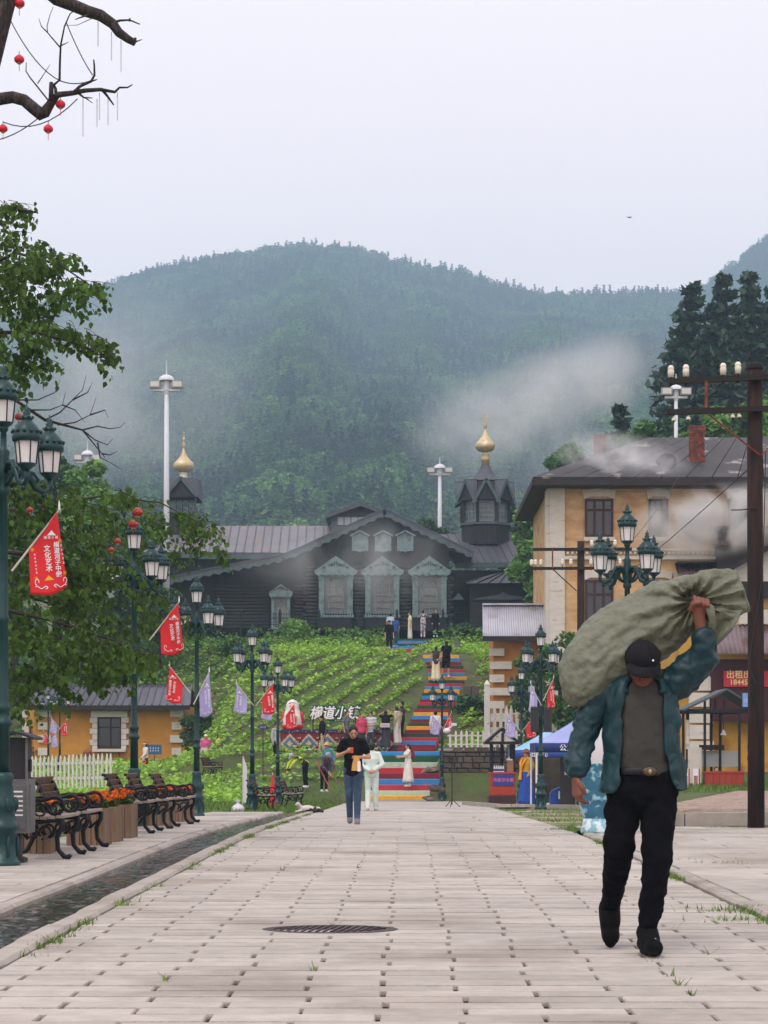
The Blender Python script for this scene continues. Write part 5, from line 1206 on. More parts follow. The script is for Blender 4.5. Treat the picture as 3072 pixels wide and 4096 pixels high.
# ---------------------------------------------------------------- leafy tree hanging in from the left, near the camera
m_near = leaf_mat('poplar_leaf', (70, 100, 36), var=.5, rand=.5, isl=.5, trans=.35)
m_twig = M('twig', (58, 50, 48), .85, .2, 8, .3, 40)
TY = 25.5
nt_root = thing('leafy_tree', 'leafy tree hanging in from the left with heart-shaped leaves', 'tree', (-6.6, 26.5, -.1))
base = Vector((-6.6, 26.5, -.1))
def loc(px, py, Y): return at(px, py, Y) - base
tk_ = MB(); tk_.tube([(0, 0, 0), (.1, 0, 2), (.0, -.2, 4.2), (.2, -.3, 6.6), (.4, -.2, 8.2)], [.2, .17, .13, .09, .04], 10)
tk_.build('trunk', m_bark, nt_root, True)
limbs = [  # pixel paths of the boughs (x, y, depth)
    [(-700, 1500, 26), (-200, 1150, 25.6), (60, 1010, 25.4), (240, 1060, 25.2), (420, 1180, 25)],
    [(-700, 1300, 26), (-200, 900, 26), (20, 830, 26), (150, 850, 26)],
    [(-700, 1700, 26), (-100, 1330, 25.5), (150, 1330, 25.2), (330, 1380, 25), (450, 1450, 25)],
    [(-700, 2000, 26.2), (0, 1560, 26), (180, 1680, 26), (330, 1720, 26), (420, 1830, 26)],
    [(-700, 2300, 26.4), (50, 2040, 29), (400, 1985, 32), (640, 2010, 32.8), (850, 2120, 33)],
    [(-700, 2400, 26), (-50, 2200, 25.8), (200, 2230, 25.6), (480, 2300, 31), (680, 2420, 33)],
    [(-700, 2500, 26), (-60, 2420, 25.6), (200, 2480, 25.6), (450, 2560, 25.6), (620, 2640, 25.4)],
    [(-700, 2350, 26), (-100, 2300, 27), (100, 2380, 27.2), (330, 2460, 27), (560, 2500, 27)]]
lb_ = MB()
for L in limbs: lb_.tube([loc(*p) for p in L], [.05, .03, .02, .012, .005], 6)
for pl in ([(180, 1680), (240, 1650), (290, 1600), (330, 1560), (345, 1500)], [(290, 1600), (350, 1570), (370, 1530)], [(230, 1700), (300, 1690), (360, 1660), (385, 1590)], [(330, 1720), (390, 1705), (440, 1715), (480, 1710), (500, 1690)], [(330, 1720), (380, 1760), (430, 1780), (450, 1755)],
           [(390, 1770), (400, 1830), (440, 1850), (490, 1880)], [(410, 1815), (440, 1820), (470, 1805)], [(130, 1640), (200, 1640), (250, 1620), (262, 1570)], [(250, 1620), (300, 1640), (340, 1690)], [(360, 1660), (420, 1640), (432, 1670)], [(60, 1600), (150, 1600), (220, 1570), (240, 1520)]):   # bare twigs
    k_ = len(pl); lb_.tube([loc(px, py, 26) for px, py in pl], [.011 * (1 - .75 * i / (k_ - 1)) for i in range(k_)], 5)
lb_.build('boughs', m_twig, nt_root, True)
# leafy regions: centre px, centre py, radius x, radius y, leaf count, depth
REG = [(40, 900, 120, 120, 130, 26), (60, 1040, 180, 130, 260, 25.6), (200, 1060, 150, 60, 110, 25.4), (120, 1180, 210, 110, 300, 25.4), (330, 1190, 110, 60, 90, 25.2), (60, 1320, 210, 130, 330, 25.4), (330, 1370, 120, 80, 130, 25.2), (430, 1440, 50, 40, 26, 25),
       (80, 1440, 180, 90, 190, 25.6), (60, 1540, 90, 60, 50, 26), (330, 1130, 60, 20, 14, 25.2),
       (120, 2000, 230, 90, 200, 26.6), (60, 2050, 160, 150, 260, 26.4), (380, 2020, 220, 70, 190, 26), (560, 2000, 90, 50, 60, 32.5), (250, 2200, 240, 140, 420, 26.2), (480, 2160, 170, 130, 300, 32.6), (690, 2110, 110, 70, 140, 32.8), (800, 2130, 90, 80, 130, 33), (720, 2200, 90, 80, 100, 33), (890, 2195, 50, 40, 30, 33),
       (120, 2350, 230, 130, 380, 26.2), (380, 2350, 200, 130, 380, 26), (560, 2320, 110, 110, 150, 32.5), (600, 2460, 110, 110, 170, 32.5), (250, 2520, 260, 120, 420, 25.8), (460, 2600, 160, 110, 260, 25.6), (120, 2620, 200, 110, 300, 25.8), (300, 2690, 190, 80, 220, 25.6), (90, 2740, 120, 80, 140, 25.8), (420, 2700, 110, 70, 100, 25.6), (60, 2810, 80, 60, 60, 25.8), (690, 2500, 60, 60, 50, 33), (570, 2640, 60, 60, 50, 25.5), (260, 2780, 60, 60, 40, 25.6)]
pts, tw = [], MB()
for cx0, cy0, rx, ry, n, Y in REG:
    n = int(n * (1.6 if cy0 > 1900 else 1.9)); k = max(2, n // 13)
    for _ in range(k):
        a = rnd(0, 6.28); r_ = math.sqrt(rnd(0, 1)); sx_0 = cx0 + rx * r_ * math.cos(a) * .85 - 25; sy_0 = cy0 + ry * r_ * math.sin(a) * .8 - 30; Yd = Y + random.gauss(0, .5)
        dx, dy = rnd(20, 95), rnd(5, 75); path = [loc(sx_0 + dx * t, sy_0 + dy * t * t, Yd + .2 * t) for t in (0, .33, .66, 1)]
        tw.tube(path, [.005, .004, .003, .002], 4)
        m_ = max(6, int(n / k))
        for j in range(m_):
            t = (j + .6) / m_; p = path[0].lerp(path[-1], t) + Vector((0, 0, .03 * math.sin(t * 3)))
            pts.append(p + Vector((random.gauss(0, .035), random.gauss(0, .05), -.05 + random.gauss(0, .03))))
stuff(tw.build('twigs', m_twig, nt_root))
leaf_mb = MB(); leaf_mb.add([(0, 0, 0), (.038, .006, -.028), (.033, .0, -.062), (0, -.012, -.115), (-.033, .0, -.062), (-.038, .006, -.028), (0, -.006, -.05)], [(0, 6, 1), (1, 6, 2), (2, 6, 3), (3, 6, 4), (4, 6, 5), (5, 6, 0)])
leaf_me = leaf_mb.mesh('leaf', m_near)
random.shuffle(pts)
order = sorted(range(len(pts)), key=lambda i: pts[i].y)
front = set(order[:700]); front = set(random.sample(sorted(front), 300))
LV, LF, o_ = [], [], 0; T0 = np.array(leaf_mb.v)
for i, p in enumerate(pts):
    e = (R(random.gauss(0, 28)), R(random.gauss(0, 38)), rnd(0, 6.28)); s = rnd(.48, 1.02)
    if i in front: link('leaf', leaf_me, nt_root, p, e, (s, s, s))
    else:
        Mx = np.array(Matrix.LocRotScale(p, __import__('mathutils').Euler(e), Vector((s, s, s))))
        LV.append(T0 @ Mx[:3, :3].T + Mx[:3, 3]); LF += [tuple(q + o_ for q in f) for f in leaf_mb.f]; o_ += len(T0)
stuff(link('foliage', np_mesh('foliage', np.concatenate(LV), np.array(LF), m_near), nt_root))

# ---------------------------------------------------------------- bare old tree at the top left, with lanterns and light tubes
dt = thing('bare_tree', 'old bare branches reaching in at the upper left corner', 'tree', (-5.6, 22.5, -.1)); b2 = Vector((-5.6, 22.5, -.1))
def l2(px, py, Y=22.0): return at(px, py, Y) - b2
MB().tube([(0, 0, 0), (.1, 0, 3), (.3, -.2, 6), l2(-60, 260), l2(-5, 100), l2(20, 30), l2(60, -120), l2(120, -400)], [.3, .26, .2, .16, .12, .1, .1, .05], 12).build('trunk', m_bark, dt, True)
MB().tube([l2(60, -300), l2(160, -60), l2(225, -5), l2(290, 20), l2(350, 45), l2(400, 60), l2(450, 95), l2(475, 130), l2(510, 155), l2(540, 172)], [.08, .075, .07, .066, .064, .062, .055, .05, .042, .036], 9).build('bough', m_bark, dt, True)
MB().tube([l2(-350, 480), l2(-60, 410), l2(0, 395), l2(50, 388), l2(95, 400), l2(130, 430), l2(165, 458), l2(178, 450), l2(195, 425), l2(215, 395), l2(235, 378), l2(290, 372), l2(340, 362), l2(400, 358), l2(460, 368)], [.075, .07, .066, .064, .064, .066, .068, .062, .05, .042, .032, .028, .024, .02, .015], 9).build('bough', m_bark, dt, True)
brs = [([(225, 385), (222, 355), (215, 340), (232, 325), (240, 322)], .02), ([(238, 322), (240, 240), (243, 180), (258, 105), (280, 55), (310, 35)], .013), ([(241, 190), (215, 160), (190, 130), (188, 105), (200, 60), (213, 28)], .008), ([(190, 130), (165, 105), (156, 75)], .007), ([(243, 183), (275, 168)], .008),
       ([(300, 365), (320, 345), (365, 325), (378, 300), (377, 260), (375, 240)], .02), ([(365, 325), (388, 318)], .012), ([(460, 368), (478, 350), (510, 350), (530, 338)], .015), ([(405, 355), (430, 385), (455, 420)], .018), ([(310, 370), (335, 390), (368, 392)], .014), ([(340, 390), (370, 412)], .008),
       ([(190, 440), (192, 400), (160, 360), (120, 310), (104, 285), (105, 250)], .011), ([(150, 335), (180, 290), (200, 258)], .006), ([(455, 90), (480, 82), (518, 80), (560, 97)], .016), ([(518, 82), (520, 73)], .014), ([(475, 125), (473, 112)], .012), ([(535, 165), (543, 152)], .03), ([(540, 168), (568, 158)], .010), ([(350, 60), (300, 78)], .012), ([(280, 25), (290, 38)], .05), ([(375, 70), (310, 100), (262, 103)], .005), ([(205, 398), (205, 330), (207, 335)], .03)]
tb = MB()
for pl, r_ in brs: tb.tube([l2(px, py, 22 + .1 * math.sin(px)) for px, py in pl], [r_ * (1 - .6 * i / (len(pl) - 1)) for i in range(len(pl))], 6)
tb.build('twigs', m_bark, dt, True)
m_wire = M('dark_wire', (40, 38, 42), .6, .05, 3, 0)
def wire(label, pts, r_=.006, Y=22.0, cat='wire'):
    o = MB().tube([at(px, py, Y) for px, py in pts], r_, 5).build('wire', m_wire, None, True); tag(o, label, cat, 'wires'); return o
def sag(a, b, s, n=8): return [(a[0] + (b[0] - a[0]) * t, a[1] + (b[1] - a[1]) * t + s * 4 * t * (1 - t)) for t in np.linspace(0, 1, n + 1)]
wire('lantern wire running from the old trunk down to the bare fork', sag((38, 75), (245, 325), 40)); wire('slack wire between the two bare forks', sag((245, 325), (370, 320), 12)); wire('wire hanging from the upper bough to the lower twigs', sag((265, 90), (370, 300), 14)); wire('low slack wire below the bare fork', sag((12, 488), (310, 395), 55)); wire('wire slanting up from the left picture edge', sag((-10, 560), (245, 380), 30))
m_lan_ = M('lantern_red', (214, 40, 62), .55, .06, 8, .1, 40); m_gld = M('lantern_gold', (196, 150, 110), .5, .1, 8, 0)
m_lan2 = M('lantern_dull_red', (150, 44, 40), .6, .2, 14, .3, 60, col2=(190, 110, 60), c2=(.55, .62), c2sc=30)
def red_lantern(label, px, py, wpx, Y=22.0):
    m_lan = m_lan2 if Y > 23 else m_lan_
    r_ = wpx / 2 * Y / FPX; t = thing('red_lantern', label, 'lantern', at(px, py, Y), 0, 'red lanterns in the branches')
    n = 16; MB().lathe([(-.72 * r_, .42 * r_), (-.6 * r_, .68 * r_), (-.3 * r_, .95 * r_), (0, r_), (.3 * r_, .95 * r_), (.6 * r_, .68 * r_), (.72 * r_, .42 * r_)], n).build('paper_body', m_lan, t, True)
    for z in (-1, 1): MB().lathe([(z * .7 * r_, .42 * r_), (z * .86 * r_, .42 * r_)], 12).build('rim', m_gld, t)
    MB().tube([(0, 0, -.85 * r_), (0, 0, -2.3 * r_)], r_ * .06, 5).build('tassel', m_lan, t); MB().tube([(0, 0, .85 * r_), (0, 0, 1.6 * r_)], .004, 5).build('hook', m_wire, t)
for px, py, w_, lb in ((78, 14, 42, 'red paper lantern at the very top beside the trunk'), (77, 238, 41, 'red paper lantern on the wire at the left, between trunk and fork'), (242, 418, 40, 'red paper lantern under the forked bare branch'), (12, 515, 38, 'red paper lantern cut by the left picture edge'), (193, 516, 39, 'lowest red paper lantern, under the bend of the branch')): red_lantern(lb, px, py, w_)
for px, py, w_, Y, lb in ((75, 1668, 34, 25.6, 'red lantern behind the nearest lamp, upper of two'), (73, 1706, 26, 25.6, 'small red lantern behind the nearest lamp, lower of two'), (550, 2050, 44, 25.2, 'red knotted lantern among the leaves above the second lamp'), (532, 2097, 40, 25.2, 'darker red lantern just under the knotted one in the leaves'), (470, 2165, 28, 25.2, 'small orange red lantern deep in the leaves'), (445, 2200, 26, 25.2, 'small red tasselled lantern low in the leaves'), (120, 2040, 26, 25.2, 'tiny red lantern above the near red flag')): red_lantern(lb, px, py, w_, Y)
m_tube = M('light_tube', (206, 206, 216), .3, .02, 4, 0)
for i, (px, y0, y1, lb) in enumerate(((392, 80, 186, 'upper'), (446, 128, 242, 'u'), (484, 160, 288, 'u'), (332, 385, 546, 'l'), (388, 395, 508, 'l'), (398, 370, 480, 'l'), (432, 395, 500, 'l'), (470, 370, 482, 'l'))):
    t = thing('light_tube', 'thin white icicle light tube, %s under the upper bough' % ('leftmost', 'middle one', 'rightmost')[i] if i < 3 else 'thin white icicle light tube under the lower bare branch, %s' % ('leftmost and longest', 'second from left', 'middle one', 'second from right', 'rightmost')[i - 3], 'light tube', at(px, y1, 22), 0, 'icicle tubes on the upper bough' if i < 3 else 'icicle tubes on the lower branch'); H = (y1 - y0) * 22 / FPX
    MB().tube([(0, 0, 0), (0, 0, H * .85)], .006, 6).build('tube', m_tube, t); MB().tube([(0, 0, H * .85), (0, 0, H)], .003, 5).build('cord', m_wire, t)
bd = thing('bird', 'tiny dark bird flying in the grey sky', 'bird', at(2518, 870, 60)); mbb = MB(); mbb.ell((0, 0, 0), (.035, .02, .02), 8, 6); mbb.add([(0, 0, .01), (-.09, .03, .04), (-.05, .05, .015)], [(0, 1, 2)]); mbb.add([(0, 0, .01), (.08, .03, .05), (.05, .05, .015)], [(0, 1, 2)]); mbb.build('body', M('bird_dark', (40, 38, 40)), bd)
# ---------------------------------------------------------------- old wooden utility poles with insulators
m_pw = M('old_pole_wood', (54, 34, 29), .85, .35, 3, .8, 18, col2=(30, 24, 24), c2=(.45, .62), c2sc=2.0, streak=(5, 5, .5)); m_rust = M('rusty_iron', (128, 66, 44), .8, .25, 6, .3, 40, col2=(80, 44, 36), c2=(.5, .65), c2sc=5); m_cer = M('porcelain', (226, 216, 200), .25, .06, 8, 0, coat=.3, col2=(190, 160, 128), c2=(.6, .75), c2sc=9); m_arm = M('black_crossarm', (34, 28, 30), .7, .2, 5, .3, 30)
def insulator(p, x, y, z, s=1.0, down=False):
    i = MB().lathe([(0, .04 * s), (.09 * s, .042 * s), (.1 * s, .035 * s), (.112 * s, .042 * s), (.125 * s, .04 * s), (.15 * s, .026 * s), (.155 * s, .01)] if not down else [(0, .012), (-.03 * s, .03 * s), (-.05 * s, .042 * s), (-.08 * s, .045 * s), (-.085 * s, .03)], 12, (x, y, z)).build('insulator', m_cer, p, True)
    MB().tube([(x, y, z - .07 * s), (x, y, z + .02)], .01, 6).build('pin', m_arm, i); MB().lathe([(-.12 * s, .004), (-.075 * s, .022), (-.06 * s, .022)], 6, (x, y, z)).build('nut', m_arm, i)
up = thing('utility_pole', 'near wooden utility pole with two crossarms and white insulators', 'utility pole', (5.07, 30.0, 0)); kp = 30 / FPX
ux = lambda px: (px - VX) * kp - 5.07
uz = lambda py: CH - (py - VY) * kp
MB().tube([(0, 0, -.1), (.0, 0, 2), (-.015, 0, 4.2), (-.02, 0, 6.66)], [.125, .12, .115, .112], 14).build('post', m_pw, up, True)
MB().lathe([(6.62, .125), (6.68, .125), (6.7, .11)], 14, (-.02, 0, 0)).build('cap', m_arm, up)
for (pa, ya, pb, yb_) in ((2667, 1535, 3400, 1500), (2660, 1657, 3400, 1628)): MB().bar((ux(pa), -.16, uz(ya)), (ux(pb), -.16, uz(yb_)), .09, .075).build('crossarm', m_arm, up)
for px, py in ((2678, 1517), (2738, 1514), (2886, 1508), (2945, 1503), (3110, 1497), (3170, 1495)): insulator(up, ux(px), -.16, uz(py), 1.12)
for px, py in ((2690, 1672), (2747, 1668), (2924, 1660), (2950, 1658)): insulator(up, ux(px), -.16, uz(py), .8, True)
MB().bar((ux(2817), -.2, uz(1535)), (ux(2817), -.2, uz(1640)), .04, .012).build('strap', m_rust, up); MB().bar((ux(2827), -.2, uz(1666)), (ux(3030), -.15, uz(1825)), .045, .015).build('brace', m_rust, up); MB().bar((ux(3210), -.2, uz(1655)), (ux(3040), -.15, uz(1825)), .045, .015).build('brace', m_rust, up)
MB().tube([(.12, -.1, 5.4), (.1, -.13, 4.6), (.07, -.13, 3.6), (-.1, -.14, 2.55), (-.13, -.13, 2.3), (-.02, -.14, 2.05)], .007, 5).build('cable', m_wire, up); MB().tube([(ux(2920), -.12, uz(2044)), (ux(2958), -.13, uz(2044)), (.0, -.13, uz(2036))], .009, 5).build('tie_wire', m_wire, up)
up2 = thing('utility_pole', 'farther wooden utility pole with crossarms, left of the big lamp', 'utility pole', (4.86, 57.6, -.45)); kq = 57.6 / FPX
vx2 = lambda px: (px - VX) * kq - 4.86
vz2 = lambda py: CH - (py - VY) * kq + .45
MB().tube([(0, 0, 0), (0, 0, 4), (0, 0, vz2(2165))], [.12, .11, .1], 12).build('post', m_pw, up2, True)
for (pa, ya, pb) in ((2130, 2200, 2525), (2113, 2276, 2510)): MB().bar((vx2(pa), -.15, vz2(ya)), (vx2(pb), -.15, vz2(ya - 2)), .09, .08).build('crossarm', m_arm, up2)
for px, py in ((2365, 2190), (2458, 2188), (2125, 2266), (2140, 2266), (2162, 2266), (2248, 2264), (2282, 2264), (2362, 2264), (2478, 2263)): insulator(up2, vx2(px), -.15, vz2(py), 1.2)
MB().bar((vx2(2208), -.2, vz2(2200)), (vx2(2208), -.2, vz2(2276)), .04, .02).build('strap', m_rust, up2); MB().bar((vx2(2210), -.2, vz2(2280)), (vx2(2305), -.1, vz2(2365)), .05, .02).build('brace', m_arm, up2)
def wire3(label, a, b, s, r_=.008):
    a, b = Vector(a), Vector(b); o = MB().tube([a.lerp(b, t) - Vector((0, 0, s * 4 * t * (1 - t))) for t in np.linspace(0, 1, 10)], r_, 5).build('wire', m_wire, None, True); tag(o, label, 'wire', 'wires')
wire3('black service wire slanting from the pole down past the yellow building', at(3000, 1870, 30), at(2490, 2310, 56), .05); wire3('thin wire slanting across the yellow building window', at(2725, 1890, 84), at(2540, 2150, 57.6), .1)

def marks(x, y, z, w_, h_, n, rows=1):
    """rows of small character-sized strokes for print too small to read"""
    mb = MB(); rr_ = random.Random(int(x * 97 + z * 31 + n))
    for r_ in range(rows):
        zz_ = z + h_ * (.5 - (r_ + .5) / rows); hh_ = h_ / rows * .62
        for i in range(n):
            cx0 = x - w_ / 2 + (i + .5) * w_ / n; ww_ = w_ / n * .62
            for j in range(3): mb.box((cx0, y, zz_ + hh_ * (j - 1) * .38), (ww_ * rr_.uniform(.5, 1), .006, hh_ * .14))
            mb.box((cx0 + ww_ * rr_.uniform(-.3, .3), y, zz_), (ww_ * .18, .0064, hh_))
    return mb
# ---------------------------------------------------------------- ice lolly stall
m_blkw = M('black_wood', (24, 24, 28), .6, .15, 5, .2, 30); m_redw = M('red_counter', (168, 62, 44), .6, .12, 4, .2, 25, streak=(8, 1, 1))
QY = 62.5; kq2 = QY / FPX
stl = thing('market_stall', 'small black roofed stall with red counter and blue sign below the stone wall', 'stall', ((2008 - VX) * kq2, QY, gprof(QY) + .05)); qx = lambda px: (px - 2008) * kq2
qz = lambda py: CH - (py - VY) * kq2 - gprof(QY) - .05
H_ = qz(2976)
for px, dy in ((1964, 0), (2050, 0), (2012, .9), (1972, .9), (2056, .9)): MB().box((qx(px), dy, H_ / 2), (.085 if px != 2050 else .16, .085, H_)).build('post', m_blkw, stl)
for s in (-1, 1): MB().bar((0, .35, qz(2928) + .1), (s * qx(2078), .35, qz(2974)), 1.5, .07).build('roof_slope', m_blkw, stl)
MB().bar((-qx(2072), -.36, qz(2972)), (qx(2072), -.36, qz(2972)), .07, .09).build('tie_beam', m_blkw, stl); MB().bar((0, -.36, qz(2970)), (0, -.36, qz(2932)), .08).build('king_post', m_blkw, stl)
MB().prism([(-qx(2062), qz(2966)), (qx(2062), qz(2966)), (0, qz(2936))], -.34, -.32).build('gable_panel', m_white, stl)
MB().cbox((0, .15, .1), (qx(2062) * 2, 1.1, .3), .01).build('plinth', m_wframe, stl)
cw = qx(2056) - qx(1958); ct = MB().box((0, -.1, .58), (cw, .55, .66)).build('counter', m_redw, stl)
MB().box((0, -.1, .93), (cw + .08, .62, .05)).build('counter_top', m_redw, ct)
for i in range(5): MB().box((-cw / 2 + (i + .5) * cw / 5, -.385, .40), (cw / 5 - .012, .02, .24)).build('plank', m_redw, ct)
sg = MB().box((.02, -.4, .72), (.62, .025, .32)).build('sign_board', M('sign_blue', (40, 66, 150), .6, .08, 5, 0), stl); text_mb('马迭尔冰棍', .125, (.02, -.416, .715), .012).build('lettering', M('letter_pink', (222, 110, 120), .6, .03, 5, 0), sg)
MB().box((qx(2041), .05, 1.13), (.19, .19, .36)).build('cardboard_box', M('cardboard', (150, 112, 84), .8, .1, 5, .1, 20), stl); MB().lathe([(1.31, .12), (1.34, .12), (1.42, .02)], 6, (qx(2041), .05, 0)).build('box_lid', m_wht, stl)
for i in range(9):
    b_ = MB().lathe([(.955, .03), (1.08, .03), (1.12, .018), (1.15, .018)], 8, (qx(1978) + (i % 5) * .065, -.05 + (i // 5) * .1, 0)).build('bottle', M('bottle_white', (214, 216, 222), .3, .05, 5, 0), stl); MB().lathe([(.99, .0315), (1.05, .0315)], 8, (qx(1978) + (i % 5) * .065, -.05 + (i // 5) * .1, 0)).build('bottle_band', M('sign_blue2', (40, 70, 140), .5, .05, 5, 0), b_)
for i in range(10): MB().bar((qx(1970) + i * .07, .3, H_ - .1), (qx(1970) + i * .07 + rnd(-.02, .02), .3, H_ - .35 - rnd(0, .3)), .03, .008).build('hanging_strap', M('strap_dark', (48, 52, 66), .7, .2, 9, 0) if i < 6 else M('strap_pale', (150, 176, 206), .7, .2, 9, 0), stl)

# ---------------------------------------------------------------- canopy tents
def tent(label, px0, px1, pye, pyp, Y, col, val, txt, pcolr=m_mast, depth=2.6, legs=True, px_t=0):
    k = Y / FPX; xa, xb = (px0 - VX) * k, (px1 - VX) * k; ze, zp = CH - (pye - VY) * k, CH - (pyp - VY) * k; zg = gprof(Y) - .02
    t = thing('canopy_tent', label, 'tent', ((xa + xb) / 2, Y, zg), 0, 'market tents'); hw_ = (xb - xa) / 2; ze -= zg; zp -= zg
    def top(u, v):
        x, y = -hw_ + 2 * hw_ * u, depth * v; e = 1 - max(abs(2 * u - 1), abs(2 * v - 1)); return (x, y, ze + (zp - ze) * (e ** 1.25))
    mb = MB(); mb.grid(top, 20, 20); o = mb.build('canopy', col, t, True, fix=False); so = o.modifiers.new('thick', 'SOLIDIFY'); so.thickness = .006
    mb = MB(); mb.grid(lambda u, v: (-hw_ + 2 * hw_ * u, .0 + .012 * math.sin(u * 40), ze - .26 * v), 40, 2); vo = mb.build('valance', val, t, True, fix=False); so = vo.modifiers.new('thick', 'SOLIDIFY'); so.thickness = .005
    mb = MB(); mb.grid(lambda u, v: (-hw_, depth * u, ze - .26 * v), 10, 2); mb.build('valance', val, t, True, fix=False)
    if txt: text_mb(txt, .2, (px_t, -.03, ze - .14), .01).build('lettering', m_wht, vo)
    for x in (-hw_ + .03, hw_ - .03):
        for y in (.04, depth - .04): MB().box((x, y, ze / 2), (.05, .05, ze)).build('leg', pcolr, t)
    MB().bar((-hw_, .04, ze - .02), (hw_, .04, ze - .02), .03).build('truss', pcolr, t)
    return t
m_tb = M('tent_blue', (152, 162, 214), .55, .06, 2, .15, 8); m_navy = M('valance_navy', (28, 46, 108), .6, .08, 4, .05, 20); m_lb = M('tent_pale_blue', (140, 184, 214), .55, .06, 2, .15, 8); m_mb = M('valance_blue', (44, 78, 150), .6, .08, 4, .05, 20)
tent('pale blue canopy tent behind the lamp, lettered in white', 2052, 2345, 3000, 2918, 66.5, m_lb, m_mb, '出租俄', px_t=-.35); tent('navy edged canopy tent with violet top, partly behind the man', 2142, 2600, 2972, 2840, 57.0, m_tb, m_navy, '公主裙', px_t=-.62)
# dark panels, boxes and things under the tents
m_pan = M('dark_panel', (52, 52, 54), .6, .1, 3, .05, 20)
pn = thing('display_panel', 'tall dark grey board with a white notice under the tents', 'board', ((2270 - VX) * 58 / FPX, 58.0, gprof(58))); MB().box((0, 0, .7), (.42, .05, 1.4)).build('board', m_pan, pn); MB().box((.0, -.03, 1.0), (.17, .01, .2)).build('notice', m_wht, pn); MB().box((0, .1, .02), (.44, .3, .04)).build('foot', m_pan, pn)
marks(0, -.037, 1.0, .1, .12, 3, 3).build('print', m_blk, pn)
bc = thing('blue_cabinet', 'low blue rounded freezer chest under the tents beside the lamp', 'freezer', ((2222 - VX) * 58.6 / FPX, 58.6, gprof(58.6))); MB().loft([[(-.14, y, 0), (.16, y, 0), (.16, y, .55), (.05, y, .52), (-.08, y, .46), (-.14, y, .38)] for y in (0, .5)]).build('body', M('chest_blue', (34, 84, 168), .4, .06, 4, 0), bc); MB().box((.12, -.01, .33), (.08, .01, .22)).build('sticker', m_wht, bc)
bkd = thing('stall_curtain', 'mottled brown curtain wall at the rear of the tents', 'curtain', ((2260 - VX) * 69.5 / FPX, 69.6, gprof(69) + .0)); MB().grid(lambda u, v: (-1.3 + 2.6 * u, .05 * math.sin(u * 30), 1.75 * v), 40, 2).build('cloth', M('brown_cloth', (92, 82, 70), .85, .25, 2, .3, 14), bkd, True, fix=False); MB().bar((-1.3, 0, 1.76), (1.3, 0, 1.76), .04).build('rail', m_mast, bkd)
fig = thing('cutout_board', 'pale blue rounded cutout board with pink oval behind the tents', 'cutout', ((2215 - VX) * 70.5 / FPX, 70.5, gprof(70))); MB().prism([(.42 * math.cos(a), 1.62 + .62 * math.sin(a)) for a in np.linspace(0, 2 * PI, 24, endpoint=False)], 0, .08).build('board', M('cutout_blue', (126, 190, 220), .6, .04, 4, 0), fig); MB().prism([(.1 + .17 * math.cos(a), 1.52 + .17 * math.sin(a)) for a in np.linspace(0, 2 * PI, 18, endpoint=False)], -.02, -.004).build('pink_oval', M('cutout_pink', (226, 178, 178), .6, .04, 4, 0), fig); MB().box((0, .05, .5), (.1, .08, 1.1)).build('stand', m_mast, fig)
# ---------------------------------------------------------------- large blue and white vase behind the man
vs = thing('vase', 'waist high blue and white porcelain vase behind the walking man', 'vase', ((2385 - VX) * 27.6 / FPX, 27.6, gprof(27.6) + .02)); sv = 27.6 / FPX
pr = [(0, 58), (10, 62), (30, 55), (60, 50), (100, 62), (180, 84), (280, 104), (350, 108), (420, 98), (470, 76), (510, 56), (540, 48), (560, 54)]
m_vw = M('vase_white', (206, 206, 208), .25, .04, 4, 0, coat=.4); m_vb = M('vase_blue', (48, 110, 136), .28, .2, 6, 0, coat=.4, col2=(150, 196, 214), c2=(.52, .6), c2sc=9); m_vl = M('vase_pale', (134, 182, 194), .28, .1, 6, 0, coat=.4, col2=(210, 226, 232), c2=(.5, .58), c2sc=12)
MB().lathe([(z * sv, r_ * sv) for z, r_ in pr], 32).build('body', m_vw, vs, True)
MB().lathe([(z * sv, r_ * sv + .006) for z, r_ in ((0, 58), (10, 62), (30, 55), (60, 50))], 32).build('foot_band', m_vl, vs, True)
sc_ = MB(); n_ = 36; hh = [(60, 50.5), (100, 62.5), (180, 84.5), (270, 102.5)]
rings = [[((r_ * sv + .006) * math.cos(2 * PI * j / n_), (r_ * sv + .006) * math.sin(2 * PI * j / n_), z * sv + (.035 * abs(math.sin(j * PI / 6)) if i == 3 else 0)) for j in range(n_)] for i, (z, r_) in enumerate(hh)]
sc_.loft(rings, False); sc_.build('painted_band', m_vb, vs, True)
MB().lathe([(z * sv, r_ * sv + .005) for z, r_ in ((430, 95), (452, 84), (470, 76))], 32).build('pink_band', M('vase_pink', (206, 120, 130), .3, .1, 6, 0), vs, True)
# ---------------------------------------------------------------- stone retaining wall and boulders
m_rub = M('rubble_stone', (92, 80, 72), .9, .25, 3, .6, 18, rand=.3, col2=(120, 108, 96), c2=(.5, .65), c2sc=4); m_mort = M('dark_mortar', (44, 40, 38), .95, .2, 6, .4, 30)
rwl = thing('stone_wall', 'rough dark stone retaining wall below the low picket fence', 'wall', (0, 80.0, -.85)); MB().box((3.4, .25, .95), (4.2, .5, 1.95)).build('core', m_mort, rwl)
z = .02
while z < 1.95:
    hh_ = rnd(.16, .26); x = 1.35
    while x < 5.4:
        ww_ = rnd(.22, .55); bm_ = MB().cbox((0, 0, 0), (ww_ - .03, hh_ - .03, .16), .03); st_ = bm_.build('stone', m_rub, rwl, loc=(x + ww_ / 2, -.03 + rnd(-.025, .02), z + hh_ / 2)); st_.rotation_euler = (R(90), R(rnd(-3, 3)), 0); x += ww_
    z += hh_
MB().box((3.4, .2, 1.97), (4.3, .62, .08)).build('coping', m_kerb, rwl)
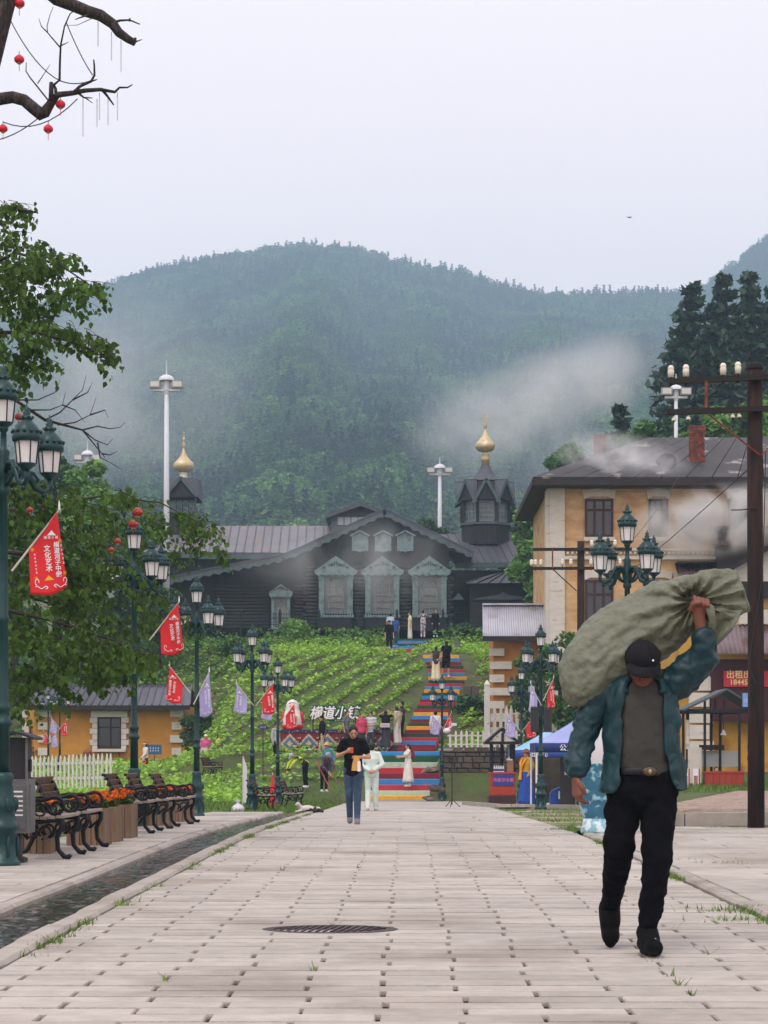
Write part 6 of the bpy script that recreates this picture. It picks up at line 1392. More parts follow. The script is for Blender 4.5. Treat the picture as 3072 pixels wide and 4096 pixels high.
for px, py, Y, s, lb in ((1745, 3140, 76, .45, 'flat grey boulder beside the lower stairs, right side'), (1722, 3070, 79.5, .5, 'pale slab stone at the right edge of the stair landing'), (1715, 3175, 75, .3, 'small boulder at the stair foot beside the lamp')):
    a = at(px, py, Y); a.z = max(a.z - .2, G(a.x, Y) - .05); mbs = MB().ell((0, 0, s * .15), (s * .9, s * .6, s * .3), 8, 5); mbs.v = [(x * rnd(.8, 1.15), y_ * rnd(.8, 1.15), z_ * rnd(.75, 1.1)) for x, y_, z_ in mbs.v]; o = mbs.build('boulder', m_rub, None, False, a); tag(o, lb, 'boulder', 'boulders by the stairs'); o.rotation_euler = (.2, .1, Y)
# ---------------------------------------------------------------- wooden kiosk at the right
KY = 64.0; kk_ = KY / FPX; kio = thing('kiosk', 'open black post kiosk with grey pitched roof and red counter near the pole', 'kiosk', ((2860 - VX) * kk_, KY, CH - (3158 - VY) * kk_)); kx = lambda px: (px - 2860) * kk_
kz = lambda py: CH - (py - VY) * kk_ - (CH - (3158 - VY) * kk_)
HK = kz(2845)
for px, dy in ((2733, 0), (2808, -.6), (2945, -.6), (2770, 1.2), (2868, 1.2), (2890, .5), (2905, 1.2), (2757, .3)): MB().box((kx(px), dy, HK / 2), (.075, .075, HK)).build('post', m_blkw, kio)
MB().bar((kx(2725), -.6, HK), (kx(2990), -.6, HK), .1, .12).build('beam', m_blkw, kio); MB().bar((kx(2725), 1.2, HK), (kx(2990), 1.2, HK), .1, .12).build('beam', m_blkw, kio)
m_kr = M('kiosk_roof', (76, 84, 92), .6, .15, 2, .2, 16, streak=(1, 8, 1))
for a, b in (((kx(2722), HK + .02), (kx(2893), kz(2760))), ((kx(2893), kz(2760)), (kx(3010), HK + .1))): MB().bar((a[0], .3, a[1]), (b[0], .3, b[1]), 2.2, .06).build('roof_slope', m_kr, kio)
for px in (2808, 2850, 2885): MB().box((kx(px), -.6, HK + .15), (.07, .07, .4)).build('strut', m_blkw, kio)
kc = MB().box((kx(2880), -.75, .26), (kx(2955) - kx(2806), .5, .5)).build('counter', m_redw, kio); MB().box((kx(2880), -.75, .54), (kx(2957) - kx(2803), .56, .06)).build('counter_top', m_redw, kc)
for i in range(6): MB().box((kx(2812) + (i + .5) * (kx(2950) - kx(2812)) / 6, -1.01, .26), ((kx(2950) - kx(2812)) / 6 - .014, .02, .44)).build('plank', m_redw, kc)
MB().box((kx(2895), .9, .95), (kx(2985) - kx(2812), .04, .5)).build('pale_panel', M('pale_panel', (186, 188, 186), .6, .06, 1, 0), kio); MB().box((kx(2862), .8, 1.3), (.75, .3, .16)).build('shelf', m_wframe, kio)
MB().box((kx(2770), -.5, .75), (.42, .03, 1.1)).build('white_curtain', m_white, kio); MB().box((kx(2745), -.3, 1.7), (.1, .03, .9)).build('white_curtain', m_white, kio)
for px, lb in ((2742, 'slim white standee with picture left of the red counter'), (2783, 'white standee with a portrait photo touching the red counter')):
    sd_ = thing('standee', lb, 'standee', ((px - VX) * 62.6 / FPX, 62.6, CH - (3162 - VY) * 62.6 / FPX), 0, 'poster standees by the kiosk'); MB().box((0, 0, .33), (.17, .03, .66)).build('board', m_wht, sd_); MB().box((0, -.02, .25), (.12, .008, .4)).build('picture', M('picture_tan', (186, 140, 96), .6, .2, 14, 0, col2=(110, 84, 110), c2=(.5, .6), c2sc=14), sd_); MB().box((.11, .03, .33), (.04, .03, .66)).build('side_rail', m_redw, sd_)
lp_ = thing('hanging_lamp', 'small hanging lamp in a white paper shade inside the kiosk', 'lamp', ((2894 - VX) * 64.4 / FPX, 64.4, CH - (2925 - VY) * 64.4 / FPX)); MB().lathe([(-.12, .1), (.05, .02)], 10).build('shade', m_wht, lp_); MB().tube([(0, 0, .05), (0, 0, .6)], .01, 5).build('cord', m_wire, lp_)
bb_ = thing('blue_sign_box', 'pale blue lettered light box partly behind the wooden pole', 'sign', ((2990 - VX) * 63 / FPX, 63, CH - (2800 - VY) * 63 / FPX)); MB().box((0, 0, 0), (.3, .12, .42)).build('box', M('box_blue', (120, 160, 214), .4, .08, 4, 0), bb_); marks(-.04, -.063, -.02, .16, .12, 3, 2).build('lettering', m_wht, bb_)
# ---------------------------------------------------------------- photo platform with carpet front, town sign and doll
PY = 86.0; kP = PY / FPX; pz0 = 1.1
m_carp = M('carpet_red', (134, 38, 46), .85, .15, 8, .2, 40, col2=(96, 34, 52), c2=(.5, .6), c2sc=10); m_cn = M('carpet_navy', (50, 46, 84), .85, .15, 8, .2, 40, col2=(170, 150, 130), c2=(.56, .62), c2sc=16); m_cc = M('carpet_cream', (196, 182, 160), .85, .15, 8, .2, 40, col2=(140, 110, 90), c2=(.55, .62), c2sc=18); m_cb = M('carpet_blue', (92, 112, 140), .85, .15, 8, .2, 40)
X0, X1 = (1122 - VX) * kP, (1574 - VX) * kP; Zt, Zb = CH - (2918 - VY) * kP, CH - (3032 - VY) * kP
pf = thing('photo_platform', 'low platform with red oriental carpet patterned front, left of the stairs', 'platform', ((X0 + X1) / 2, PY, Zb)); hW, hH = (X1 - X0) / 2, Zt - Zb
MB().box((0, .8, hH / 2 - .1), (2 * hW, 1.6, hH + .2)).build('body', m_carp, pf)
for zc_, hh_ in ((hH - .07, .12), (.07, .12)): MB().box((0, -.02, zc_), (2 * hW, .04, hh_)).build('border', m_cn, pf)
nd = 6
for i in range(nd):
    x = -hW + (i + .5) * 2 * hW / nd; d = hH * .36
    o = MB().prism([(x - d * .95, hH / 2), (x, hH / 2 - d), (x + d * .95, hH / 2), (x, hH / 2 + d)], -.035, -.004).build('diamond', m_cc, pf); MB().prism([(x - d * .7, hH / 2), (x, hH / 2 - d * .74), (x + d * .7, hH / 2), (x, hH / 2 + d * .74)], -.05, -.036).build('diamond_inner', m_cb, o); MB().prism([(x - d * .3, hH / 2), (x, hH / 2 - d * .34), (x + d * .3, hH / 2), (x, hH / 2 + d * .34)], -.06, -.051).build('diamond_core', m_cc, o)
    if i: 
        xx = x - hW / nd
        for q in (-1, 1):
            for j in range(3): MB().box((xx + q * .05 * (2 - j), -.02, hH / 2 + q * .08 + (j - 1) * .16), (.13, .03, .05)).build('fret', m_cc, pf)
ts = thing('town_sign', 'green backed white lettered sign in the crop field above the platform', 'sign', ((1337 - VX) * 87.5 / FPX, 87.5, 1.1)); kt = 87.5 / FPX; zt_ = CH - (2855 - VY) * kt - 1.1
m_sgn = M('sign_green', (24, 92, 66), .6, .1, 4, 0); m_sl = M('sign_letter_white', (238, 240, 240), .5, .02, 4, 0)
text_mb('横道小镇', .58, (0, .02, zt_), .12, .22, depth=4.0, sx=.9).build('letter_backing', m_sgn, ts); text_mb('横道小镇', .58, (0, -.05, zt_), .02, .22, depth=1.2, sx=.9).build('lettering', m_sl, ts); MB().box((.3, .02, zt_ - .29), (1.1, .03, .09)).build('sub_board', m_sgn, ts); marks(.42, -.005, zt_ - .29, .8, .06, 9).build('small_lettering', m_sl, ts)
for s in (-.9, .9): MB().box((s, .06, zt_ / 2 - .1), (.05, .05, zt_ - .1)).build('post', m_lamp, ts)
dl = thing('doll_figure', 'white and red nesting doll cutout standing on the platform end', 'doll figure', ((1170 - VX) * 86.6 / FPX, 86.6, Zt)); kd_ = 86.6 / FPX; dh = (2918 - 2797) * kd_
MB().lathe([(0, .36), (.12, .44), (.4, .46), (.62, .40), (.78, .30), (.9, .27), (1.05, .27), (1.18, .2), (dh, .03)], 24).build('body', M('doll_white', (222, 214, 214), .35, .04, 4, 0), dl, True)
MB().ell((0, -.16, .98), (.17, .13, .18), 14, 8).build('face', M('doll_face', (232, 190, 170), .4, .03, 4, 0), dl, True); MB().ell((0, -.13, 1.07), (.185, .13, .1), 14, 8).build('hair', M('doll_hair', (92, 54, 40), .5, .1, 4, 0), dl, True)
MB().lathe([(.0, .372), (.1, .44), (.2, .458)], 24).build('skirt_band', M('doll_red', (190, 30, 46), .4, .04, 4, 0), dl, True); MB().box((0, -.43, .45), (.42, .08, .22)).build('basket', M('doll_basket', (190, 140, 70), .7, .2, 20, .3, 60), dl)
for s in (-1, 1): MB().ell((s * .06, -.275, 1.0), (.014, .01, .018), 6, 5).build('eye', m_blk, dl); MB().ell((s * .36, -.1, .45), (.13, .16, .3), 10, 6).build('sleeve', M('doll_red', (190, 30, 46)), dl, True)
# small signs
def stake_sign(label, px, py, Y, w_, h_, col, txt=None, tcol=None, hgt=1.0, shape='box', gz=None):
    a = at(px, py, Y); zg = G(a.x, Y) if gz is None else gz; t = thing('sign', label, 'sign', (a.x, Y, zg), 0); z = a.z - zg
    if shape == 'oval': MB().prism([(w_ / 2 * math.cos(q) , z + h_ / 2 * math.sin(q)) for q in np.linspace(0, 2 * PI, 20, endpoint=False)], -.02, .01).build('board', col, t)
    else: MB().box((0, 0, z), (w_, .03, h_)).build('board', col, t)
    if txt: marks(0, -.024, z, w_ * .7, h_ * .5, *txt).build('lettering', tcol or m_wht, t)
    MB().box((0, .03, z / 2), (.04, .04, z)).build('stake', m_box, t)
m_sb = M('sign_navy', (34, 42, 96), .6, .05, 4, 0); m_sb2 = M('sign_steel_blue', (52, 96, 140), .6, .05, 4, 0)
stake_sign('dark blue oval sign on a stake between the two lamps', 1052, 2908, 79, .36, .2, m_sb, (5, 2), shape='oval', gz=-.3); stake_sign('blue tilted sign board beside the cottage wall', 618, 2998, 97, .68, .46, m_sb2, (4, 2), gz=.3)
stake_sign('small pale sign standing in the crop rows', 1580, 2736, 98, .38, .14, m_white); stake_sign('white notice on a stake at the platform corner', 1540, 2901, 84.5, .38, .17, M('notice_pink', (214, 190, 200), .6, .05, 5, 0), (6, 2), M('letter_red', (180, 50, 60)), gz=1.0)
stake_sign('small white notice held on a stake by the woman in pink', 1072 - 255, 3000, 87.5, .28, .2, m_white, gz=.1)
for px in (1880, 1895):
    pass
db = thing('board_pair', 'two weathered brown boards standing on the slope right of the stairs', 'boards', at(1885, 2800, 93)); 
for s in (-1, 1): MB().box((s * .19, 0, .3), (.34, .05, .62)).build('board', M('weathered_board', (96, 92, 80), .85, .15, 4, .3, 20, streak=(6, 1, 1)), db)
MB().bar((0, .05, -.2), (0, .05, .6), .06).build('post', m_blkw, db)
eb = thing('meter_box', 'grey metal meter box on a post near the top of the slope', 'box', at(1829, 2612, 106)); MB().box((0, 0, .3), (.3, .2, .42)).build('box', m_binm, eb); MB().prism([(-.18, .5), (.18, .5), (.14, .58), (-.14, .58)], -.13, .13).build('lid', m_binm, eb); MB().box((0, 0, -.1), (.06, .06, .5)).build('post', m_binm, eb)
vt = thing('mushroom_vent', 'red brown mushroom shaped vent on a pedestal before the cottage', 'vent', ((350 - VX) * 97 / FPX, 97, CH - (3062 - VY) * 97 / FPX)); MB().lathe([(0, .16), (.46, .15)], 12).build('pedestal', M('vent_stone', (140, 112, 100), .8, .15, 5, .2, 30), vt); MB().lathe([(.46, .2), (.5, .22), (.56, .2), (.60, .22), (.68, .18), (.75, .08), (.8, .05), (.83, .01)], 16).build('cap', M('vent_red', (128, 72, 58), .6, .15, 5, .2, 30), vt, True)
tr = thing('tripod_stand', 'thin black tripod stand on the paving near the stall kerb', 'tripod', ((1808 - VX) * 58 / FPX, 58, gprof(58))); MB().tube([(0, 0, .06), (0, 0, 1.35)], .014, 6).build('pole', m_blkw, tr); MB().box((0, 0, 1.36), (.05, .05, .1)).build('head', m_blkw, tr)
for i in range(3): a = i * 2.1 + .3; MB().bar((0, 0, .22), (.24 * math.cos(a), .24 * math.sin(a), .0), .016).build('leg', m_blkw, tr)
pb = thing('plastic_bag', 'knotted white plastic bag on the paving beside the black bench', 'bag', ((952 - VX) * 51.5 / FPX, 51.5, gprof(51.5) - .08)); mb = MB(); mb.lathe([(0, .14), (.04, .17), (.14, .16), (.2, .1), (.23, .04), (.27, .03), (.32, .07)], 14); mb.build('bag', M('plastic_white', (206, 204, 214), .4, .1, 8, .4, 14), pb, True)
pcs = thing('closed_parasol', 'closed red cloth parasol leaning at the far lamp', 'parasol', ((1090 - VX) * 63.5 / FPX, 63.5, gprof(63.5) - .1)); MB().lathe([(0, .02), (.1, .12), (.5, .1), (.95, .03), (1.02, .02)], 7).build('cloth', m_red, pcs); MB().tube([(0, 0, 0), (0, 0, 1.1)], .015, 6).build('shaft', m_pole, pcs)
wb = thing('white_banner', 'slim white pull-up banner standing behind the black bench', 'banner', ((978 - VX) * 56 / FPX, 56, gprof(56) - .1)); mb = MB(); mb.add([(-.06, 0, .25), (.06, .15, .25), (.05, .15, 1.2), (-.03, 0, 1.5), (-.06, .02, .25), (.06, .17, .25), (.05, .17, 1.2), (-.03, .02, 1.5)], [(0, 1, 2, 3), (7, 6, 5, 4), (0, 3, 7, 4), (1, 5, 6, 2), (3, 2, 6, 7), (0, 4, 5, 1)]); mb.build('cloth', m_wht, wb); MB().tube([(-.05, .01, 0), (-.045, .01, 1.5)], .012, 6).build('pole', m_pole, wb)
# ---------------------------------------------------------------- people
m_skin = M('skin', (196, 142, 116), .55, .06, 8, .05, 60, sub=.1); m_hair = M('black_hair', (26, 22, 22), .5, .2, 20, .3, 120, streak=(6, 6, 1)); m_shoe = M('white_shoe', (204, 200, 196), .6, .08, 8, 0); m_bshoe = M('dark_shoe', (28, 28, 32), .55, .12, 10, .1, 60)
def cloth(name, rgb, **kw): return M('cloth_' + name, rgb, .85, .1, 7, .35, kw.pop('bsc', 18), **kw)
J0 = dict(pel=(0, 0, .95), waist=(0, 0, 1.08), chest=(0, 0, 1.27), neck=(0, .0, 1.45), head=(0, -.015, 1.575),
          shA=(-.165, 0, 1.40), elA=(-.215, .03, 1.13), haA=(-.22, -.03, .89), shB=(.165, 0, 1.40), elB=(.215, .03, 1.13), haB=(.22, -.03, .89),
          hiA=(-.085, 0, .93), knA=(-.09, -.02, .50), anA=(-.095, .02, .085), hiB=(.085, 0, .93), knB=(.09, -.02, .50), anB=(.095, .02, .085))
UP = ('waist', 'chest', 'neck', 'head', 'shA', 'elA', 'haA', 'shB', 'elB', 'haB')
def soft(o, vox, sm=4):
    r_ = o.modifiers.new('join', 'REMESH'); r_.mode = 'VOXEL'; r_.voxel_size = vox; r_.use_smooth_shade = True
    s = o.modifiers.new('smooth', 'SMOOTH'); s.iterations = sm; s.factor = .5; return o
def person(label, loc_, h, rz, top=None, sleeve='long', bottom=None, legs='trousers', wide=1.0, hair='short', hat=None, shoes=None, pose=None, bend=0, hem=.86, group=None, vox=.016, girth=1.0, headturn=(0, 0), face=False, skirt=None, hands=True, body_mat=None, scarf=None):
    s = h / 1.7; J = {k: Vector(v) for k, v in J0.items()}
    if bend:
        Rm = Matrix.Rotation(R(bend), 3, 'X'); pv = J['pel']
        for k in UP: J[k] = pv + Rm @ (J[k] - pv)
    for k, v in (pose or {}).items(): J[k] = Vector(v)
    t = thing('person', label, 'person', loc_, R(rz), group); t.scale = (s, s, s)
    up_ = (J['neck'] - J['chest']).normalized(); hd = J['head']
    def torso(mb, e, lo=None):
        for a, b, ra, rb in (('pel', 'waist', .125, .115), ('waist', 'chest', .115, .13), ('chest', 'neck', .13, .06)):
            A_, B_ = J[a], J[b]
            for q in np.linspace(0, 1, 4): 
                p = A_.lerp(B_, q); r_ = (ra + (rb - ra) * q) * girth + e; mb.ell(p, (r_ * 1.28, r_ * .92, r_ * .9), 12, 7)
        mb.cap(J['shA'], J['shB'], .058 * girth + e, .058 * girth + e)
    def arm(mb, S, e, upto=1.0, w=1.0):
        a, b, c = J['sh' + S], J['el' + S], J['ha' + S]
        if upto <= .5: mb.cap(a, a.lerp(b, upto * 2), .052 + e, .046 * w + e)
        else: mb.cap(a, b, .052 + e, .042 * w + e); mb.cap(b, b.lerp(c, (upto - .5) * 2), .040 * w + e, .030 * w + e)
    def leg(mb, S, e, upto=1.0, w=1.0):
        a, b, c = J['hi' + S], J['kn' + S], J['an' + S]
        mb.cap(a, b, .088 * girth + e, .058 * w + e)
        if upto > .5: mb.cap(b, b.lerp(c, (upto - .5) * 2), .056 * w + e, .042 * w * (wide if wide > 1 else 1) + e)
    fwd = Vector((math.sin(R(headturn[0])), -math.cos(R(headturn[0])), -math.sin(R(headturn[1])) if True else 0)).normalized()
    if bend > 30: fwd = Vector((0, -.5, -.85))
    side = fwd.cross(Vector((0, 0, 1))).normalized(); hup = side.cross(fwd).normalized(); HM = Matrix((side, -fwd, hup)).transposed()
    H = lambda x, y, z: hd + HM @ Vector((x, y, z))
    body = MB(); torso(body, -.012); [arm(body, S, -.004) for S in 'AB']; [leg(body, S, -.006) for S in 'AB']
    body.cap(J['neck'], hd, .052, .05); body.ell(hd, (.072, .09, .105), 14, 10, M_=HM); body.ell(H(0, -.03, -.06), (.052, .058, .05), 10, 7, M_=HM); body.cap(H(0, -.086, .012), H(0, -.1, -.02), .012, .016); 
    for q in (-1, 1): body.ell(H(q * .074, .01, -.005), (.012, .02, .032), 7, 6, M_=HM)
    for S in 'AB':
        c, b = J['ha' + S], J['el' + S]; d = (c - b).normalized(); n_ = d.cross(Vector((0, 1, 0))).normalized() if abs(d.y) < .9 else Vector((1, 0, 0)); body.cap(c, c + d * .07, .03, .032)
        for j in range(4): body.cap(c + d * .07 + n_ * (.024 - .016 * j), c + d * (.125 - .008 * abs(j - 1)) + n_ * (.026 - .017 * j) + Vector((0, -.012, 0)), .0095, .008, 7)
        body.cap(c + d * .02 + n_ * .03, c + d * .075 + n_ * .055, .012, .009, 7)
    for S in 'AB': a = J['an' + S]; body.cap(a, a + Vector((0, -.1, -.05)), .034, .024)
    soft(body.build('body', body_mat or m_skin, t, True), min(vox, .0125), 3)
    if top:
        g = MB(); torso(g, .012); up_to = {'long': .97, 'short': .3, 'none': .0, 'mid': .55}[sleeve]
        if up_to: [arm(g, S, .014, up_to, 1.15) for S in 'AB']
        if hem < .93:
            for q in np.linspace(0, 1, 4): z = .95 - (.95 - hem) * q; g.ell((0, J['pel'].y, z), (.175 * girth, .13 * girth, .06), 14, 7)
        soft(g.build('shirt', top, t, True), vox)
    if bottom and legs in ('trousers', 'shorts'):
        g = MB(); g.ell(J['pel'], (.165 * girth, .125 * girth, .12), 14, 8); u_ = 1.0 if legs == 'trousers' else .45
        for S in 'AB':
            leg(g, S, .012, .98 if legs == 'trousers' else .5, wide)
            if wide > 1.2: b, c = J['kn' + S], J['an' + S]; g.tube([J['hi' + S], b, c + Vector((0, 0, .0))], [.1, .085 * wide, .095 * wide], 12)
        soft(g.build('trousers' if legs == 'trousers' else 'shorts', bottom, t, True), vox)
    if skirt:
        m_, z0, z1, r0, r1 = skirt; g = MB(); n_ = 36; rings = []
        for q in np.linspace(0, 1, 9):
            r_ = r0 + (r1 - r0) * q ** .85; z = z0 + (z1 - z0) * q; rings.append([(r_ * math.cos(a) * (1 + .07 * q * math.sin(a * 9)), (r_ * .8 * math.sin(a)) * (1 + .07 * q * math.sin(a * 9)) + J['pel'].y * (1 - q), z) for a in np.linspace(0, 2 * PI, n_, endpoint=False)])
        g.loft(rings); g.build('skirt', m_, t, True)
    sh = shoes or m_shoe
    for S in 'AB':
        a = J['an' + S]; g = MB(); f_ = Vector((0, -1, 0)); base_z = a.z - .055
        g.cap(a + Vector((0, .03, -.035)), a + Vector((0, -.13, -.05)), .052, .046); g.ell(a + Vector((0, -.05, -.068)), (.052, .135, .022), 12, 5); g.cap(a, a + Vector((0, -.03, -.03)), .054, .054)
        soft(g.build('shoe', sh, t, True), .014, 2)
    if hair:
        g = MB(); g.ell(H(0, .018, .022), (.084, .092, .1), 14, 9, M_=HM)
        if hair == 'long': g.cap(H(0, .06, 0), H(0, .075, -.2), .075, .05)
        if hair == 'bun': g.ell(H(0, .1, .05), (.04, .04, .04), 10, 7); g.cap(H(0, .04, -.02), H(0, .05, -.05), .07, .06)
        if hair == 'bob': g.cap(H(0, .03, 0), H(0, .035, -.06), .088, .08)
        if hair == 'short': g.ell(H(0, .05, -.03), (.07, .05, .06), 10, 7, M_=HM)
        soft(g.build('hair', m_hair, t, True), .012, 2)
    if hat:
        kind, mh = hat; g = MB()
        if kind == 'cap': g.ell(H(0, .01, .06), (.09, .1, .068), 16, 8, M_=HM); g.ell(H(0, -.11, .045), (.075, .075, .01), 14, 5, M_=HM)
        elif kind == 'visor': g.ell(H(0, .0, .055), (.092, .1, .03), 16, 6, M_=HM); g.ell(H(0, -.1, .055), (.08, .09, .01), 14, 5, M_=HM)
        elif kind == 'straw': g.ell(H(0, .0, .085), (.085, .09, .075), 16, 8, M_=HM); g.ell(H(0, 0, .055), (.2, .2, .016), 20, 5, M_=HM)
        elif kind == 'bucket': g.ell(H(0, .0, .085), (.088, .095, .075), 16, 8, M_=HM); g.ell(H(0, -.01, .05), (.14, .15, .022), 18, 5, M_=HM)
        elif kind == 'scarf': g.ell(H(0, .015, .03), (.098, .105, .115), 16, 9, M_=HM); g.cap(H(0, .07, -.06), H(0, .1, -.16), .05, .06)
        soft(g.build('hat' if kind != 'scarf' else 'headscarf', mh, t, True), .012, 2)
    if face:
        for q in (-1, 1): MB().ell(H(q * .03, -.083, .015), (.012, .008, .007), 8, 5, M_=HM).build('eye', m_blk, t); MB().ell(H(q * .031, -.086, .035), (.018, .006, .005), 8, 5, M_=HM).build('eyebrow', m_hair, t)
        MB().ell(H(0, -.086, -.055), (.024, .008, .008), 8, 5, M_=HM).build('lips', M('lips', (160, 84, 78), .5), t)
    return t
def gp(px, py, Y): a = at(px, py, Y); return (a.x, Y, a.z)
BLK = cloth('black', (14, 14, 17), spec=.15); JEAN = cloth('jeans', (52, 74, 100), col2=(84, 106, 132), c2=(.5, .7), c2sc=4); MINT = cloth('pale_mint', (206, 220, 212)); WHT = cloth('white', (222, 216, 206)); BEI = cloth('beige', (198, 184, 156)); KHA = cloth('khaki', (186, 172, 148)); GRY = cloth('grey', (104, 108, 116)); PNK = cloth('pink', (214, 90, 150)); YLW = cloth('pale_yellow', (222, 214, 110)); WIN = cloth('wine', (112, 26, 52)); DGR = cloth('dark_grey', (58, 60, 66)); ROS = cloth('rose', (206, 70, 100)); BLU = cloth('blue', (40, 84, 140)); MUS = cloth('mustard', (206, 156, 44)); RBL = cloth('royal_blue', (40, 76, 160), bsc=8); CRM = cloth('cream', (224, 214, 176)); LBL = cloth('pale_blue', (170, 188, 206))
# woman with phone, walking to the camera
P1 = gp(1413, 3276, 33.6)
w1 = person('woman in black T-shirt and jeans walking towards the camera, looking at her phone', (P1[0], P1[1], gprof(33.6) - .0), 1.62, 0, BLK, 'short', JEAN, hair='short', shoes=cloth('sneaker', (120, 116, 120)), face=True, headturn=(8, 38), vox=.013, girth=.98,
    pose=dict(head=(.0, -.05, 1.565), elA=(-.27, .0, 1.16), haA=(-.09, -.24, 1.24), elB=(.27, .0, 1.14), haB=(.07, -.22, 1.14), hiA=(-.08, 0, .93), knA=(-.07, .02, .5), anA=(-.06, .16, .1), knB=(.075, -.08, .5), anB=(.07, -.14, .08), hiB=(.085, 0, .93)))
ph_ = thing('phone', 'orange cased phone held by the woman in black', 'phone', Vector((P1[0] - .03, P1[1] - .27, gprof(33.6) + 1.20))); MB().box((0, 0, 0), (.075, .012, .09)).build('case', M('phone_orange', (226, 96, 36), .5, .04, 4, 0), ph_); MB().box((0, -.008, .01), (.04, .006, .02)).build('camera_bar', m_blk, ph_)
bg_ = thing('paper_bag', 'crumpled tan paper snack bag held by the woman in black', 'paper bag', Vector((P1[0] + .06, P1[1] - .27, gprof(33.6) + .84))); mb = MB(); mb.loft([[(x * w_, y * .06, z) for x, y in ((-1, -1), (1, -1), (1, 1), (-1, 1))] for w_, z in ((.08, .03), (.07, .13), (.04, .24), (.03, .27))]); mb.build('bag', M('paper_tan', (214, 160, 88), .8, .1, 8, .4, 20), bg_); MB().box((.04, -.065, .1), (.05, .008, .16)).build('napkin', m_wht, bg_)
# man in mint hoodie walking away
P2 = (-.0, 40.5)
P2 = gp(1487, 3240, 50.0)
person('man in pale mint hooded suit walking away, hands clasped behind his back', (P2[0], 50.0, gprof(50.0)), 1.66, 180, MINT, 'long', MINT, wide=1.12, hair='short', girth=1.0, pose=dict(elA=(-.27, .06, 1.14), haA=(-.05, .19, 1.0), elB=(.27, .06, 1.14), haB=(.05, .19, .99), anA=(-.1, -.1, .085), anB=(.1, .12, .1)))
# woman in white dress on the stairs
P3 = gp(1633, 3146, 77.2)
person('woman in long white dress standing on the lower stairs, holding up a phone', P3, 1.6, -78, WHT, 'short', None, hair='long', skirt=(WHT, 1.1, .18, .15, .27), pose=dict(elA=(-.2, -.16, 1.2), haA=(-.13, -.38, 1.2), elB=(.2, -.14, 1.18), haB=(.08, -.36, 1.16)), headturn=(0, 15))
bp_ = thing('backpack', 'small dark red backpack on the woman in the white dress', 'backpack', Vector(P3) + Vector((.17, 0, 1.05))); MB().ell((0, 0, .12), (.075, .13, .18), 12, 8).build('pack', cloth('dark_red', (130, 30, 44)), bp_, True); MB().tube([(0, -.1, .25), (-.12, -.12, .33), (-.22, -.12, .22)], .018, 6).build('strap', cloth('dark_red', (130, 30, 44)), bp_)
# right of the stairs: white top, beige trousers, seen from behind
person('person in white jacket and beige trousers seen from behind, right of the stairs', gp(1742, 2998, 88), 1.66, 175, WHT, 'long', KHA, wide=1.45, hair='short', hem=.8)
# group on the landing
g6 = 'visitors by the carpet platform'
person('man in grey T-shirt behind the walking woman, by the carpet platform', gp(1386, 3008, 85.2), 1.7, 60, GRY, 'short', DGR, group=g6)
person('woman in rose vest over white sleeves by the carpet platform', gp(1446, 3008, 85.2), 1.6, 20, ROS, 'long', DGR, hair='bun', group=g6, girth=1.1)
person('man in white striped T-shirt looking down at his hands', gp(1484, 3010, 85.3), 1.7, -20, M('striped_white', (214, 216, 220), .85, .04, 3, 0, col2=(150, 156, 164), c2=(.45, .55), c2sc=5, streak=(.2, .2, 4)), 'short', DGR, group=g6, headturn=(0, 35), pose=dict(elA=(-.22, .0, 1.15), haA=(-.05, -.22, 1.12), elB=(.22, .0, 1.15), haB=(.07, -.2, 1.1)))
person('person in black raising a camera with both hands beside the stairs', gp(1543, 2996, 85.6), 1.62, 165, BLK, 'short', DGR, wide=1.3, group=g6, girth=1.12, pose=dict(elA=(-.33, -.06, 1.47), haA=(-.09, -.16, 1.62), elB=(.33, -.06, 1.47), haB=(.09, -.16, 1.62)))
person('woman in beige top and long white trousers leaning by the stairs', gp(1590, 2980, 86.0), 1.64, -120, BEI, 'long', WHT, wide=1.4, hair='bob', group=g6, hem=.78, pose=dict(head=(0, -.07, 1.55), neck=(0, -.03, 1.44)))
person('man in dark striped shirt half hidden behind the woman in beige', gp(1608, 2965, 87.3), 1.72, -100, M('striped_black', (40, 40, 42), .85, .1, 3, 0, col2=(170, 160, 110), c2=(.56, .62), c2sc=5, streak=(.2, .2, 4)), 'short', BLK, group=g6)
person('man in cap with black waistcoat over white shirt before the carpet front', gp(1288, 3028, 84.6), 1.7, -70, BLK, 'long', KHA, hair='short', hat=('cap', BLK), group=g6, hem=.72, pose=dict(anA=(-.1, -.12, .085), anB=(.09, .16, .1)))
person('man in grey shirt and black trousers walking at the platform end', gp(1103, 3056, 84), 1.68, 55, cloth('light_grey', (168, 170, 174)), 'long', BLK, group=g6, pose=dict(anA=(-.1, -.2, .085), anB=(.09, .22, .1), knB=(.09, .08, .5)))
# gardeners bending
g7 = 'gardeners bending over the crop'
person('gardener in black with yellow hi-vis vest bending over the crop', gp(1222, 3152, 77.5), 1.66, -65, cloth('hi_vis', (186, 208, 60), col2=(40, 44, 50), c2=(.5, .52), c2sc=2.5), 'long', BLK, bend=62, hair=None, hat=('cap', LBL), group=g7, pose=dict(elA=(-.18, -.62, .92), haA=(-.1, -.72, .66), elB=(.18, -.62, .92), haB=(.1, -.74, .66)))
person('gardener in purple headscarf and dark clothes bending with a hoe', gp(1296, 3168, 76.4), 1.6, 25, cloth('dark_flower', (64, 54, 66), col2=(120, 96, 104), c2=(.52, .6), c2sc=14), 'long', BLK, bend=38, hair=None, hat=('scarf', cloth('lilac', (150, 132, 170), col2=(206, 190, 210), c2=(.5, .6), c2sc=30)), group=g7, pose=dict(elA=(-.24, -.42, 1.0), haA=(-.05, -.5, .8), elB=(.24, -.42, 1.0), haB=(.08, -.52, .72)))
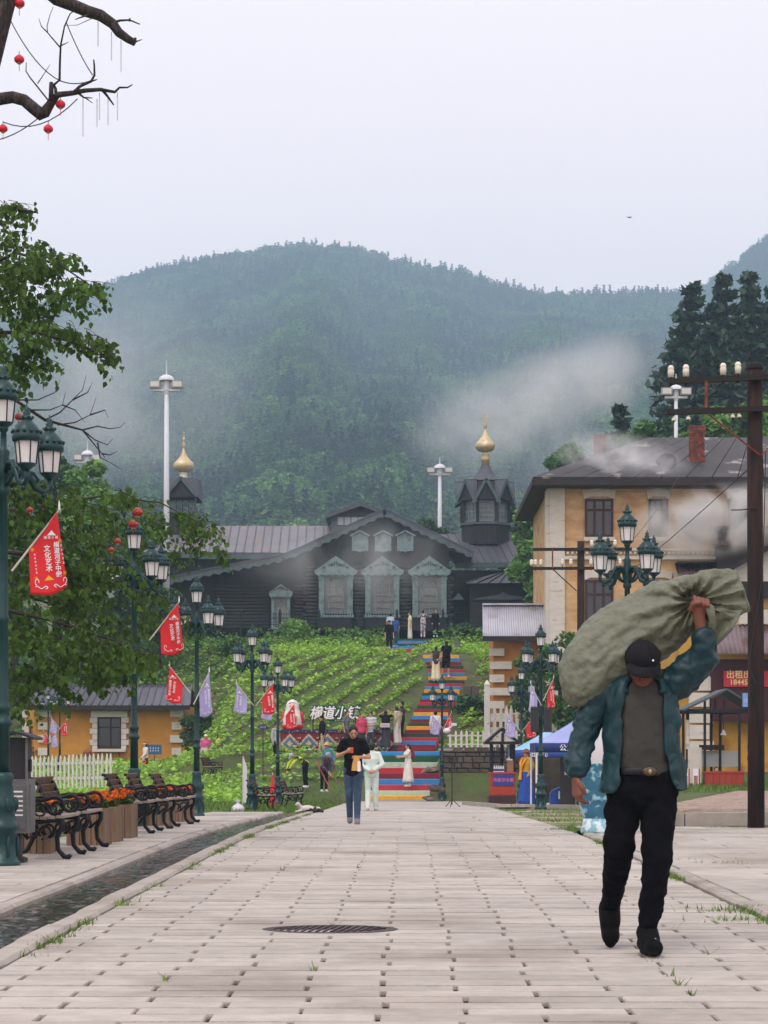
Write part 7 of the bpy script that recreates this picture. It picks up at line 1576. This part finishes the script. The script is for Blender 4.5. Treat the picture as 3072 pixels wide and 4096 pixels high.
person('gardener in straw hat and pale blue top behind the one in purple', gp(1318, 3130, 79.5), 1.6, -20, cloth('turquoise', (110, 170, 190)), 'long', DGR, bend=30, hair=None, hat=('straw', cloth('straw', (206, 170, 110))), group=g7)
m_hoe = M('red_handle', (190, 60, 70), .5, .06, 5, 0)
for a, b, lb in (((1262, 3040, 76.2), (1322, 3160, 75.8), 'long red handled hoe held by the gardener in purple'), ((1318, 3088, 76.6), (1352, 3128, 76.4), 'short orange handled hoe lying toward the crop')):
    p, q = at(*a), at(*b); t = thing('hoe', lb, 'hoe', q, 0, 'gardening hoes'); MB().tube([p - q, (0, 0, 0)], .018, 7).build('handle', m_hoe, t); MB().box((0, -.03, .0), (.05, .16, .02)).build('blade', m_arm, t)
# left: pink coat, yellow jacket, white hoodie
person('woman in pink coat and white cap on the garden path', gp(823, 3086, 89), 1.6, 15, PNK, 'long', cloth('ochre_trouser', (190, 140, 50)), hair=None, hat=('cap', WHT), skirt=(PNK, 1.0, .42, .17, .24), girth=1.05)
person('woman in pale yellow jacket and long taupe skirt beside the woman in pink', gp(877, 3084, 89.6), 1.62, 60, YLW, 'long', None, hair='long', skirt=(cloth('taupe', (112, 100, 88)), 1.0, .06, .15, .25))
person('woman in white hoodie, visor and wine red trousers before the cottage', gp(582, 3115, 91), 1.6, -60, WHT, 'long', WIN, wide=1.25, hat=('visor', WHT), hair='bob', pose=dict(elB=(.2, -.08, 1.16), haB=(.1, -.22, 1.0)))
yb2 = thing('yellow_basket', 'small yellow basket carried by the woman in the white hoodie', 'basket', Vector(gp(572, 3062, 90.7))); MB().lathe([(0, .1), (.14, .13)], 12).build('basket', M('basket_yellow', (214, 166, 60), .7, .2, 30, .4, 90), yb2); MB().tube([(.12 * math.cos(a), 0, .14 + .1 * math.sin(a)) for a in np.linspace(0, PI, 8)], .012, 5).build('handle', M('basket_yellow', (214, 166, 60)), yb2)
# on the upper stairs
person('woman in dark waistcoat and wide white trousers on the upper stairs, from behind', gp(1744, 2724, 96), 1.62, 178, DGR, 'none', CRM, wide=1.5, hair='bun', pose=dict(elA=(-.3, .05, 1.2), haA=(-.12, .1, 1.05)))
person('man in long black T-shirt and shorts on the upper stairs, from behind', gp(1786, 2712, 97), 1.76, 185, BLK, 'short', BLK, legs='shorts', hem=.62, girth=1.1, pose=dict(anB=(.2, -.1, .085), knB=(.15, -.06, .5), elA=(-.2, -.1, 1.14), haA=(-.1, -.2, 1.12)))
person('man in black walking down the upper left steps', gp(1557, 2612, 109), 1.72, 15, BLK, 'mid', BLK, hat=('cap', BLK), girth=1.15, hair='short')
person('man in blue T-shirt behind the man in black, upper steps', gp(1582, 2590, 113.5), 1.7, -150, BLU, 'short', JEAN, girth=1.08)
person('person in pale blue shirt behind the man in black at the fence', gp(1562, 2570, 119), 1.7, 170, LBL, 'short', DGR)
g9 = 'visitors at the church fence'
person('woman in pale yellow top and white skirt at the stair head', gp(1640, 2562, 121), 1.66, -80, CRM, 'short', None, hair='bun', skirt=(WHT, 1.1, .08, .14, .17), group=g9)
person('person in black and white patterned suit photographing the church', gp(1692, 2548, 123), 1.62, 170, M('patterned', (206, 200, 206), .85, .1, 3, 0, col2=(70, 56, 70), c2=(.5, .53), c2sc=9), 'mid', M('patterned', (206, 200, 206)), hair='bob', group=g9, pose=dict(elB=(.24, -.1, 1.3), haB=(.08, -.2, 1.5), elA=(-.24, -.1, 1.3), haA=(-.06, -.2, 1.5)))
person('woman in black cardigan over white top by the fence post', gp(1742, 2548, 123.2), 1.62, 10, BLK, 'long', BLK, hair='long', group=g9)
# stall keeper
P9 = gp(2106, 3228, 60.0)
sk_ = person('woman in mustard top, sun hat and long blue skirt at the lolly stall', (P9[0], 60.0, gprof(60) + .02), 1.62, -48, MUS, 'mid', None, hair='short', hat=('bucket', M('sun_hat', (196, 160, 120), .8, .1, 8, .2, 60, col2=(120, 84, 60), c2=(.5, .52), c2sc=2)), skirt=(RBL, 1.03, .05, .15, .3), face=True, pose=dict(elB=(.27, .02, 1.18), haB=(.17, -.06, .98), elA=(-.2, -.03, 1.14), haA=(-.17, -.12, .9)))
g = MB(); g.tube([(-.08, -.08, 1.46), (-.1, -.16, 1.3), (-.07, -.17, 1.1), (-.08, -.2, .78)], [.04, .05, .045, .07], 10, flat=.6); g.tube([(.08, -.06, 1.46), (.03, -.16, 1.3), (-.05, -.18, 1.12)], [.04, .045, .03], 10, flat=.6); soft(g.build('scarf', cloth('orange_yellow', (226, 150, 40)), sk_, True), .015); g = MB(); g.tube([(-.1, -.09, 1.46), (-.14, -.15, 1.32), (-.13, -.16, 1.15)], [.03, .03, .02], 8); soft(g.build('red_scarf', cloth('scarf_red', (200, 60, 40)), sk_, True), .015)
sat = person('person sitting behind the red kiosk counter, only the dark hair showing', gp(2865, 3178, 63.9), 1.6, 0, BLK, 'long', BLK, pose={k: (v[0], v[1], v[2] - .78) if k in UP or k in ('pel', 'hiA', 'hiB') else v for k, v in J0.items() if k in UP or k in ('pel', 'hiA', 'hiB')} | dict(knA=(-.1, -.4, .2), knB=(.1, -.4, .2), anA=(-.1, -.42, .085), anB=(.1, -.42, .085)), hem=1.0)
person('passer-by in dark clothes half hidden behind the near wooden pole', gp(3006, 3155, 62), 1.68, 90, M('vest_two', (34, 38, 60), .85, .1, 4, 0), 'short', BLK, hair='short')
# ---------------------------------------------------------------- cat lying on the street
ct_ = thing('cat', 'white and dark calico cat lying on the paving', 'cat', ((1238 - VX) * 46.5 / FPX, 46.5, gprof(46.5)), 0); g = MB()
g.ell((-.05, 0, .085), (.2, .1, .085), 14, 8); g.ell((.14, 0, .07), (.14, .095, .07), 12, 7); g.cap((-.2, -.02, .12), (-.24, -.05, .17), .055, .05); g.ell((-.26, -.06, .19), (.055, .055, .052), 12, 8); g.ell((-.3, -.075, .18), (.025, .025, .022), 8, 6)
for q in (-1, 1): g.cap((-.25, -.06 + q * .032, .22), (-.25, -.06 + q * .04, .265), .018, .004, 7)
g.cap((-.18, -.06, .05), (-.3, -.1, .025), .03, .024); g.cap((-.16, .02, .05), (-.29, -.0, .025), .03, .024); g.cap((.16, -.06, .05), (.02, -.13, .025), .045, .026); g.tube([(.25, .0, .05), (.3, -.04, .035), (.29, -.1, .03), (.22, -.13, .03)], [.035, .03, .026, .02], 8)
soft(g.build('body', M('cat_fur', (206, 198, 192), .9, .06, 10, .4, 120, col2=(48, 42, 40), c2=(.5, .54), c2sc=3.4), ct_, True), .01, 3)
for q in (-1, 1): MB().ell((-.305, -.06 + q * .026, .2), (.008, .008, .01), 6, 5).build('eye', m_blk, ct_)
# ---------------------------------------------------------------- man carrying the sack, nearest to the camera
MX, MY = 1.30, 11.17
man = thing('person', 'man in dark teal jacket and black cap carrying a big sack on his shoulder', 'person', (MX, MY, 0.0))
m_tan = M('tanned_skin', (122, 76, 62), .5, .08, 14, .15, 90, sub=.08)
m_jac = M('teal_jacket', (12, 50, 58), .5, .14, 4, .5, 9, spec=.4, col2=(26, 72, 78), c2=(.52, .75), c2sc=2.2); m_tee = cloth('olive_grey_tee', (62, 61, 57), bsc=9); m_trs = M('black_trousers', (12, 13, 20), .9, .12, 5, .6, 10, spec=.1); m_capm = M('black_cap', (15, 14, 20), .9, .1, 14, .25, 120); m_sho = M('black_sneaker', (10, 10, 13), .75, .15, 14, .3, 60, spec=.12)
V_ = Vector
dtx = bpy.data.textures.new('fold_noise', 'CLOUDS'); dtx.noise_scale = .11; dtx.noise_depth = 2
def folds(o, s, m='LOCAL'):
    d = o.modifiers.new('folds', 'DISPLACE'); d.texture = dtx; d.strength = s; d.mid_level = .5; d.texture_coords = m
dtx2 = bpy.data.textures.new('crease_noise', 'CLOUDS'); dtx2.noise_scale = .035; dtx2.noise_depth = 1
dtx3 = bpy.data.textures.new('drape', 'WOOD'); dtx3.wood_type = 'BANDNOISE'; dtx3.noise_scale = .09; dtx3.turbulence = 6
def creases(o, s, s2=0):
    d = o.modifiers.new('creases', 'DISPLACE'); d.texture = dtx2; d.strength = s; d.mid_level = .5; d.texture_coords = 'LOCAL'
    if s2: d = o.modifiers.new('drape', 'DISPLACE'); d.texture = dtx3; d.strength = s2; d.mid_level = .5; d.texture_coords = 'LOCAL'
hip = {'A': V_((-.115, .03, .93)), 'B': V_((.07, .0, .93))}; kn = {'A': V_((-.15, .02, .56)), 'B': V_((.05, -.05, .53))}; an = {'A': V_((-.165, .40, .20)), 'B': V_((.0, .0, .105))}
shA, elA, haA = V_((-.215, .02, 1.44)), V_((-.33, .03, 1.2)), V_((-.385, -.04, .945)); shB, elB, haB = V_((.13, .02, 1.47)), V_((.315, -.07, 1.60)), V_((.268, -.10, 1.79))
hd = V_((-.035, -.07, 1.55))
Rh = Matrix.Rotation(R(36), 3, 'X')          # bowed head: forward axis tips down
H = lambda x, y, z: hd + Rh @ V_((x, y, z))
b = MB()
for p, q, r0, r1 in ((V_((-.02, .02, .97)), V_((-.02, .01, 1.15)), .12, .115), (V_((-.02, .01, 1.15)), V_((-.03, 0, 1.38)), .115, .12)):
    for t in np.linspace(0, 1, 4): c = p.lerp(q, t); b.ell(c, (.155, .105, .1), 14, 8)
b.cap(shA, shB, .06, .06); b.cap((-.03, -.01, 1.42), hd, .06, .058); b.ell(hd, (.075, .092, .11), 16, 11, M_=Rh); b.ell(H(0, -.03, -.065), (.055, .06, .055), 12, 8, M_=Rh); b.cap(H(0, -.092, .012), H(0, -.112, -.022), .012, .017); b.ell(H(0, -.085, -.062), (.026, .014, .012), 10, 6, M_=Rh)
for q in (-1, 1): b.ell(H(q * .078, .01, -.005), (.012, .022, .034), 8, 7, M_=Rh); b.cap(H(q * .035, -.085, .022), H(q * .02, -.09, .024), .012, .012, 8)
b.cap(shA, elA, .05, .042); b.cap(elA, haA, .04, .029); b.cap(shB, elB, .05, .042); b.cap(elB, haB, .042, .031)
# hanging hand A: palm and five curled fingers
def hand(mb, w0, d, across, curl, lens=(.068, .078, .074, .06)):
    d, across, curl = d.normalized(), across.normalized(), curl.normalized(); pal = w0 + d * .085
    for k in range(4): mb.cap(w0 + across * (.012 - .008 * k), pal + across * (.032 - .0213 * k), .021, .0165, 9)
    for k in range(4):
        L = lens[k]; a0 = pal + across * (.032 - .0213 * k); a1 = a0 + (d * .86 + curl * .4).normalized() * L * .5; a2 = a1 + (d * .45 + curl * .85).normalized() * L * .36; a3 = a2 + (d * -.05 + curl).normalized() * L * .26
        mb.cap(a0, a1, .0098, .0092, 8); mb.cap(a1, a2, .0092, .0085, 8); mb.cap(a2, a3, .0085, .007, 8)
    t0 = w0 + d * .02 + across * .03; t1 = t0 + (d * .7 + across * .6 + curl * .25).normalized() * .042; t2 = t1 + (d * .95 + curl * .35).normalized() * .034; mb.cap(t0, t1, .0155, .0125, 8); mb.cap(t1, t2, .0125, .009, 8)
hand(b, haA, V_((.06, -.02, -1)), V_((.35, -.93, 0)), V_((.8, .45, 0)))
# raised fist B gripping the neck of the sack
fc = haB + V_((-.008, -.005, .06)); b.cap(haB, fc, .033, .036); b.ell(fc + V_((0, -.005, .022)), (.045, .03, .042), 12, 8)
for k in range(4):
    x = -.026 + .0235 * k; zz_ = .060 - .006 * k; a0 = fc + V_((x, .0, zz_)); a1 = a0 + V_((.002, -.038, .006)); a2 = a1 + V_((.002, -.012, -.03)); a3 = a2 + V_((0, .018, -.018)); b.cap(a0, a1, .0108, .0102, 8); b.cap(a1, a2, .0102, .0096, 8); b.cap(a2, a3, .0096, .008, 8)
t0 = fc + V_((-.04, -.015, .0)); t1 = t0 + V_((.012, -.03, .028)); t2 = t1 + V_((.03, -.012, .006)); b.cap(t0, t1, .016, .013, 8); b.cap(t1, t2, .013, .0105, 8)
for S in 'AB': b.cap(hip[S], kn[S], .08, .055); b.cap(kn[S], an[S], .055, .04)
b.cap(an['B'], an['B'] + V_((.015, -.1, -.05)), .036, .026); b.cap(an['A'], an['A'] + V_((0, -.05, -.11)), .036, .026)
soft(b.build('body', m_tan, man, True), .005, 2)
# T-shirt
g = MB(); nt2 = 28
g.loft([[(cx0 + rx * math.cos(q), cy0 + ry * math.sin(q), z) for q in np.linspace(0, 2 * PI, nt2, endpoint=False)] for z, rx, ry, cx0, cy0 in ((.96, .165, .118, -.02, .01), (1.05, .17, .128, -.02, .005), (1.15, .165, .13, -.022, .0), (1.27, .165, .125, -.025, -.002), (1.37, .165, .12, -.03, -.002), (1.43, .14, .1, -.03, -.004), (1.465, .085, .075, -.03, -.01))])
g.cap(shA, shB, .07, .07)
ts_ = soft(g.build('t_shirt', m_tee, man, True), .009, 6); folds(ts_, .016); creases(ts_, .006, .006)
# trousers
g = MB(); g.ell((-.03, .015, .97), (.175, .125, .085), 18, 9); g.ell((-.03, .02, .87), (.195, .135, .12), 18, 9)
def pleg(S, rr_):
    a, k, n_ = hip[S], kn[S], an[S]; g.tube([a + V_((0, 0, .03)), a.lerp(k, .5), k, k.lerp(n_, .35), k.lerp(n_, .7), n_ + V_((0, 0, -.02 if S == 'B' else 0.02))], rr_, 16); g.ell(a, (rr_[0],) * 3, 12, 7)
pleg('A', [.094, .088, .079, .069, .058, .049]); pleg('B', [.098, .091, .081, .074, .065, .055])
tr_ = soft(g.build('trousers', m_trs, man, True), .0095, 4); folds(tr_, .03); creases(tr_, .01, .012)
bl = MB().lathe([(.965, .172), (.972, .178), (.998, .178), (1.005, .172)], 30); bl.v = [(x - .03, y * .72 + .015, z) for x, y, z in bl.v]; bl.build('belt', M('belt', (20, 18, 20), .4, .1, 9, .1, 60), man, True)
bk = MB().ell((0, -.122, .985), (.04, .009, .024), 16, 7).build('buckle', M('buckle', (92, 78, 64), .35, .2, 20, .3, 80, metal=.6), man, True); MB().lathe([(-.012, .006), (.0, .012), (.012, .006)], 10, (0, -.131, .985)).build('buckle_stud', M('stud', (170, 150, 110), .3, .1, 9, 0, metal=.7), bk)
# shoes
g = MB(); a = an['B']; g.cap(a + V_((0, .05, -.05)), a + V_((.022, -.15, -.058)), .054, .048); g.cap(a + V_((0, 0, .01)), a + V_((.01, -.06, -.03)), .062, .056); g.ell(a + V_((.012, -.05, -.088)), (.06, .165, .022), 16, 6); soft(g.build('shoe', m_sho, man, True), .0075, 3)
g = MB(); a = an['A']; g.cap(a + V_((0, .05, -.02)), a + V_((0, -.08, -.135)), .056, .052); g.cap(a + V_((0, 0, .02)), a + V_((0, -.05, -.06)), .062, .06); g.cap(a + V_((0, .075, -.04)), a + V_((0, -.06, -.165)), .036, .036); soft(g.build('shoe', m_sho, man, True), .0075, 3)
MB().box((an['B'].x + .03, an['B'].y - .105, .07), (.004, .06, .05)).build('shoe_stripe', m_wht, man).scale = (1, 1, 1)
# jacket: open front, built from panels and two loose sleeves
jk = MB(); n_ = 30
def jring(z, rx, ry, cx, cy, a0, a1, th=.0):
    return [(cx + rx * math.cos(a), cy + ry * math.sin(a), z) for a in np.linspace(R(a0), R(a1), n_)]
prof_l = [(1.50, .12, .09, -.03, 0.02, -62, -118), (1.455, .19, .125, -.04, .01, -58, -120), (1.38, .215, .145, -.035, .005, -57, -122), (1.25, .212, .15, -.03, .005, -58, -124), (1.1, .215, .155, -.025, .01, -58, -126), (.98, .225, .16, -.02, .015, -56, -128), (.9, .235, .168, -.02, .02, -52, -130), (.845, .24, .172, -.02, .02, -35, -140)]
rings = []
for z, rx, ry, cx0, cy0, ar, al in prof_l:
    ring = []
    for a in np.linspace(R(ar), R(360 + al), n_):     # from right front edge round the back to the left front edge
        wv = 1 + .02 * math.sin(a * 7 + z * 9) * (1.5 - z); dz = 0
        if z < .86: dz = -.035 * math.cos(a) * (1 if math.cos(a) < 0 else -1.2)
        ring.append((cx0 + rx * wv * math.cos(a), cy0 + ry * wv * math.sin(a), z + dz))
    rings.append(ring)
jk.add([p for r_ in rings for p in r_], [(k * n_ + i, k * n_ + i + 1, (k + 1) * n_ + i + 1, (k + 1) * n_ + i) for k in range(len(rings) - 1) for i in range(n_ - 1)])
jo = jk.build('jacket', m_jac, man, True); 
so = jo.modifiers.new('thick', 'SOLIDIFY'); so.thickness = .016; sb_ = jo.modifiers.new('sub', 'SUBSURF'); sb_.levels = 2; sb_.render_levels = 2
folds(jo, .03); creases(jo, .012, .02)
def sleeve_(pts, rad, name='sleeve'):
    g = MB(); g.tube(pts, rad, 16); g.ell(pts[0], (rad[0],) * 3, 14, 8); o = g.build(name, m_jac, man, True); soft(o, .009, 5); folds(o, .034); creases(o, .012, .014); return o
sleeve_([V_((-.165, .015, 1.43)), V_((-.25, .02, 1.38)), V_((-.30, .03, 1.27)), V_((-.345, .03, 1.16)), V_((-.375, 0, 1.06)), V_((-.385, -.03, .985)), V_((-.386, -.04, .955))], [.08, .08, .077, .075, .072, .06, .04])
sleeve_([V_((.10, .015, 1.43)), V_((.17, .0, 1.47)), V_((.245, -.03, 1.545)), V_((.30, -.065, 1.61)), V_((.30, -.08, 1.68)), V_((.285, -.09, 1.725)), V_((.278, -.095, 1.75))], [.09, .096, .088, .078, .07, .06, .042])
co_ = MB(); co_.tube([(-.135, -.10, 1.40), (-.125, -.03, 1.475), (-.06, .05, 1.51), (.02, .05, 1.51), (.07, -.03, 1.475), (.075, -.10, 1.40)], [.026, .03, .03, .03, .03, .026], 10); soft(co_.build('collar', m_jac, man, True), .011, 3)
# cap with brim and small badge
Hc = Matrix.Rotation(R(27), 3, 'X'); Cc_ = lambda x, y, z: hd + Hc @ V_((x, y, z))
g = MB(); g.ell(Cc_(0, .008, .045), (.098, .112, .094), 22, 12, M_=Hc); soft(g.build('cap', m_capm, man, True), .008, 2)
g = MB(); nb = 14
rg = []
for dz, r_ in ((.004, 1.0), (-.004, 1.0)):
    rg.append([Cc_(.09 * math.cos(a) * r_, -.075 - .115 * math.sin(a), .035 + dz - .016 * math.cos(a) ** 2 - .012 * math.sin(a)) for a in np.linspace(0, PI, nb)] + [Cc_(.09 * math.cos(a), -.07 + .0 * math.sin(a), .045 + dz) for a in np.linspace(PI, 0, nb)])
g.loft(rg); br = g.build('cap_brim', m_capm, man, True)
for k in range(6):
    a = k * PI / 3; MB().tube([Cc_(.0985 * math.cos(a) * math.cos(t), .008 + .1125 * math.sin(a) * math.cos(t), .045 + .0945 * math.sin(t)) for t in np.linspace(.1, 1.5, 6)], .0016, 5).build('cap_seam', m_capm, man)
MB().ell(Cc_(.045, -.092, .075), (.006, .003, .006), 8, 5).build('cap_badge', m_wht, man)

# ---------------------------------------------------------------- the sack
m_sack = M('woven_sack', (110, 114, 97), .55, .16, 5, .7, 24, col2=(84, 86, 66), c2=(.48, .7), c2sc=2.6, spec=.35)
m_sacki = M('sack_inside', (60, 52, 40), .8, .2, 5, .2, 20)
sack = thing('sack', "large bulging olive green sack carried on the man's shoulder", 'sack', (MX, MY, 1.4))
ax = [(-.378, .02, 1.325, .004, 1), (-.37, .03, 1.36, .09, 1), (-.34, .05, 1.43, .145, 1), (-.285, .08, 1.535, .185, 1), (-.20, .11, 1.625, .205, 1), (-.09, .12, 1.705, .205, .95), (.02, .11, 1.775, .196, .9), (.10, .08, 1.832, .186, .8), (.17, .04, 1.872, .172, .7), (.24, .0, 1.90, .16, .55), (.32, -.02, 1.915, .155, .42), (.40, -.02, 1.925, .145, .34), (.465, -.02, 1.94, .13, .34), (.51, -.02, 1.955, .115, .36)]
GRIP = V_((.245, 0, 1.895))
def crom(t):
    i = min(int(t), len(ax) - 2); f_ = t - i; p0, p1, p2, p3 = (np.array(ax[min(max(k, 0), len(ax) - 1)]) for k in (i - 1, i, i + 1, i + 2))
    return .5 * (2 * p1 + (p2 - p0) * f_ + (2 * p0 - 5 * p1 + 4 * p2 - p3) * f_ ** 2 + (3 * p1 - p0 - 3 * p2 + p3) * f_ ** 3)
def sack_pt(t, a):
    q0 = crom(t); c = V_(q0[:3]); r_, fl = q0[3], q0[4]; s = t / (len(ax) - 1)
    qa, qb = crom(max(0, t - .6)), crom(min(len(ax) - 1, t + .6)); d = V_(qb[:3] - qa[:3]).normalized(); uu = (V_((0, 1, 0)) - d * d.y).normalized(); vv = d.cross(uu)
    k = 1 + .025 * math.sin(a * 3 + s * 9) + .02 * math.sin(a * 5 - s * 14) + .012 * math.sin(a * 9 + s * 21) + (.04 * math.sin(s * 40 + a * 4) if s < .2 else 0)
    p = c + (uu * math.cos(a) * fl + vv * math.sin(a)) * r_ * k
    dx, dz = p.x - GRIP.x, p.z - GRIP.z; dist = math.hypot(dx, dz); phi = math.atan2(dz, dx); front = max(0, -math.cos(a))
    pl = math.exp(-dist / .26) * min(1, dist / .05)
    p.y += front * (.075 * math.exp(-(dist / .055) ** 2) + .026 * pl * (math.sin(phi * 17 + 1.5 * math.sin(phi * 3)) + .5 * math.sin(phi * 9 + 2)))
    p.y += front * (.010 * math.sin((p.z - p.x * .62) * 48 + 3 * math.sin(p.x * 7 + p.z * 3)) + .006 * math.sin((p.z - p.x * .45) * 95 + 4 * math.sin(p.x * 11))) * math.exp(-dist / .5)
    return p - V_((0, 0, 1.4))
nu, nv = 150, 150
rings = [[sack_pt(t, 2 * PI * j / nv) for j in range(nv)] for t in np.linspace(0, len(ax) - 1, nu)]
sk = MB(); sk.loft(rings, False); so_ = sk.build('bulge', m_sack, sack, True, fix=True); folds(so_, .02); creases(so_, .012, .012)
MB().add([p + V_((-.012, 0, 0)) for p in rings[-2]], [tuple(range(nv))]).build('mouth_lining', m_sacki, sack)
lip = MB(); lip.tube([rings[-1][j % nv] for j in range(0, nv + 1, 5)], .006, 6, cap=False); lip.build('hem', m_sack, sack, True)
def fl_(u, v):
    e0 = V_((.275, -.055, 1.86)).lerp(V_((.505, -.06, 1.85)), u); e1 = V_((.29, -.03, 1.70)).lerp(V_((.36, -.03, 1.655)), u); p = e0.lerp(e1, v) + V_((.02 * math.sin(v * 3), .018 * math.sin(u * 9 + v * 5), .0)); return p - V_((0, 0, 1.4))
mf = MB(); mf.grid(fl_, 20, 16); mo2 = mf.build('loose_flap', m_sack, sack, True, fix=False); s2 = mo2.modifiers.new('thick', 'SOLIDIFY'); s2.thickness = .004
tl = MB(); tl.tube([(.30, -.13, .485), (.32, -.14, .455), (.332, -.13, .40), (.33, -.12, .36), (.342, -.11, .33)], [.012, .026, .022, .024, .01], 10, flat=.5); folds(tl.build('loose_end', m_sack, sack, True), .02)
# ---------------------------------------------------------------- mist in the valley and drifting smoke
hz = MB().box((0, 1020, 247), (3600, 2260, 504)).build('haze', M('unused', (200, 200, 200)))
hz.data.materials.clear()
mh = bpy.data.materials.new('valley_mist'); mh.use_nodes = True; n = mh.node_tree; n.nodes.clear()
mo = n.nodes.new('ShaderNodeOutputMaterial'); pv = n.nodes.new('ShaderNodeVolumePrincipled')
pv.inputs['Color'].default_value = (.56, .78, 1.0, 1); pv.inputs['Density'].default_value = .00046; pv.inputs['Anisotropy'].default_value = .1
n.links.new(pv.outputs[0], mo.inputs['Volume']); hz.data.materials.append(mh); tag(hz, kind='stuff')

def smoke(label, px, py, Y, rx, ry, rz_, dens, nsc, thr, tilt=0.0, seed=0.0, colr=(.97, .985, 1.0)):
    o = MB().ell((0, 0, 0), (1, 1, 1), 24, 14).build('smoke', M('unused', (200, 200, 200))); o.data.materials.clear(); o.location = at(px, py, Y); o.scale = (rx, ry, rz_); o.rotation_euler = (0, R(tilt), 0)
    m = bpy.data.materials.new('drifting_smoke'); m.use_nodes = True; n = m.node_tree; n.nodes.clear(); N = n.nodes; L = n.links
    mo = N.new('ShaderNodeOutputMaterial'); pv = N.new('ShaderNodeVolumePrincipled'); tc = N.new('ShaderNodeTexCoord'); ln = N.new('ShaderNodeVectorMath'); ln.operation = 'LENGTH'; L.new(tc.outputs['Object'], ln.inputs[0])
    mr = N.new('ShaderNodeMapRange'); mr.inputs[1].default_value = 1.0; mr.inputs[2].default_value = .25; mr.interpolation_type = 'SMOOTHSTEP'; L.new(ln.outputs['Value'], mr.inputs[0])
    mp = N.new('ShaderNodeMapping'); mp.inputs['Location'].default_value = (seed, seed * .7, seed * 1.3); mp.inputs['Scale'].default_value = (rx / rz_, ry / rz_, 1.0); L.new(tc.outputs['Object'], mp.inputs[0])
    ns = N.new('ShaderNodeTexNoise'); ns.inputs['Scale'].default_value = nsc; ns.inputs['Detail'].default_value = 5; ns.inputs['Distortion'].default_value = .6; L.new(mp.outputs[0], ns.inputs['Vector'])
    m2 = N.new('ShaderNodeMapRange'); m2.inputs[1].default_value = thr; m2.inputs[2].default_value = thr + .3; m2.inputs[3].default_value = .04; L.new(ns.outputs['Fac'], m2.inputs[0])
    mu = N.new('ShaderNodeMath'); mu.operation = 'MULTIPLY'; L.new(mr.outputs[0], mu.inputs[0]); L.new(m2.outputs[0], mu.inputs[1]); mu2 = N.new('ShaderNodeMath'); mu2.operation = 'MULTIPLY'; mu2.inputs[1].default_value = dens; L.new(mu.outputs[0], mu2.inputs[0])
    L.new(mu2.outputs[0], pv.inputs['Density']); pv.inputs['Color'].default_value = colr + (1,); L.new(pv.outputs[0], mo.inputs['Volume']); o.data.materials.append(m); tag(o, label, kind='stuff')
smoke('white smoke rolling along the upper wall of the yellow building', 2860, 2085, 84.2, 4.2, 1.0, 1.7, 4.6, 1.2, .38, -8, 1.0)
smoke('thin smoke drifting over the left roof slope of the yellow building', 2500, 1850, 86, 3.6, 2.0, 1.4, 1.2, 1.4, .40, 15, 4.0)
smoke('pale smoke plume hanging before the dark hillside', 2180, 1590, 168, 13.5, 6, 4.8, .21, 1.0, .34, -20, 2.2)
smoke('thin smoke trailing behind the octagon church tower', 2020, 1790, 160, 10, 5, 6.5, .10, 1.3, .42, 25, 7.0)
smoke('bluish smoke veil drifting over the church gable', 1420, 2235, 127, 9.0, 1.6, 3.4, .30, 1.2, .42, 0, 3.1)
smoke('pale morning mist at the left foot of the mountain', 420, 1560, 330, 30, 40, 18, .02, 1.0, .35, 0, 5.0)
